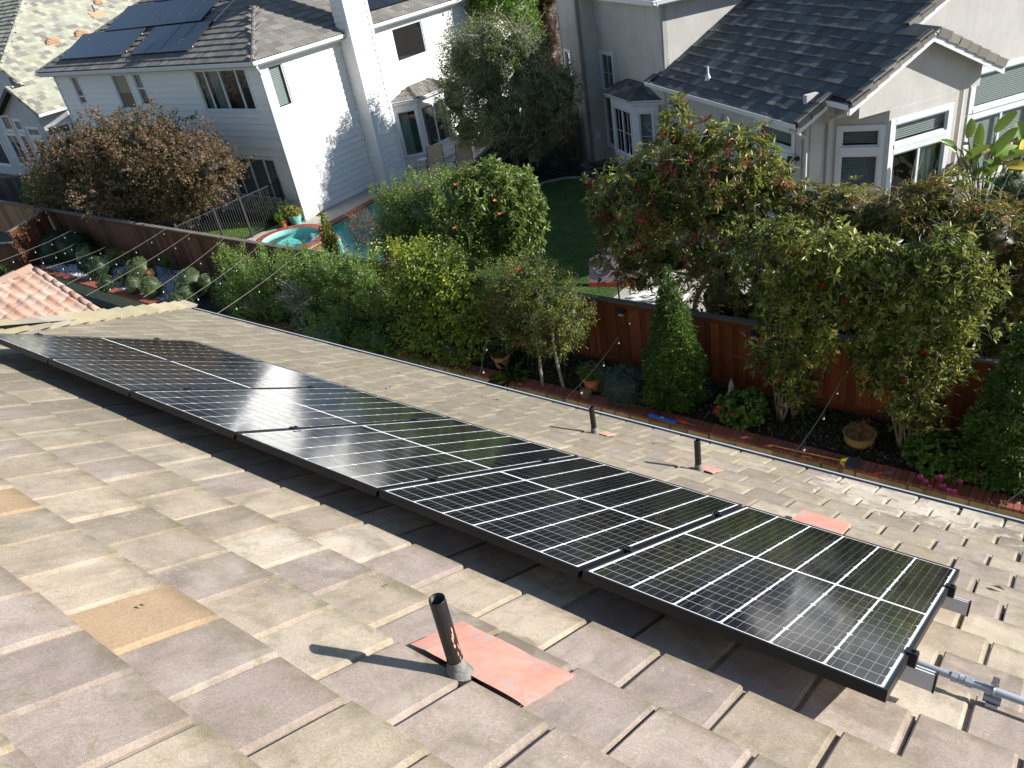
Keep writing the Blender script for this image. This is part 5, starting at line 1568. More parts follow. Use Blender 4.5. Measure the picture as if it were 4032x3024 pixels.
CL = {
    'maple': [(-35.4, 14.8, -6.41, 1.46, 1.25),(-31.47, 14.8, -5.43, 1.25, 1.05),(-28.28, 14.8, -5.18, 1.25, 0.98),(-26.36, 14.8, -5.86, 1.22, 1.05),(-24.89, 14.8, -6.2, 0.95, 0.77),(-34.16, 14.8, -7.23, 1.73, 1.14),(-30.18, 14.8, -6.82, 1.96, 1.43),(-27.24, 14.8, -7.18, 1.18, 0.82),(-31.31, 14.8, -7.83, 1.29, 0.7)],
    'greenshrub': [(-37.82, 14.4, -7.1, 0.77, 0.65),(-39.01, 14.4, -8.02, 0.84, 0.79),(-37.89, 14.4, -8.48, 1.04, 0.56)],
    'bushL': [(-15.5, 14.2, -6.84, 0.76, 0.82),(-14.41, 14.2, -6.62, 0.92, 0.98),(-13.36, 14.2, -6.92, 0.96, 0.9),(-15.22, 14.2, -7.63, 0.89, 0.62),(-13.48, 14.2, -6.18, 0.71, 0.63),(-15.73, 14.2, -6.47, 0.35, 0.47),(-16.16, 14.2, -7.31, 0.44, 0.7),(-16.23, 14.2, -7.95, 0.4, 0.4)],
    'bushR': [(-12.81, 14.9, -6.15, 0.88, 0.63),(-12.16, 14.9, -6.59, 0.7, 0.82),(-13.46, 14.9, -6.31, 0.72, 0.58),(-12.59, 14.9, -7.25, 0.84, 0.71),(-13.14, 14.9, -6.92, 0.85, 0.78)],
    'orange': [(-17.17, 14.2, -7.41, 0.51, 0.52),(-17.46, 14.2, -7.15, 0.29, 0.29)],
    'juniper': [(-20.17, 11.7, -7.98, 0.54, 0.59),(-18.39, 11.7, -7.89, 0.78, 0.77),(-16.43, 11.7, -7.49, 0.79, 0.66),(-15.16, 11.7, -7.45, 0.71, 0.63),(-19.28, 11.38, -8.75, 1.07, 0.79),(-17.52, 11.7, -8.63, 1.16, 0.83),(-15.61, 11.7, -8.59, 1.04, 0.79),(-14.34, 11.7, -7.98, 0.47, 0.75),(-15.38, 10.76, -8.75, 0.95, 0.58),(-13.95, 11.03, -8.75, 0.58, 0.5),(-20.82, 11.51, -8.75, 0.56, 0.6)],
    'yellow': [(-12.34, 11.7, -6.84, 0.74, 0.55),(-13.07, 11.7, -7.05, 0.49, 0.53),(-11.52, 11.7, -7.19, 0.58, 0.62),(-12.56, 11.7, -7.82, 0.77, 0.83),(-11.6, 11.7, -8.03, 0.59, 0.75),(-12.76, 11.46, -8.75, 0.68, 0.61),(-11.78, 11.35, -8.75, 0.55, 0.47),(-11.25, 11.7, -8.34, 0.27, 0.63)],
    'bottle': [(-9.9, 11.7, -6.95, 0.59, 0.44),(-9.08, 11.7, -7.05, 0.67, 0.5),(-8.56, 11.7, -7.39, 0.43, 0.46),(-9.57, 11.7, -7.79, 0.75, 0.45),(-10.25, 11.7, -7.45, 0.46, 0.46),(-8.99, 11.7, -7.97, 0.54, 0.4),(-9.46, 11.7, -6.57, 0.53, 0.29)],
    'pieris': [(-9.24, 14.4, -6.18, 0.31, 0.39),(-6.64, 14.4, -4.56, 0.36, 0.34),(-8.84, 14.4, -5.83, 0.56, 0.46),(-8.01, 14.4, -5.37, 0.63, 0.58),(-7.32, 14.4, -4.48, 0.35, 0.5),(-7.15, 14.4, -5.13, 0.66, 0.55),(-6.37, 14.4, -5.19, 0.78, 0.59),(-5.84, 14.4, -4.76, 0.53, 0.43),(-5.48, 14.4, -5.42, 0.45, 0.46),(-7.63, 14.4, -6.05, 0.98, 0.58),(-6.39, 14.4, -6.15, 0.85, 0.56),(-8.57, 14.4, -6.67, 0.67, 0.47),(-7.59, 14.4, -7.22, 0.86, 0.6),(-8.59, 14.4, -7.45, 0.69, 0.48),(-6.41, 14.4, -7.18, 0.54, 0.42),(-5.61, 14.4, -6.19, 0.51, 0.44),(-7.25, 14.4, -3.98, 0.14, 0.18)],
    'hedgeA': [(-4.78, 14.6, -5.82, 0.49, 0.36),(-4.1, 14.6, -5.86, 0.56, 0.39),(-3.52, 14.6, -5.99, 0.47, 0.38),(-4.4, 14.6, -6.54, 0.76, 0.43),(-3.46, 14.6, -6.72, 0.61, 0.42),(-4.94, 14.6, -6.59, 0.46, 0.49)],
    'hedgeB': [(-2.96, 14.5, -5.77, 0.49, 0.37),(-2.4, 14.5, -5.52, 0.52, 0.41),(-1.8, 14.5, -5.85, 0.43, 0.35),(-2.59, 14.5, -6.49, 0.71, 0.45),(-1.83, 14.5, -6.66, 0.65, 0.48),(-1.22, 14.5, -7.02, 0.48, 0.6),(-1.41, 14.5, -6.19, 0.39, 0.38)],
    'sh1': [(-4.18, 11.9, -5.39, 0.49, 0.34),(-3.65, 11.9, -5.57, 0.52, 0.4),(-4.24, 11.9, -6.06, 0.48, 0.38),(-4.64, 11.9, -5.77, 0.35, 0.38),(-3.41, 11.9, -6.11, 0.45, 0.36),(-3.91, 11.9, -6.62, 0.47, 0.4),(-4.47, 11.9, -6.89, 0.23, 0.23),(-4.21, 11.9, -7.59, 0.45, 0.44),(-3.95, 11.9, -8.21, 0.33, 0.4),(-3.15, 11.9, -5.59, 0.4, 0.39),(-3.11, 11.9, -6.31, 0.41, 0.4),(-4.8, 11.9, -5.45, 0.31, 0.33),(-3.66, 11.9, -7.2, 0.36, 0.38)],
    'sh2': [(-2.53, 11.9, -5.75, 0.53, 0.38),(-2.0, 11.9, -5.91, 0.49, 0.41),(-2.69, 11.9, -6.33, 0.37, 0.35),(-1.63, 11.9, -6.39, 0.42, 0.38),(-2.24, 11.9, -6.75, 0.51, 0.43),(-2.39, 11.9, -7.47, 0.39, 0.45),(-2.04, 11.9, -8.11, 0.42, 0.37),(-1.46, 11.9, -5.83, 0.4, 0.36),(-2.76, 11.9, -7.2, 0.34, 0.41),(-1.81, 11.9, -5.43, 0.4, 0.33),(-1.74, 11.9, -7.15, 0.36, 0.43)],
    'willow': [(-20.07, 23.1, -4.67, 0.84, 1.0),(-18.65, 23.1, -4.1, 0.97, 0.87),(-17.5, 23.1, -4.45, 1.03, 0.86),(-19.14, 23.1, -5.33, 1.34, 1.08),(-17.34, 23.1, -5.68, 1.3, 1.13),(-20.86, 23.1, -5.97, 0.74, 1.04),(-18.78, 23.1, -6.65, 1.53, 1.01),(-16.43, 23.1, -6.16, 0.88, 0.95),(-20.47, 23.1, -7.18, 0.8, 0.67),(-17.85, 23.1, -7.31, 1.27, 0.69),(-15.69, 23.1, -5.7, 0.5, 0.76)],
    'ygbush': [(-24.03, 29.5, -3.89, 1.02, 0.77),(-22.27, 29.5, -4.0, 1.09, 0.74),(-25.28, 29.5, -4.58, 0.52, 0.68),(-21.44, 29.5, -4.79, 0.39, 0.42),(-23.03, 29.5, -2.87, 1.38, 0.85)],
    'redtree': [(-21.78, 31.0, -5.07, 0.72, 1.32),(-21.78, 31.0, -6.63, 0.63, 1.13),(-21.77, 31.0, -3.58, 0.8, 1.08)],
    'geran': [(-4.86, 11.6, -8.72, 0.42, 0.28),(-4.64, 11.6, -8.45, 0.21, 0.2)],
    'lav': [(-7.25, 11.42, -8.75, 0.47, 0.49)],
    'pink': [(-1.45, 11.55, -8.74, 0.41, 0.36),(-1.12, 11.55, -8.72, 0.22, 0.28),(-1.77, 11.55, -8.69, 0.23, 0.2)],
    'pot1': [(-10.48, 11.6, -8.6, 0.32, 0.2)],
    'pot2': [(-8.03, 11.55, -8.59, 0.33, 0.21)],
    'tdark': [(-32.48, 11.63, -8.75, 0.61, 0.66),(-31.52, 12.0, -8.74, 0.75, 0.8),(-29.97, 11.7, -8.75, 0.48, 0.63),(-32.99, 12.0, -8.42, 0.47, 0.39)],
    'tmid': [(-28.3, 11.22, -8.75, 0.39, 0.53),(-26.8, 10.63, -8.75, 0.28, 0.3)],
    't1': [(-26.08, 11.6, -8.67, 0.49, 0.51),(-24.38, 10.94, -8.75, 0.33, 0.42),(-26.47, 11.1, -8.75, 0.14, 0.29),(-25.33, 10.86, -8.75, 0.27, 0.33)],
    't2': [(-23.04, 11.6, -8.61, 0.53, 0.43),(-22.35, 10.63, -8.75, 0.31, 0.34),(-22.13, 11.6, -8.55, 0.26, 0.31),(-22.68, 11.09, -8.75, 0.38, 0.34)],
    'yellowleft': [(-28.7, 12.04, -8.75, 0.27, 0.31),(-28.24, 12.2, -8.65, 0.13, 0.18)],
    'leafyfence': [(-25.47, 12.3, -8.58, 0.19, 0.27)],
    'farleft': [(-34.68, 10.68, -8.75, 0.4, 0.51),(-32.96, 9.67, -8.75, 0.35, 0.37)],
    'hedge1': [(-18.73, 23.59, -8.75, 0.53, 0.5)],
    'hedge2': [(-17.47, 24.2, -8.68, 0.72, 0.63)],
    'bayshrub': [(-13.26, 23.0, -8.31, 0.44, 0.3)],
    'clip': [(-1.66, 16.6, -6.02, 0.31, 0.28),(-1.4, 16.6, -6.23, 0.26, 0.37)],
    'wallshrub': [(-25.8, 17.1, -8.56, 0.25, 0.27),(-26.4, 17.1, -8.33, 0.21, 0.23),(-24.85, 16.6, -8.75, 0.24, 0.19)],
}
# ================================================================== the plants, each a thing with crown and trunk
def P3(*a): return Vector(a)
# --- white house garden
c = dep(CL['maple'], 1.25)
t = thing('maple_tree', 'wide bronze leaved tree in front of the shaded white wall', 'tree', (-30.4, 14.9, ZG))
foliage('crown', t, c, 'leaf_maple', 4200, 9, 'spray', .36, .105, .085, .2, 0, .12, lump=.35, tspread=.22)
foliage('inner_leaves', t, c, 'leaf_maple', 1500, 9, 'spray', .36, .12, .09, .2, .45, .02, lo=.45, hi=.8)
limbs(t, [([(-30.4, 14.9, ZG), (-30.4, 14.9, -8.1), (-30.8, 14.8, -7.2)], .13, .09)] + [([(-30.6, 14.85, -7.7), (-30.6 + dx * .4, 14.85 + dy, -7.1), (-30.6 + dx, 14.85 + dy * 2, dz)], .06, .015) for dx, dy, dz in ((-3.6, .2, -6.2), (-1.4, -.6, -5.2), (1.6, .4, -5.1), (3.6, -.2, -5.9), (4.4, .5, -6.4), (.4, 1, -5.6))], 'bark_brown')
twigs(t, c, 90, .55, .008, 'bark_brown')
c = dep(CL['greenshrub'], .9)
t = thing('green_shrub', 'bright green leafy shrub beside the bronze tree at far left', 'shrub', (-37, 14.4, ZG))
foliage('crown', t, c, 'leaf_bright', 500, 10, 'spray', .3, .10, .05, .4); limbs(t, [([(-37, 14.4, ZG), (-37.2, 14.4, -7.6)], .06, .02)], 'bark_brown')
for i, (x, y, r) in enumerate(((-27.7, 17.1, .28), (-26.7, 17.15, .24), (-25.9, 17.1, .26))):
    t = thing('small_shrub', ['small dark shrub under the ground floor window, left of three', 'small leafy shrub under the ground floor window, middle of three', 'small light green shrub behind the pool fence, right of three'][i], 'shrub', (x, y, ZG), 'shrubs under the white house window')
    foliage('crown', t, [(x, y, ZG + .45, r, .5, r)], 'leaf_bright' if i == 2 else 'leaf_dark', 60, 9, 'spray', .25, .10, .05, .5, 0); limbs(t, [([(x, y, ZG), (x, y, ZG + .6)], .012, .006)], 'bark_brown')
c = dep(CL['bushL'])
t = thing('leafy_bush', 'big green bush with upright sprays in front of the swimming pool', 'bush', (-15, 14.2, ZG))
foliage('crown', t, c, 'leaf_bush', 2600, 11, 'spray', .42, .066, .036, .9, .6, .1, lump=.34, tspread=.22); limbs(t, [([(-15, 14.2, ZG), (-15, 14.2, -7.4)], .1, .04)], 'bark_brown')
top = [(-16.3 + .32 * i + RND.uniform(-.1, .1), 14.1 + RND.uniform(-.4, .4), -6.35 + .07 * i + RND.uniform(-.15, .1)) for i in range(9)]
foliage('sprays', t, [(x, y, z, .09, .42, .09) for x, y, z in top], 'leaf_bush', 330, 8, 'spray', .22, .055, .03, 1.6, 0)
c = dep(CL['bushR'])
t = thing('leafy_bush', 'big rounded bush with a few orange flowers beside the dark lawn', 'bush', (-12.8, 14.9, ZG))
foliage('crown', t, c, 'leaf_bush', 1900, 9, 'whorl', .2, .15, .055, .4, .62, .1, lo=.7, hi=1.08, lump=.38, tspread=.24); limbs(t, [([(-12.8, 14.9, ZG), (-12.8, 14.9, -7.4)], .1, .04)], 'bark_brown')
blossoms(t, [Vector(p) for p in ((-11.75, 13.75, -5.95), (-11.62, 13.7, -6.25), (-12.9, 13.4, -6.6), (-12.6, 13.45, -5.5))], .06, 'flower_orange')
x, y = -12.6, 15.6
t = thing('flowering_shrub', 'pale lilac flowering shrub behind the rounded bush', 'shrub', (-14.6, 16.2, ZG))
cc = [(-14.5, 16.2, -7.0, .75, .55, .6), (-13.9, 16.3, -7.3, .6, .6, .6), (-14.2, 16.2, -8.2, .7, .8, .6)]
foliage('crown', t, cc, 'leaf_bush', 420, 9, 'spray', .25, .08, .04); blossoms(t, on_crown(cc, 22, (0, -.6, .8)), .05, 'flower_lilac')
def cone(name, label, base, h, r, mat, n, lean=(0, 0), cat='conifer', tip=.3, coret=.1):
    t = thing(name, label, cat, base)
    cl = []
    for i in range(8):
        q = i / 7
        rr_ = r * (math.sin(min(1, (q + .12) * 2.6) * math.pi / 2) * (1 - q) ** .75 + .05)
        cl.append((base[0] + lean[0] * q, base[1] + lean[1] * q, base[2] + .1 + h * q * .93, rr_, h * .14, rr_))
    foliage('crown', t, cl, mat, int(n * 1.7), 12, 'tuft', .07, .07, .024, 1.4, .78, coret, lo=.86, hi=1.03, lump=.16, tspread=.26)
    limbs(t, [([base, (base[0] + lean[0] * .5, base[1] + lean[1] * .5, base[2] + h * .5)], .05, .02)], 'bark_brown')
    return t, cl
cone('golden_cypress', 'small golden green cone conifer just behind the brown fence', (-18.1, 13.55, ZG), 2.35, .36, 'leaf_gold', 420)
c = dep(CL['orange'])
t = thing('rusty_shrub', 'thin shrub with sparse rusty orange leaves by the pool', 'shrub', (-17.2, 14.2, ZG))
foliage('crown', t, c, 'leaf_rust', 260, 7, 'spray', .3, .05, .028, .3, 0)
limbs(t, [([(-17.2 + dx * .2, 14.2, ZG), (-17.2 + dx * .6, 14.2 + dy, -8), (-17.2 + dx, 14.2 + dy * 2, -7.0)], .014, .004) for dx, dy in ((-.5, .1), (-.2, -.2), (.1, .2), (.4, -.1), (.6, .1))], 'bark_brown'); twigs(t, c, 70, .35, .006, 'bark_brown')
# --- our planting bed, left to right
def topiary(label, cl, mat='leaf_topiary', n=900, base=None, name='topiary', ln=.03):
    c = dep(cl, .95); b = base or (c[0][0], c[0][1], ZG)
    t = thing(name, label, 'topiary', b)
    foliage('crown', t, c, mat, n, 12, 'tuft', .05, ln, ln * .5, .3, .93, .12, lump=.04, lo=.94, hi=1.0)
    limbs(t, [([(q[0], q[1], ZG - .05), (q[0], q[1], q[2])], .03, .02) for q in c], 'bark_brown')
    return t
topiary('large dark clipped shrub of several mounds at the left end of the bed', CL['tdark'], 'leaf_dark', 1000, ln=.05)
topiary('dark green clipped shrub in the white pebbles next to the round topiary', CL['tmid'], 'leaf_dark', 420, ln=.045)
topiary('rounded clipped topiary of grey green balls with a brown patch between', CL['t1'], n=1300)
c = dep(CL['t1'], .95); bt = [o for o in bpy.data.objects if o.get('label', '').startswith('rounded clipped topiary of grey')][0]
mid = [((c[0][0] * .5 + c[1][0] * .5) + k * .06, c[0][1] - .22, (c[0][2] + c[1][2]) / 2 - .05 + k * .12, .10, .16, .16) for k in range(-2, 3)]
o = foliage('dead_patch', bt, mid, 'leaf_rust', 160, 9, 'tuft', .05, .035, .016, .3, .8)
topiary('pair of clipped topiary balls partly hidden by the spreading green shrub', CL['t2'], n=1100)
for nm, mat, lab, n in (('yellowleft', 'leaf_gold', 'small pale yellow green shrub above the white pebbles', 240), ('leafyfence', 'leaf_bright', 'tiny leafy sapling against the brown fence', 60)):
    c = dep(CL[nm]); t = thing('sapling', lab, 'shrub', (c[0][0], c[0][1], ZG)); foliage('crown', t, c, mat, n, 8, 'spray', .16, .06, .035, .4, .4); limbs(t, [([(c[0][0], c[0][1], ZG - .3), (c[0][0], c[0][1], c[0][2])], .015, .008)], 'bark_brown')
c = dep(CL['farleft']); t = thing('dark_shrub', 'dark drooping shrub at the left photo edge below the low fence', 'shrub', (c[0][0], c[0][1], YL)); foliage('crown', t, [(q[0], q[1], q[2] - .1, q[3] * 1.3, q[4] * 1.3, q[5]) for q in c], 'leaf_dark', 420, 9, 'whorl', .2, .14, .05, .2, .6)
c = dep(CL['juniper'], .75)
t = thing('spreading_shrub', 'wide dense green shrub filling the bed left of the yellow leaved bush', 'shrub', (-17.5, 11.8, ZG))
foliage('crown', t, c, 'leaf_jun', 4600, 12, 'spray', .36, .058, .032, .75, .6, .1, lump=.28)
foliage('sprays', t, [(x, 11.6 + RND.uniform(-.3, .2), z, .10, .38, .10) for x, z in ((-20.6, -7.35), (-20.0, -7.4), (-19.2, -7.25), (-18.4, -7.2), (-17.6, -7.25), (-17.0, -6.95), (-16.2, -6.9), (-15.5, -6.95), (-14.7, -6.95), (-21.3, -7.9))], 'leaf_jun', 420, 9, 'spray', .2, .05, .028, 1.5, 0)
limbs(t, [([(x, 11.8, ZG - .1), (x + .1, 11.8, -8)], .06, .03) for x in (-20.5, -19, -17.5, -16, -14.8)], 'bark_brown')
bare = [(-17.0, 11.15, -8.05, .42, .42, .25)]
twigs(t, bare, 130, .34, .007, 'bark_pale', 'bare_twig', .5); twigs(t, [(-16.7, 10.95, -8.75, .5, .25, .2)], 40, .3, .006, 'bark_pale', 'bare_twig', .3)
c = dep(CL['yellow'], .8)
t = thing('yellow_leaved_bush', 'tall bush with yellow green arching sprays left of the bottlebrush', 'bush', (-12.5, 11.8, ZG))
foliage('crown', t, c, 'leaf_yellow', 1500, 11, 'spray', .55, .105, .055, .5, .55, .08, lump=.3, tspread=.24, droop=.3)
foliage('sprays', t, [(x, 11.5, z, .1, .35, .12) for x, z in ((-13.8, -6.6), (-13.0, -6.35), (-12.2, -6.5), (-11.6, -6.9))], 'leaf_yellow', 90, 11, 'spray', .4, .09, .045, 1.2, 0, droop=.3)
limbs(t, [([(-12.5 + .2 * i, 11.8, ZG - .1), (-12.5 + .35 * i, 11.8, -7.2)], .03, .012) for i in range(-2, 3)], 'bark_brown')
c = dep(CL['bottle'], .9)
t = thing('bottlebrush_tree', 'two stemmed bottlebrush tree with small red flowers before the red fence', 'tree', (-9.0, 11.3, ZG))
foliage('crown', t, c, 'leaf_bottle', 2300, 11, 'spray', .30, .07, .02, .45, .4, .08, lump=.3, tspread=.2)
limbs(t, [([(-9.15, 11.2, ZG), (-9.2, 11.3, -8.2), (-9.5, 11.6, -7.4)], .04, .02), ([(-8.67, 11.3, ZG), (-8.8, 11.35, -8.2), (-9.0, 11.6, -7.3)], .04, .02)] + [([(-9.3, 11.5, -7.8), (-9.3 + dx * .5, 11.6, -7.4), (-9.3 + dx, 11.6 + dy, dz)], .018, .006) for dx, dy, dz in ((-1.4, -.3, -7.2), (-.8, .3, -6.8), (.3, -.3, -6.7), (.9, .2, -7.0), (1.1, -.3, -7.4), (-.3, -.4, -7.0))], 'bark_grey')
twigs(t, c, 110, .4, .004, 'bark_grey'); blossoms(t, on_crown(c, 9, (0, -1, .2)), .05, 'flower_red', 12)
cone('conical_conifer', 'bright green pointed arborvitae in front of the red fence', (-6.25, 11.72, ZG - .05), 2.72, .70, 'leaf_conifer', 1500)
cone('conical_conifer', 'large bronzed arborvitae at the right photo edge', (-.55, 11.75, ZG - .05), 3.0, .80, 'leaf_conifer', 1500)
def redfl(t, c, n): blossoms(t, on_crown(c, n, (0, -1, .3)), .05, 'flower_red', 12)
for nm, lab, stems in (('sh1', 'open airy shrub with red flowers right of the pointed conifer', ((-4.19, 11.9), (-4.05, 12.1), (-4.3, 12.0))), ('sh2', 'taller open shrub with many bare stems left of the edge conifer', ((-2.14, 11.9), (-2.03, 11.87), (-2.2, 12.0), (-1.9, 12.0)))):
    c = dep(CL[nm], .85)
    t = thing('airy_shrub', lab, 'shrub', (stems[0][0], stems[0][1], ZG))
    foliage('crown', t, c, 'leaf_bottle', 1650 if nm == 'sh1' else 1600, 9, 'whorl', .40, .125, .040, .6, 0, .08, lo=.6, hi=1.12, lump=.5, tspread=.34, droop=.0)
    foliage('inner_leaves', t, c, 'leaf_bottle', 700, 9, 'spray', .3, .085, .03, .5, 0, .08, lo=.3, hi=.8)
    pth = []
    for i, q in enumerate(c):
        s = stems[i % len(stems)]
        pth.append(([(s[0], s[1], ZG - .05), (s[0] * .6 + q[0] * .4, s[1] * .6 + q[1] * .4, ZG + (q[2] - ZG) * .5), (q[0], q[1], q[2] + q[4] * .6)], .022, .005))
    limbs(t, pth, 'bark_grey', 'stem'); twigs(t, c, 70, .45, .004, 'bark_grey'); redfl(t, c, 8 if nm == 'sh1' else 5)
def pot_plant(label, x, y, r, h, potmat, leafm, fl=None, nfl=8, crown=None, ln=.05, prof=None, k=150):
    t = thing('potted_plant', label, 'potted plant', (x, y, ZG))
    mb = MB(); mb.lathe(prof or [(0, 0), (r * .68, 0), (r * .94, h * .82), (r * 1.05, h * .82), (r * 1.05, h), (r * .93, h), (r * .9, h * .88), (0, h * .88)], 22, (x, y, ZG)); mb.obj('pot', potmat, t, False)
    cl = crown or [(x, y, ZG + h + r * .5, r * 1.25, r * .7, r * 1.2)]
    foliage('foliage', t, cl, leafm, k, 9, 'spray', .14, ln, ln * .6, .5, .5)
    if fl: blossoms(t, on_crown(cl, nfl, (.1, -.8, .6)), .035, fl, 8)
    return t
pot_plant('terracotta pot of dark leaves with lilac flowers under the yellow leaved bush', -10.55, 11.6, .22, .32, 'terracotta', 'leaf_dark', 'flower_pink', 4)
pot_plant('terracotta pot of pink impatiens left of the grey green ball shrub', -8.1, 11.55, .2, .3, 'terracotta', 'leaf_conifer', 'flower_pink', 10)
pot_plant('wide yellow clay pot with dry stems beside the tall open shrub', -2.78, 11.75, .26, .26, 'yellow_clay', 'leaf_rust', None, 0, [(-2.78, 11.75, ZG + .34, .16, .14, .16)], .04, [(0, 0), (.16, 0), (.24, .1), (.26, .24), (.28, .26), (.24, .26), (.22, .2), (0, .18)], 40)
c = dep(CL['lav'])
t = thing('ball_shrub', 'grey green ball shaped shrub left of the pointed conifer', 'shrub', (-7.2, 11.4, ZG)); foliage('crown', t, c, 'leaf_blue', 800, 8, 'spray', .16, .07, .012, .8, .8, .05)
c = dep(CL['geran'])
t = thing('geranium', 'low geranium with crimson flowers right of the pointed conifer', 'flower', (-4.9, 11.6, ZG)); foliage('crown', t, c, 'leaf_conifer', 260, 8, 'whorl', .1, .075, .07, .5, .6); blossoms(t, [Vector((-5.18, 11.2, -8.62)), Vector((-5.12, 11.2, -8.52)), Vector((-4.85, 11.2, -8.6)), Vector((-5.22, 11.22, -8.66))], .055, 'flower_red', 9)
c = dep(CL['pink'])
t = thing('geranium', 'low geranium with pink flower heads hanging over the brick cap', 'flower', (-1.35, 11.5, ZG)); foliage('crown', t, c, 'leaf_conifer', 420, 8, 'whorl', .1, .075, .07, .5, .6); blossoms(t, [Vector(p) for p in ((-1.58, 11.1, -8.95), (-1.5, 11.05, -8.98), (-1.32, 11.05, -8.92), (-1.22, 11.0, -8.93), (-1.15, 11.02, -8.95), (-1.1, 11.1, -8.78), (-1.44, 11.15, -8.85), (-1.38, 11.1, -8.8), (-.86, 11.15, -8.62), (-1.66, 11.12, -8.9))], .06, 'flower_pink', 10)
# low dark ground cover over the bed
P, D = [], []
n = 5200
xy = np.stack([NR.uniform(-13, .3, n), NR.uniform(11.4, 12.55, n)], 1)
Pg = np.concatenate([xy, np.full((n, 1), ZG) + NR.uniform(0, .09, (n, 1))], 1); Dg = NR.normal(size=(n, 3)) * .8 + np.array([0, -.2, 1.0])
V, T, tt = leaf_geo(Pg, Dg, NR.uniform(.05, .12, n), NR.uniform(.02, .04, n), NR.uniform(.1, .8, n))
stuff(link('ground_cover', mesh_np('ground_cover', V, T, tt, 'leaf_dark')))
t = thing('strappy_plant', 'drooping strap leaved plant hanging over the brick cap', 'plant', (-10.0, 11.2, ZG))
n = 46; a = NR.uniform(0, 6.28, n); P0 = np.tile(np.array([[-10.0, 11.2, ZG]]), (n, 1)) + NR.normal(size=(n, 3)) * .05
V, T, tt = leaf_geo(P0, np.stack([np.cos(a), np.sin(a) * .7 - .2, NR.uniform(.1, .9, n)], 1), NR.uniform(.4, .75, n), np.full(n, .035), NR.uniform(.2, .8, n), .3, .5); link('leaves', mesh_np('leaves', V, T, tt, 'leaf_conifer'), t)
# --- garden of the cream house
c = dep(CL['pieris'], 1.0)
t = thing('pieris_tree', 'large multi stemmed tree with red young leaf tips before the cream house', 'tree', (-7.3, 14.5, ZG))
foliage('crown', t, c, 'leaf_pieris', 2350, 10, 'whorl', .2, .17, .042, .6, .42, .08, lo=.68, hi=1.1, lump=.42, redtips=.10, tspread=.24)
limbs(t, [([(-7.3, 14.5, ZG), (-7.1, 14.5, -8.2), (-6.6, 14.5, -7.2)], .075, .045), ([(-7.35, 14.55, ZG), (-7.6, 14.5, -8), (-8.2, 14.4, -7)], .055, .03)] + [([(-7.0, 14.5, -7.6), ((-7.0 + q[0]) / 2, (14.5 + q[1]) / 2, (q[2] - 7.6) / 2), (q[0], q[1], q[2])], .035, .008) for q in c], 'bark_pale')
twigs(t, c, 80, .35, .006, 'bark_pale')
c = dep(CL['hedgeA'], 1.1)
t = thing('olive_hedge_bush', 'olive green bush joining the red tipped tree on its right', 'bush', (-4.2, 14.7, ZG))
foliage('crown', t, c + [(q[0], q[1] + .1, q[2] - 1.1, q[3], .9, q[5]) for q in c] + [(x, 13.6, -7.6, .75, .95, .5) for x in (-6.0, -5.2, -4.4, -3.6, -2.8)], 'leaf_olive', 2900, 9, 'whorl', .2, .15, .034, .6, .6, .08, lump=.25, redtips=.02)
limbs(t, [([(-4.2 + .3 * i, 14.7, ZG), (-4.2 + .5 * i, 14.7, -6.8)], .05, .03) for i in (-1, 0, 1)], 'bark_pale')
c = dep(CL['hedgeB'], 1.1)
t = thing('bronze_hedge_bush', 'bronze and orange tinted bush at right below the big leaved plant', 'bush', (-1.9, 14.6, ZG))
foliage('crown', t, c + [(q[0], q[1] + .1, q[2] - 1.1, q[3], .9, q[5]) for q in c] + [(x, 13.6, -7.5, .8, 1.0, .5) for x in (-2.2, -1.4, -.6, .3, 1.1)] + [(x, 14.2, -6.2, .8, .8, .6) for x in (-2.6, -1.6, -.6, .4)], 'leaf_olive', 4200, 9, 'whorl', .2, .14, .03, .6, .55, .08, lump=.25, tspread=.26, redtips=.03)
limbs(t, [([(-1.9 + .3 * i, 14.6, ZG), (-1.9 + .5 * i, 14.6, -6.8)], .05, .03) for i in (-1, 0, 1)], 'bark_pale'); twigs(t, c, 150, .55, .006, 'bark_pale', hi=1.25)
c = dep(CL['willow'], .8)
t = thing('willowy_tree', 'feathery grey green tree with drooping leaves between the two houses', 'tree', (-18.4, 23.2, ZG))
foliage('crown', t, c, 'leaf_willow', 5600, 9, 'spray', .38, .12, .030, .45, .58, .1, lo=.74, hi=1.08, lump=.36, tspread=.26, droop=.3)
limbs(t, [([(-18.4, 23.2, ZG), (-18.5, 23.2, -7.4), (-18.7, 23.2, -6.2)], .16, .08)] + [([(-18.6, 23.2, -7.2), (q[0], q[1], q[2])], .05, .012) for q in c], 'bark_grey'); twigs(t, c, 230, .75, .011, 'bark_pale', up=.1)
c = dep(CL['ygbush'], .9); t = thing('lime_tree_crown', 'lime green tree behind the feathery tree at the top edge', 'tree', (-22.5, 29.5, ZG)); foliage('crown', t, c, 'leaf_bright', 900, 9, 'spray', .35, .12, .07, .4, .7, .2); limbs(t, [([(-22.5, 29.5, ZG), (-22.5, 29.5, -4.5)], .16, .1)], 'bark_brown')
c = dep(CL['redtree'], .9); t = thing('purple_tree', 'dark purple leaved tree behind the feathery tree beside the cream wall', 'tree', (-22, 31, ZG)); foliage('crown', t, c + [(c[1][0], c[1][1], c[1][2] - 1.4, 1, 1, 1)], 'leaf_red', 800, 9, 'spray', .35, .10, .06, .3, .7, .2); limbs(t, [([(-22, 31, ZG), (-22, 31, -5)], .14, .1)], 'bark_brown')
topiary('dark clipped shrub beside the divider fence in the cream house garden', CL['hedge1'], 'leaf_dark', 500, name='clipped_shrub', ln=.06)
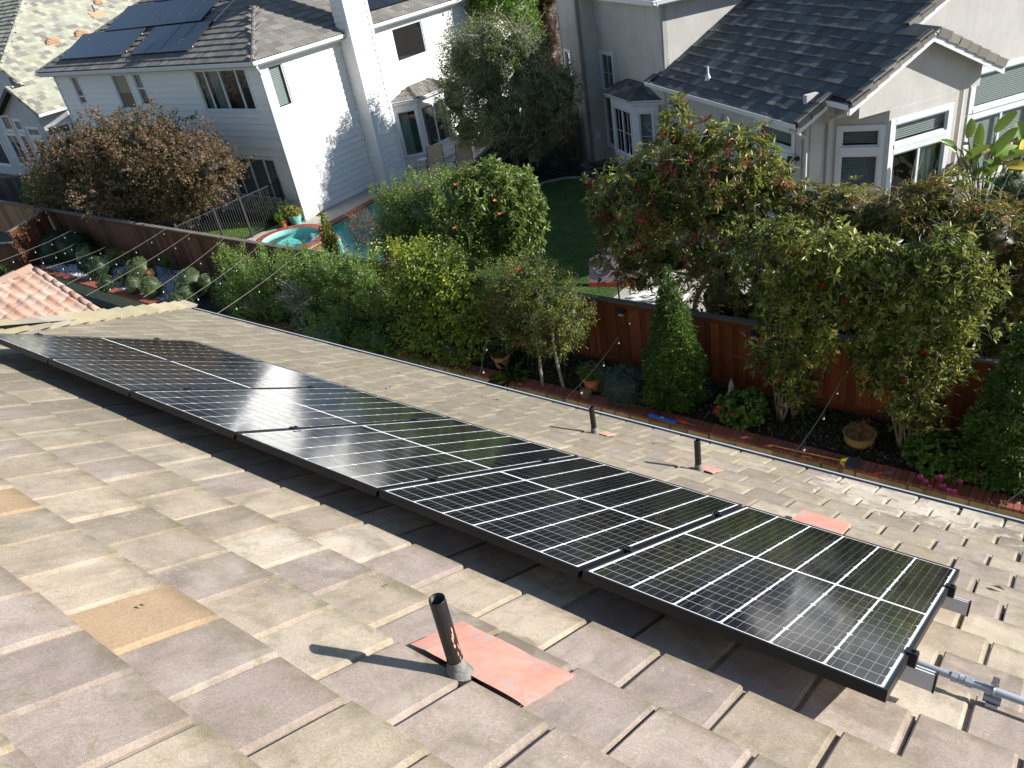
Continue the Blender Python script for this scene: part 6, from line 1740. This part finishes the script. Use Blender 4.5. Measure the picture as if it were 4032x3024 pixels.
c = dep(CL['hedge2']); t = thing('blue_green_shrub', 'rounded blue green shrub by the cream house corner', 'shrub', (c[0][0], c[0][1], ZG)); foliage('crown', t, c, 'leaf_blue', 900, 9, 'spray', .2, .07, .045, .4, .86, .2)
c = dep(CL['bayshrub']); t = thing('clipped_shrub', 'dark clipped shrub below the bay window of the cream house', 'shrub', (c[0][0], c[0][1], ZG)); foliage('crown', t, [(q[0], q[1], ZG + .4, q[3] * 1.3, .5, q[5]) for q in c], 'leaf_conifer', 420, 9, 'tuft', .08, .06, .03, .4, .9, .2)
t = thing('strappy_plant', 'dark strap leaved clump by the curved lawn kerb', 'plant', (-14.6, 23.6, ZG))
n = 60; a = NR.uniform(0, 6.28, n); P0 = np.tile(np.array([[-14.6, 23.7, ZG]]), (n, 1)) + NR.normal(size=(n, 3)) * .08
V, T, tt = leaf_geo(P0, np.stack([np.cos(a), np.sin(a), NR.uniform(.4, 1.6, n)], 1), NR.uniform(.5, .9, n), np.full(n, .03), NR.uniform(.2, .8, n), .3, .4); link('leaves', mesh_np('leaves', V, T, tt, 'leaf_dark'), t)
# big-leaved bird of paradise: every leaf a piece of its own
t = thing('bird_of_paradise', 'big leaved bird of paradise plant against the right wing of the cream house', 'plant', cp(13.5, 4.7, ZG))
def paddle(base, d, L, W, up, tint):
    d = Vector(d).normalized(); s = d.cross(Vector(up)).normalized(); nn = s.cross(d)
    vs = []; ts = []; m = 8
    for i in range(m + 1):
        q = i / m; w = W * (math.sin(math.pi * min(1, q * .93 + .04)) ** .55) * (1 - .25 * q); p = Vector(base) + d * L * q - Vector((0, 0, 1)) * L * .22 * q * q
        vs += [p - s * w * .5 + nn * w * .22, p, p + s * w * .5 + nn * w * .22]
    T = []
    for i in range(m):
        for k in (0, 1):
            a = i * 3 + k; T += [(a, a + 1, a + 4), (a, a + 4, a + 3)]
    return link('leaf', mesh_np('leaf', [tuple(v) for v in vs], T, [tint + RND.uniform(-.02, .02)] * len(vs), 'leaf_banana'), t)
root = cp(13.5, 4.6, ZG)
lv = [((13.4, 3.95, -6.45), (.1, -.1, 1), .62, .25, .7), ((13.35, 4.3, -6.95), (.05, -.05, 1), 1.0, .27, .8), ((13.4, 4.75, -6.5), (.3, .5, .9), .7, .27, .6), ((13.3, 3.75, -6.75), (-.3, -.6, .8), .6, .24, .5), ((13.7, 4.2, -7.0), (.7, -.5, .4), .7, .28, .6), ((13.7, 4.7, -7.1), (.7, .1, .5), .75, .3, .7),
      ((13.6, 5.1, -7.0), (.4, .8, .6), .75, .26, .75), ((13.6, 5.4, -7.05), (.3, .9, .3), .7, .26, .55), ((13.7, 4.9, -7.3), (.6, .6, .1), .6, .3, .97), ((13.8, 4.3, -7.45), (.8, -.2, .1), .6, .3, .65), ((13.5, 3.6, -7.2), (.2, -.8, .3), .5, .28, .4), ((13.4, 5.7, -7.1), (.2, .7, .7), .8, .22, .5), ((13.8, 4.6, -7.7), (.7, .4, .1), .6, .28, .6), ((13.5, 5.9, -7.3), (.2, .6, .8), .8, .2, .4), ((13.4, 6.3, -7.3), (.1, .5, .9), .8, .2, .45)]
for i in range(22):
    lv.append(((13.35 + RND.uniform(-.2, .5), RND.uniform(3.6, 6.2), RND.uniform(-7.9, -6.9)), (RND.uniform(-.2, .9), RND.uniform(-.7, .7), RND.uniform(.1, .9)), RND.uniform(.6, .95), RND.uniform(.24, .34), RND.choice([.3, .45, .55, .65, .75, .8, .97])))
for (a, b, z), d, L, W, ti in lv:
    base = cp(a, b, z); dd = e1 * d[0] + e2 * d[1] + Vector((0, 0, d[2])); paddle(base, dd, L, W, (.3, -.6, .8), ti)
limbs(t, [([root + Vector((RND.uniform(-.2, .2), RND.uniform(-.2, .2), 0)), (root + cp(a, b, z)) / 2 + Vector((0, 0, .2)), cp(a, b, z)], .03, .014) for (a, b, z), *_ in lv], 'leaf_banana', 'stalk', 5)
n = 60; P0 = np.array([tuple(cp(13.4 + RND.uniform(-.15, .2), RND.choice([3.7, 4.0, 5.0, 5.4, 5.8]) + RND.uniform(-.2, .2), -6.75 + RND.uniform(-.35, .15))) for _ in range(n)])
V, T, tt = leaf_geo(P0, NR.normal(size=(n, 3)) + np.array([0, -.4, -.6]), NR.uniform(.2, .45, n), NR.uniform(.05, .12, n), NR.uniform(0, 1, n), .8, .4); stuff(link('withered_leaves', mesh_np('withered_leaves', V, T, tt, 'dry_leaf'), t))
c = dep(CL['clip'], .9); t = thing('clipped_shrub', 'clipped green conifer mound at the right edge below the big leaved plant', 'shrub', (c[0][0], c[0][1], ZG))
foliage('crown', t, c + [(c[0][0], c[0][1], -8.0, .9, .9, .8)], 'leaf_topiary', 1000, 12, 'tuft', .07, .05, .02, .5, .9, .2, lump=.06)

n = 1500
scatter('leaf_litter', n, 'leaf_rust', np.stack([NR.uniform(-13, .4, n), NR.uniform(11.35, 12.6, n), np.full(n, ZG + .01)], 1), (.03, .08), (.02, .04), .05)
poly = np.array([(-15.7, 12.85), (-9.9, 12.85), (-9.9, 16.4), (-10.6, 19.5), (-12.2, 22.2), (-14.0, 23.1), (-15.75, 23.55), (-16.45, 23.4), (-17.0, 22.9), (-17.2, 22.1), (-17.0, 18)])
def inside(p, poly):
    r = np.zeros(len(p), bool); j = len(poly) - 1
    for i in range(len(poly)):
        a, b = poly[i], poly[j]
        r ^= ((a[1] > p[:, 1]) != (b[1] > p[:, 1])) & (p[:, 0] < (b[0] - a[0]) * (p[:, 1] - a[1]) / (b[1] - a[1] + 1e-12) + a[0]); j = i
    return r
p = np.stack([NR.uniform(-17.2, -9.9, 60000), NR.uniform(12.85, 23.6, 60000)], 1); p = p[inside(p, poly)]
scatter('grass', len(p), 'leaf_grass', np.concatenate([p, np.full((len(p), 1), ZG + .015)], 1), (.03, .07), (.008, .016), 1.2)
p = np.stack([NR.uniform(-28.8, -25.4, 9000), NR.uniform(12.9, 16.5, 9000), np.full(9000, ZG + .01)], 1)
scatter('grass', len(p), 'leaf_bright', p, (.03, .07), (.008, .016), 1.2)
# ================================================================== clay-tiled wing beside our roof
cw = thing('clay_tile_pavilion', 'low pink clay tiled garden roof beyond the hip of our roof at left', 'pavilion', (-23, 5, YL))
CS = .30; AX, AY, AZ = -22.08, 7.18, -6.06
FCL = planeM((AX + 3.4, AY, AZ - CS * 3.4), (1, 0), CS)      # local x = -Y
mb = MB(); n = 9
def s_prof(q): return .062 * math.sin(math.pi * min(1, q / .56)) if q < .56 else -.012 * math.sin(math.pi * (q - .56) / .44)
vs = []
for sft, lift in ((0, .028), (-.44, 0)):
    for i in range(n + 1): vs.append((i / n * .285, sft, s_prof(i / n) + lift))
for i in range(n + 1): vs.append((i / n * .285, 0, s_prof(i / n) + .006))
mb.add(vs, [(i, i + 1, n + 2 + i, n + 1 + i) for i in range(n)] + [(i + 1, i, 2 * n + 2 + i, 2 * n + 3 + i) for i in range(n)])
SME = mb.mesh('tile', 'clay_tile', True)
for r in range(10):
    for k in range(16):
        o = link('tile', SME, cw); o.matrix_basis = FCL @ Matrix.Translation((.02 + k * .27, .12 - r * .37, RND.uniform(-.004, .004))) @ Matrix.Rotation(RND.uniform(-.016, .016), 4, 'Z')
mb = MB(); mb.tube([(0, 0, 0), (0, .44, 0)], [.085, .07], 12, caps=True); BAR = mb.mesh('rake_tile', 'clay_tile', True)
dr = (FCL.to_3x3() @ Vector((0, -1, 0))).normalized()
for i in range(9):
    p = FCL @ Vector((-.03, .1 - i * .38, .05)); s = dr.cross(Vector((0, 0, 1))).normalized(); u = s.cross(dr)
    link('rake_tile', BAR, cw).matrix_basis = Matrix(((s.x, dr.x, u.x, p.x), (s.y, dr.y, u.y, p.y), (s.z, dr.z, u.z, p.z), (0, 0, 0, 1)))
caps(cw, (AX, AY + .04, AZ), (AX, AY - 4.6, AZ), 'clay_tile', 'ridge_tile', step=.42, wid=.19, lift=.07, rise=.07)
xl, xr, zl = AX - 3.4, AX + 3.4, AZ - CS * 3.4 - .04
mb = MB(); mb.quad((xr, AY, zl), (AX, AY, AZ - .04), (AX, AY - 4.6, AZ - .04), (xr, AY - 4.6, zl)); mb.quad((xl, AY, zl), (AX, AY, AZ - .04), (AX, AY - 4.6, AZ - .04), (xl, AY - 4.6, zl)); mb.obj('roof_deck', 'clay_tile', cw)
mb = MB(); mb.prism([(xl + .3, AY - .2, YL), (xr - .3, AY - .2, YL), (xr - .3, AY - .2, zl), (AX, AY - .2, AZ - .15), (xl + .3, AY - .2, zl)], (0, -4.2, 0)); mb.obj('wall', 'cream_wall', cw)

# ================================================================== string lights between the eaves and the fence
mb = MB(); mb.lathe([(.012, 0), (.014, -.035), (.0, -.036)], 8); SOCK = mb.mesh('socket', 'wire_black')
mb = MB(); mb.lathe([(.009, -.034), (.012, -.046), (.013, -.055), (.009, -.066), (0, -.07)], 10); BULB = mb.mesh('bulb', 'bulb', True)
def string(a, b, label, sag=.25, n=9):
    a, b = Vector(a), Vector(b)
    t = thing('string_light', label, 'string light', b, 'string lights over the garden')
    pts = [a.lerp(b, i / 16) - Vector((0, 0, sag * 4 * (i / 16) * (1 - i / 16))) for i in range(17)]
    mb = MB(); mb.tube(pts, .0042, 4); mb.obj('cable', 'bark_grey' if a.x < -9 else 'wire_black', t)
    for i in range(n):
        q = (i + .6) / n; p = a.lerp(b, q) - Vector((0, 0, sag * 4 * q * (1 - q) + .07))
        mb = MB(); mb.tube([p + Vector((0, 0, .07)), p], .004, 4); mb.obj('drop_wire', 'wire_black', t)
        link('socket', SOCK, t).matrix_basis = Matrix.Translation(p); link('bulb', BULB, t).matrix_basis = Matrix.Translation(p)
names = ['leftmost string of bulbs crossing the bed from the dark fence corner', 'second string of bulbs from the left over the dark clipped shrub', 'third string of bulbs from the left over the white pebbles', 'string of bulbs from the fence top over the round topiary', 'string of bulbs ending beside the round topiary at the fence top', 'string of bulbs over the paired topiary balls', 'string of bulbs that sinks behind the wide green shrub', 'string of bulbs left of the pool spa over the wide green shrub']
for (a, b), nm in zip((((-18.17, 5.3, -4.6), (-31.95, 12.6, -8.0)), ((-16.18, 5.3, -4.3), (-32.6, 12.6, -8.7)), ((-15.52, 5.3, -4.35), (-30.02, 12.6, -8.55)), ((-14.96, 5.3, -4.6), (-25.14, 12.6, -7.39)), ((-14.39, 5.3, -4.75), (-23.65, 12.6, -7.39)), ((-12.22, 5.3, -4.45), (-21.91, 12.6, -7.42)), ((-11.2, 5.3, -4.42), (-20.1, 12.6, -7.45)), ((-10.2, 5.3, -4.42), (-18.24, 12.6, -7.45))), names):
    string(a, b, nm, .05, 5)
string((-5.24, 5.3, -4.42), (-11.7, 12.6, -8.6), 'short string of bulbs rising from our gutter under the yellow leaved bush', .10, 3)
string((-4.14, 5.3, -4.42), (-7.6, 12.6, -7.6), 'string of bulbs from our gutter to the red fence left of the pointed conifer', .14, 4)
string((-1.81, 5.3, -4.42), (-3.23, 12.6, -7.8), 'string of bulbs from our gutter to the red fence between the open shrubs', .14, 4)
string((-.31, 5.3, -4.42), (.6, 12.6, -7.8), 'string of bulbs from our gutter at the right photo edge', .14, 4)
def fence_lamp(x, label):
    t = thing('fence_lamp', label, 'solar lamp', (x, 12.62, -7.65), 'small solar lamps on the red fence')
    mb = MB(); mb.prism([(x - .07, 12.62, -7.70), (x - .07, 12.62, -7.60), (x - .07, 12.54, -7.66)], (.14, 0, 0)); mb.obj('housing', 'wire_black', t)
    mb = MB(); mb.box(x - .05, x + .05, 12.55, 12.61, -7.74, -7.705); mb.obj('lens', 'bulb', t)
fence_lamp(-7.87, 'small solar lamp on the red fence left of the pointed conifer'); fence_lamp(-1.45, 'small solar lamp on the red fence near the right edge conifer'); fence_lamp(-5.0, 'small solar lamp on the red fence right of the pointed conifer')
for i, (x, y) in enumerate(((-31.25, 10.95), (-29.3, 11.15), (-28.55, 10.85))):
    t = thing('garden_light', ['dark garden spike light in the white pebbles, left of three', 'dark garden spike light in the white pebbles, middle of three', 'dark garden spike light in the white pebbles, right of three'][i], 'garden light', (x, y, ZG), 'spike lights in the pebbles')
    mb = MB(); mb.tube([(x, y, ZG - .05), (x, y, ZG + .32)], .009, 6); mb.obj('spike', 'wire_black', t)
    mb = MB(); mb.lathe([(.03, .28), (.055, .36), (.06, .37), (0, .39)], 10, (x, y, ZG)); mb.obj('head', 'wire_black', t)

# ================================================================== things left on the brick cap
zc = ZG + .033
t = thing('spirit_level', 'blue spirit level lying on the brick cap', 'tool', (-6.2, 11.0, zc))
F = Matrix.Translation((-6.22, 11.06, zc)) @ Matrix.Rotation(-.05, 4, 'Z')
mb = MB(); mb.box(-.30, .30, -.026, -.018, 0, .05, 0, F); mb.box(-.30, .30, .018, .026, 0, .05, 0, F); mb.box(-.30, .30, -.017, .017, .018, .03, 0, F); mb.obj('body', 'blue_plastic', t)
mb = MB(); mb.tube([(-.04, 0, .045), (.04, 0, .045)], .012, 8, 0, F); mb.tube([(-.22, -.012, .045), (-.22, .012, .045)], .012, 8, 0, F); mb.obj('vial', 'bulb', t)
t = thing('red_pruner', 'red handled shears lying beside the blue spirit level', 'tool', (-5.75, 11.1, zc))
F = Matrix.Translation((-5.72, 11.12, zc)) @ Matrix.Rotation(-.12, 4, 'Z')
mb = MB(); mb.tube([(-.30, .03, .015), (-.05, .012, .015), (.0, 0, .015)], .013, 6, 0, F); mb.tube([(-.30, -.04, .015), (-.05, -.012, .015), (.0, 0, .015)], .013, 6, 0, F); mb.obj('handle', 'red_plastic', t)
mb = MB(); mb.prism([(0, -.012, .01), (.2, .0, .01), (.02, .02, .01)], (0, 0, .006), 0, F); mb.obj('blade', 'galvanised', t)
t = thing('hand_brush', 'broom with yellow head and dark bristles lying on the brick cap', 'broom', (-3.2, 11.08, zc))
mb = MB(); mb.tube([(-4.0, 11.08, zc + .02), (-2.88, 11.12, zc + .03)], .0125, 8); mb.obj('stick', 'stick_wood', t)
mb = MB(); mb.prism([(-2.90, 11.08, zc), (-2.90, 11.16, zc), (-2.80, 11.24, zc), (-2.80, 11.0, zc)], (0, 0, .05)); mb.obj('head', 'broom_yellow', t)
mb = MB(); mb.prism([(-2.80, 11.0, zc + .005), (-2.80, 11.24, zc + .005), (-2.62, 11.29, zc + .005), (-2.62, 10.97, zc + .005)], (0, 0, .05)); mb.obj('bristles', 'broom_bristle', t)
t = thing('trowel', 'small red handled trowel on the brick cap right of the broom', 'tool', (-2.2, 11.1, zc))
mb = MB(); mb.tube([(-2.34, 11.0, zc + .02), (-2.22, 11.08, zc + .02)], .014, 8); mb.obj('handle', 'red_plastic', t)
mb = MB(); mb.prism([(-2.22, 11.08, zc + .012), (-2.18, 11.07, zc + .012), (-2.06, 11.16, zc + .004), (-2.14, 11.2, zc + .004)], (0, 0, .004)); mb.obj('blade', 'galvanised', t)
t = thing('garden_ornament', 'small pinkish garden figure behind the crimson geranium', 'ornament', (-5.3, 12.2, ZG))
mb = MB(); mb.lathe([(0, 0), (.09, 0), (.10, .12), (.07, .22), (.05, .26), (.065, .32), (.05, .38), (.035, .42), (0, .52)], 12, (-5.3, 12.2, ZG)); mb.obj('figure', 'pink_board', t, True)
t = thing('log_slice', 'sawn log slice standing by the potted impatiens', 'log', (-8.1, 11.22, ZG))
mb = MB(); mb.lathe([(0, 0), (.13, 0), (.13, .12)], 14, (-8.08, 11.25, ZG)); mb.obj('bark', 'bark_brown', t); mb = MB(); mb.lathe([(.13, .12), (0, .123)], 14, (-8.08, 11.25, ZG)); mb.obj('cut_face', 'yellow_clay', t)

# ================================================================== things by the spa and the pool
pot_plant('small terracotta pot with a green plant beside the spa', -24.75, 16.75, .19, .30, 'terracotta', 'leaf_bright', None, 0, ln=.06)
pot_plant('teal glazed pot with orange flowers at the white house corner', -24.45, 17.1, .25, .36, 'teal_glaze', 'leaf_gold', 'flower_orange', 9, ln=.06, prof=[(0, 0), (.15, 0), (.24, .22), (.27, .36), (.22, .36), (.2, .3), (0, .28)])
pot_plant('dark brown pot with a round shrub behind the terracotta pot', -24.88, 17.12, .19, .30, 'bark_brown', 'leaf_bush', None, 0, [(-24.9, 17.15, ZG + .55, .3, .28, .28)], .05)
def lounger(src_label, loc, rot):
    t = thing('sun_lounger', src_label, 'sun lounger', loc, 'beige sun loungers by the pool', rot, local=True)
    def part(nm, mat, f):
        mb = MB(); f(mb); return mb.obj(nm, mat, t)
    part('seat', 'chair_fabric', lambda mb: mb.prism([(-.30, -.1, .36), (.30, -.1, .36), (.30, -1.25, .33), (-.30, -1.25, .33)], (0, 0, .02)))
    part('backrest', 'chair_fabric', lambda mb: mb.prism([(-.30, -.05, .38), (.30, -.05, .38), (.30, .32, 1.02), (-.30, .32, 1.02)], (0, -.02, .012)))
    for s in (-1, 1):
        part('frame', 'bronze_frame', lambda mb: mb.tube([(s * .32, .33, 1.03), (s * .32, -.08, .37), (s * .32, -1.28, .33), (s * .32, -1.32, .2), (s * .32, -1.3, 0)], .016, 6))
        part('armrest', 'bronze_frame', lambda mb: mb.tube([(s * .34, .12, .66), (s * .35, -.1, .62), (s * .35, -.42, .6), (s * .35, -.5, .45), (s * .34, -.48, .34)], .016, 6))
        part('leg', 'bronze_frame', lambda mb: mb.tube([(s * .33, -.1, .36), (s * .35, .12, 0)], .016, 6))
    part('frame', 'bronze_frame', lambda mb: mb.tube([(-.32, -1.30, .02), (-.2, -1.42, .25), (.2, -1.42, .25), (.32, -1.30, .02)], .013, 6))
    return t
lounger('beige sun lounger on the terrace left of the small glass table', (-22.6, 23.25, ZG + .02), math.radians(38))
lounger('beige sun lounger on the terrace right of the small glass table', (-21.35, 23.6, ZG + .02), math.radians(38))
def side_table(label, x, y, w, h, topmat, frmat):
    t = thing('side_table', label, 'side table', (x, y, ZG + .02))
    z = ZG + .02
    mb = MB(); mb.box(x - w, x + w, y - w, y + w, z + h, z + h + .02); mb.obj('table_top', topmat, t)
    for sx in (-1, 1):
        for sy in (-1, 1): mb = MB(); mb.tube([(x + sx * w * .85, y + sy * w * .85, z + h), (x + sx * w * .95, y + sy * w * .95, z)], .014, 6); mb.obj('leg', frmat, t)
side_table('small glass topped table between the two sun loungers', -21.75, 22.95, .27, .48, 'glass_top', 'bronze_frame')
side_table('small white stool against the bay window of the white house', -23.45, 23.35, .18, .45, 'white_plastic', 'white_plastic')
t = thing('spa_float', 'blue skimmer float at the right rim of the spa', 'pool float', (-22.1, 15.9, zs - .1))
mb = MB(); mb.lathe([(0, .10), (.10, .09), (.13, .03), (.12, 0), (0, 0)], 14, (-22.12, 15.85, zs - .115)); mb.obj('float', 'blue_plastic', t, True)
# cream house patio: folding table and the board with a printed clock face
t = thing('folding_table', 'white folding table in the sun behind the red fence', 'table', (-8.1, 14.5, ZG))
zt_ = -8.27
mb = MB(); mb.box(-8.75, -7.45, 14.15, 14.9, zt_ - .04, zt_); mb.obj('table_top', 'white_plastic', t)
for x in (-8.6, -7.6):
    for y in (14.22, 14.83): mb = MB(); mb.tube([(x, y, zt_ - .04), (x, y, ZG + .02)], .014, 6); mb.obj('leg', 'dark_metal', t)
t = thing('umbrella_base', 'thin dark pole standing on the patio beside the white folding table', 'pole', (-8.95, 14.3, ZG))
mb = MB(); mb.tube([(-8.95, 14.3, ZG + .02), (-8.95, 14.3, ZG + 1.15)], .02, 8); mb.obj('pole', 'dark_metal', t)
t = thing('printed_board', 'tilted pink board printed with a round clock face on the patio', 'board', (-10.4, 15.6, ZG))
ua = Vector((.93, .30, 0)).normalized(); un = Vector((ua.y, -ua.x, 0)); FP = frame((-10.75, 15.75, ZG + .03), ua, (un + Vector((0, 0, .5))).normalized(), (Vector((0, 0, 1)) - un * .5).normalized())
mb = MB(); mb.prism([(0, 0, 0), (1.5, 0, 0), (1.5, 0, 1.05), (.75, 0, 1.1), (0, 0, .72)], (0, -.06, 0), 0, FP); mb.obj('board', 'pink_board', t)
mb = MB(); mb.prism([(0, .002, 0), (1.5, .002, 0), (1.5, .002, .10), (0, .002, .10)], (0, .004, 0), 0, FP); mb.obj('red_edge', 'red_plastic', t)
mb = MB(); cx, cz, R_ = .36, .52, .235
mb.tube([(cx + R_ * math.cos(a), .004, cz + R_ * math.sin(a)) for a in np.linspace(0, 2 * math.pi, 33)], .011, 5, 0, FP); mb.tube([(cx, .004, cz), (cx + .05, .004, cz + .13)], .008, 4, 0, FP); mb.tube([(cx, .004, cz), (cx - .09, .004, cz + .04)], .009, 4, 0, FP)
mb.lathe([(.022, 0), (.018, .004), (0, .004)], 10, (0, 0, 0), 0, FP @ Matrix.Translation((cx, .004, cz)) @ Matrix.Rotation(-math.pi / 2, 4, 'X'))
stuff(mb.obj('clock_print', 'ink', t))
for k in range(12):
    a = math.pi / 2 - k * math.pi / 6
    fc = bpy.data.curves.new('clock_numeral', 'FONT'); fc.body = str(12 if k == 0 else k); fc.size = .095; fc.align_x = 'CENTER'; fc.align_y = 'CENTER'; fc.extrude = .001
    tmp = bpy.data.objects.new('clock_numeral', fc); COL.objects.link(tmp)
    me = bpy.data.meshes.new_from_object(tmp); bpy.data.objects.remove(tmp)
    me.materials.clear(); me.materials.append(MATS['ink'])
    o = link('clock_numeral', me, t); o.matrix_basis = FP @ Matrix.Translation((cx + R_ * .76 * math.cos(a), .006, cz + R_ * .76 * math.sin(a))) @ Matrix.Rotation(math.pi / 2, 4, 'X')
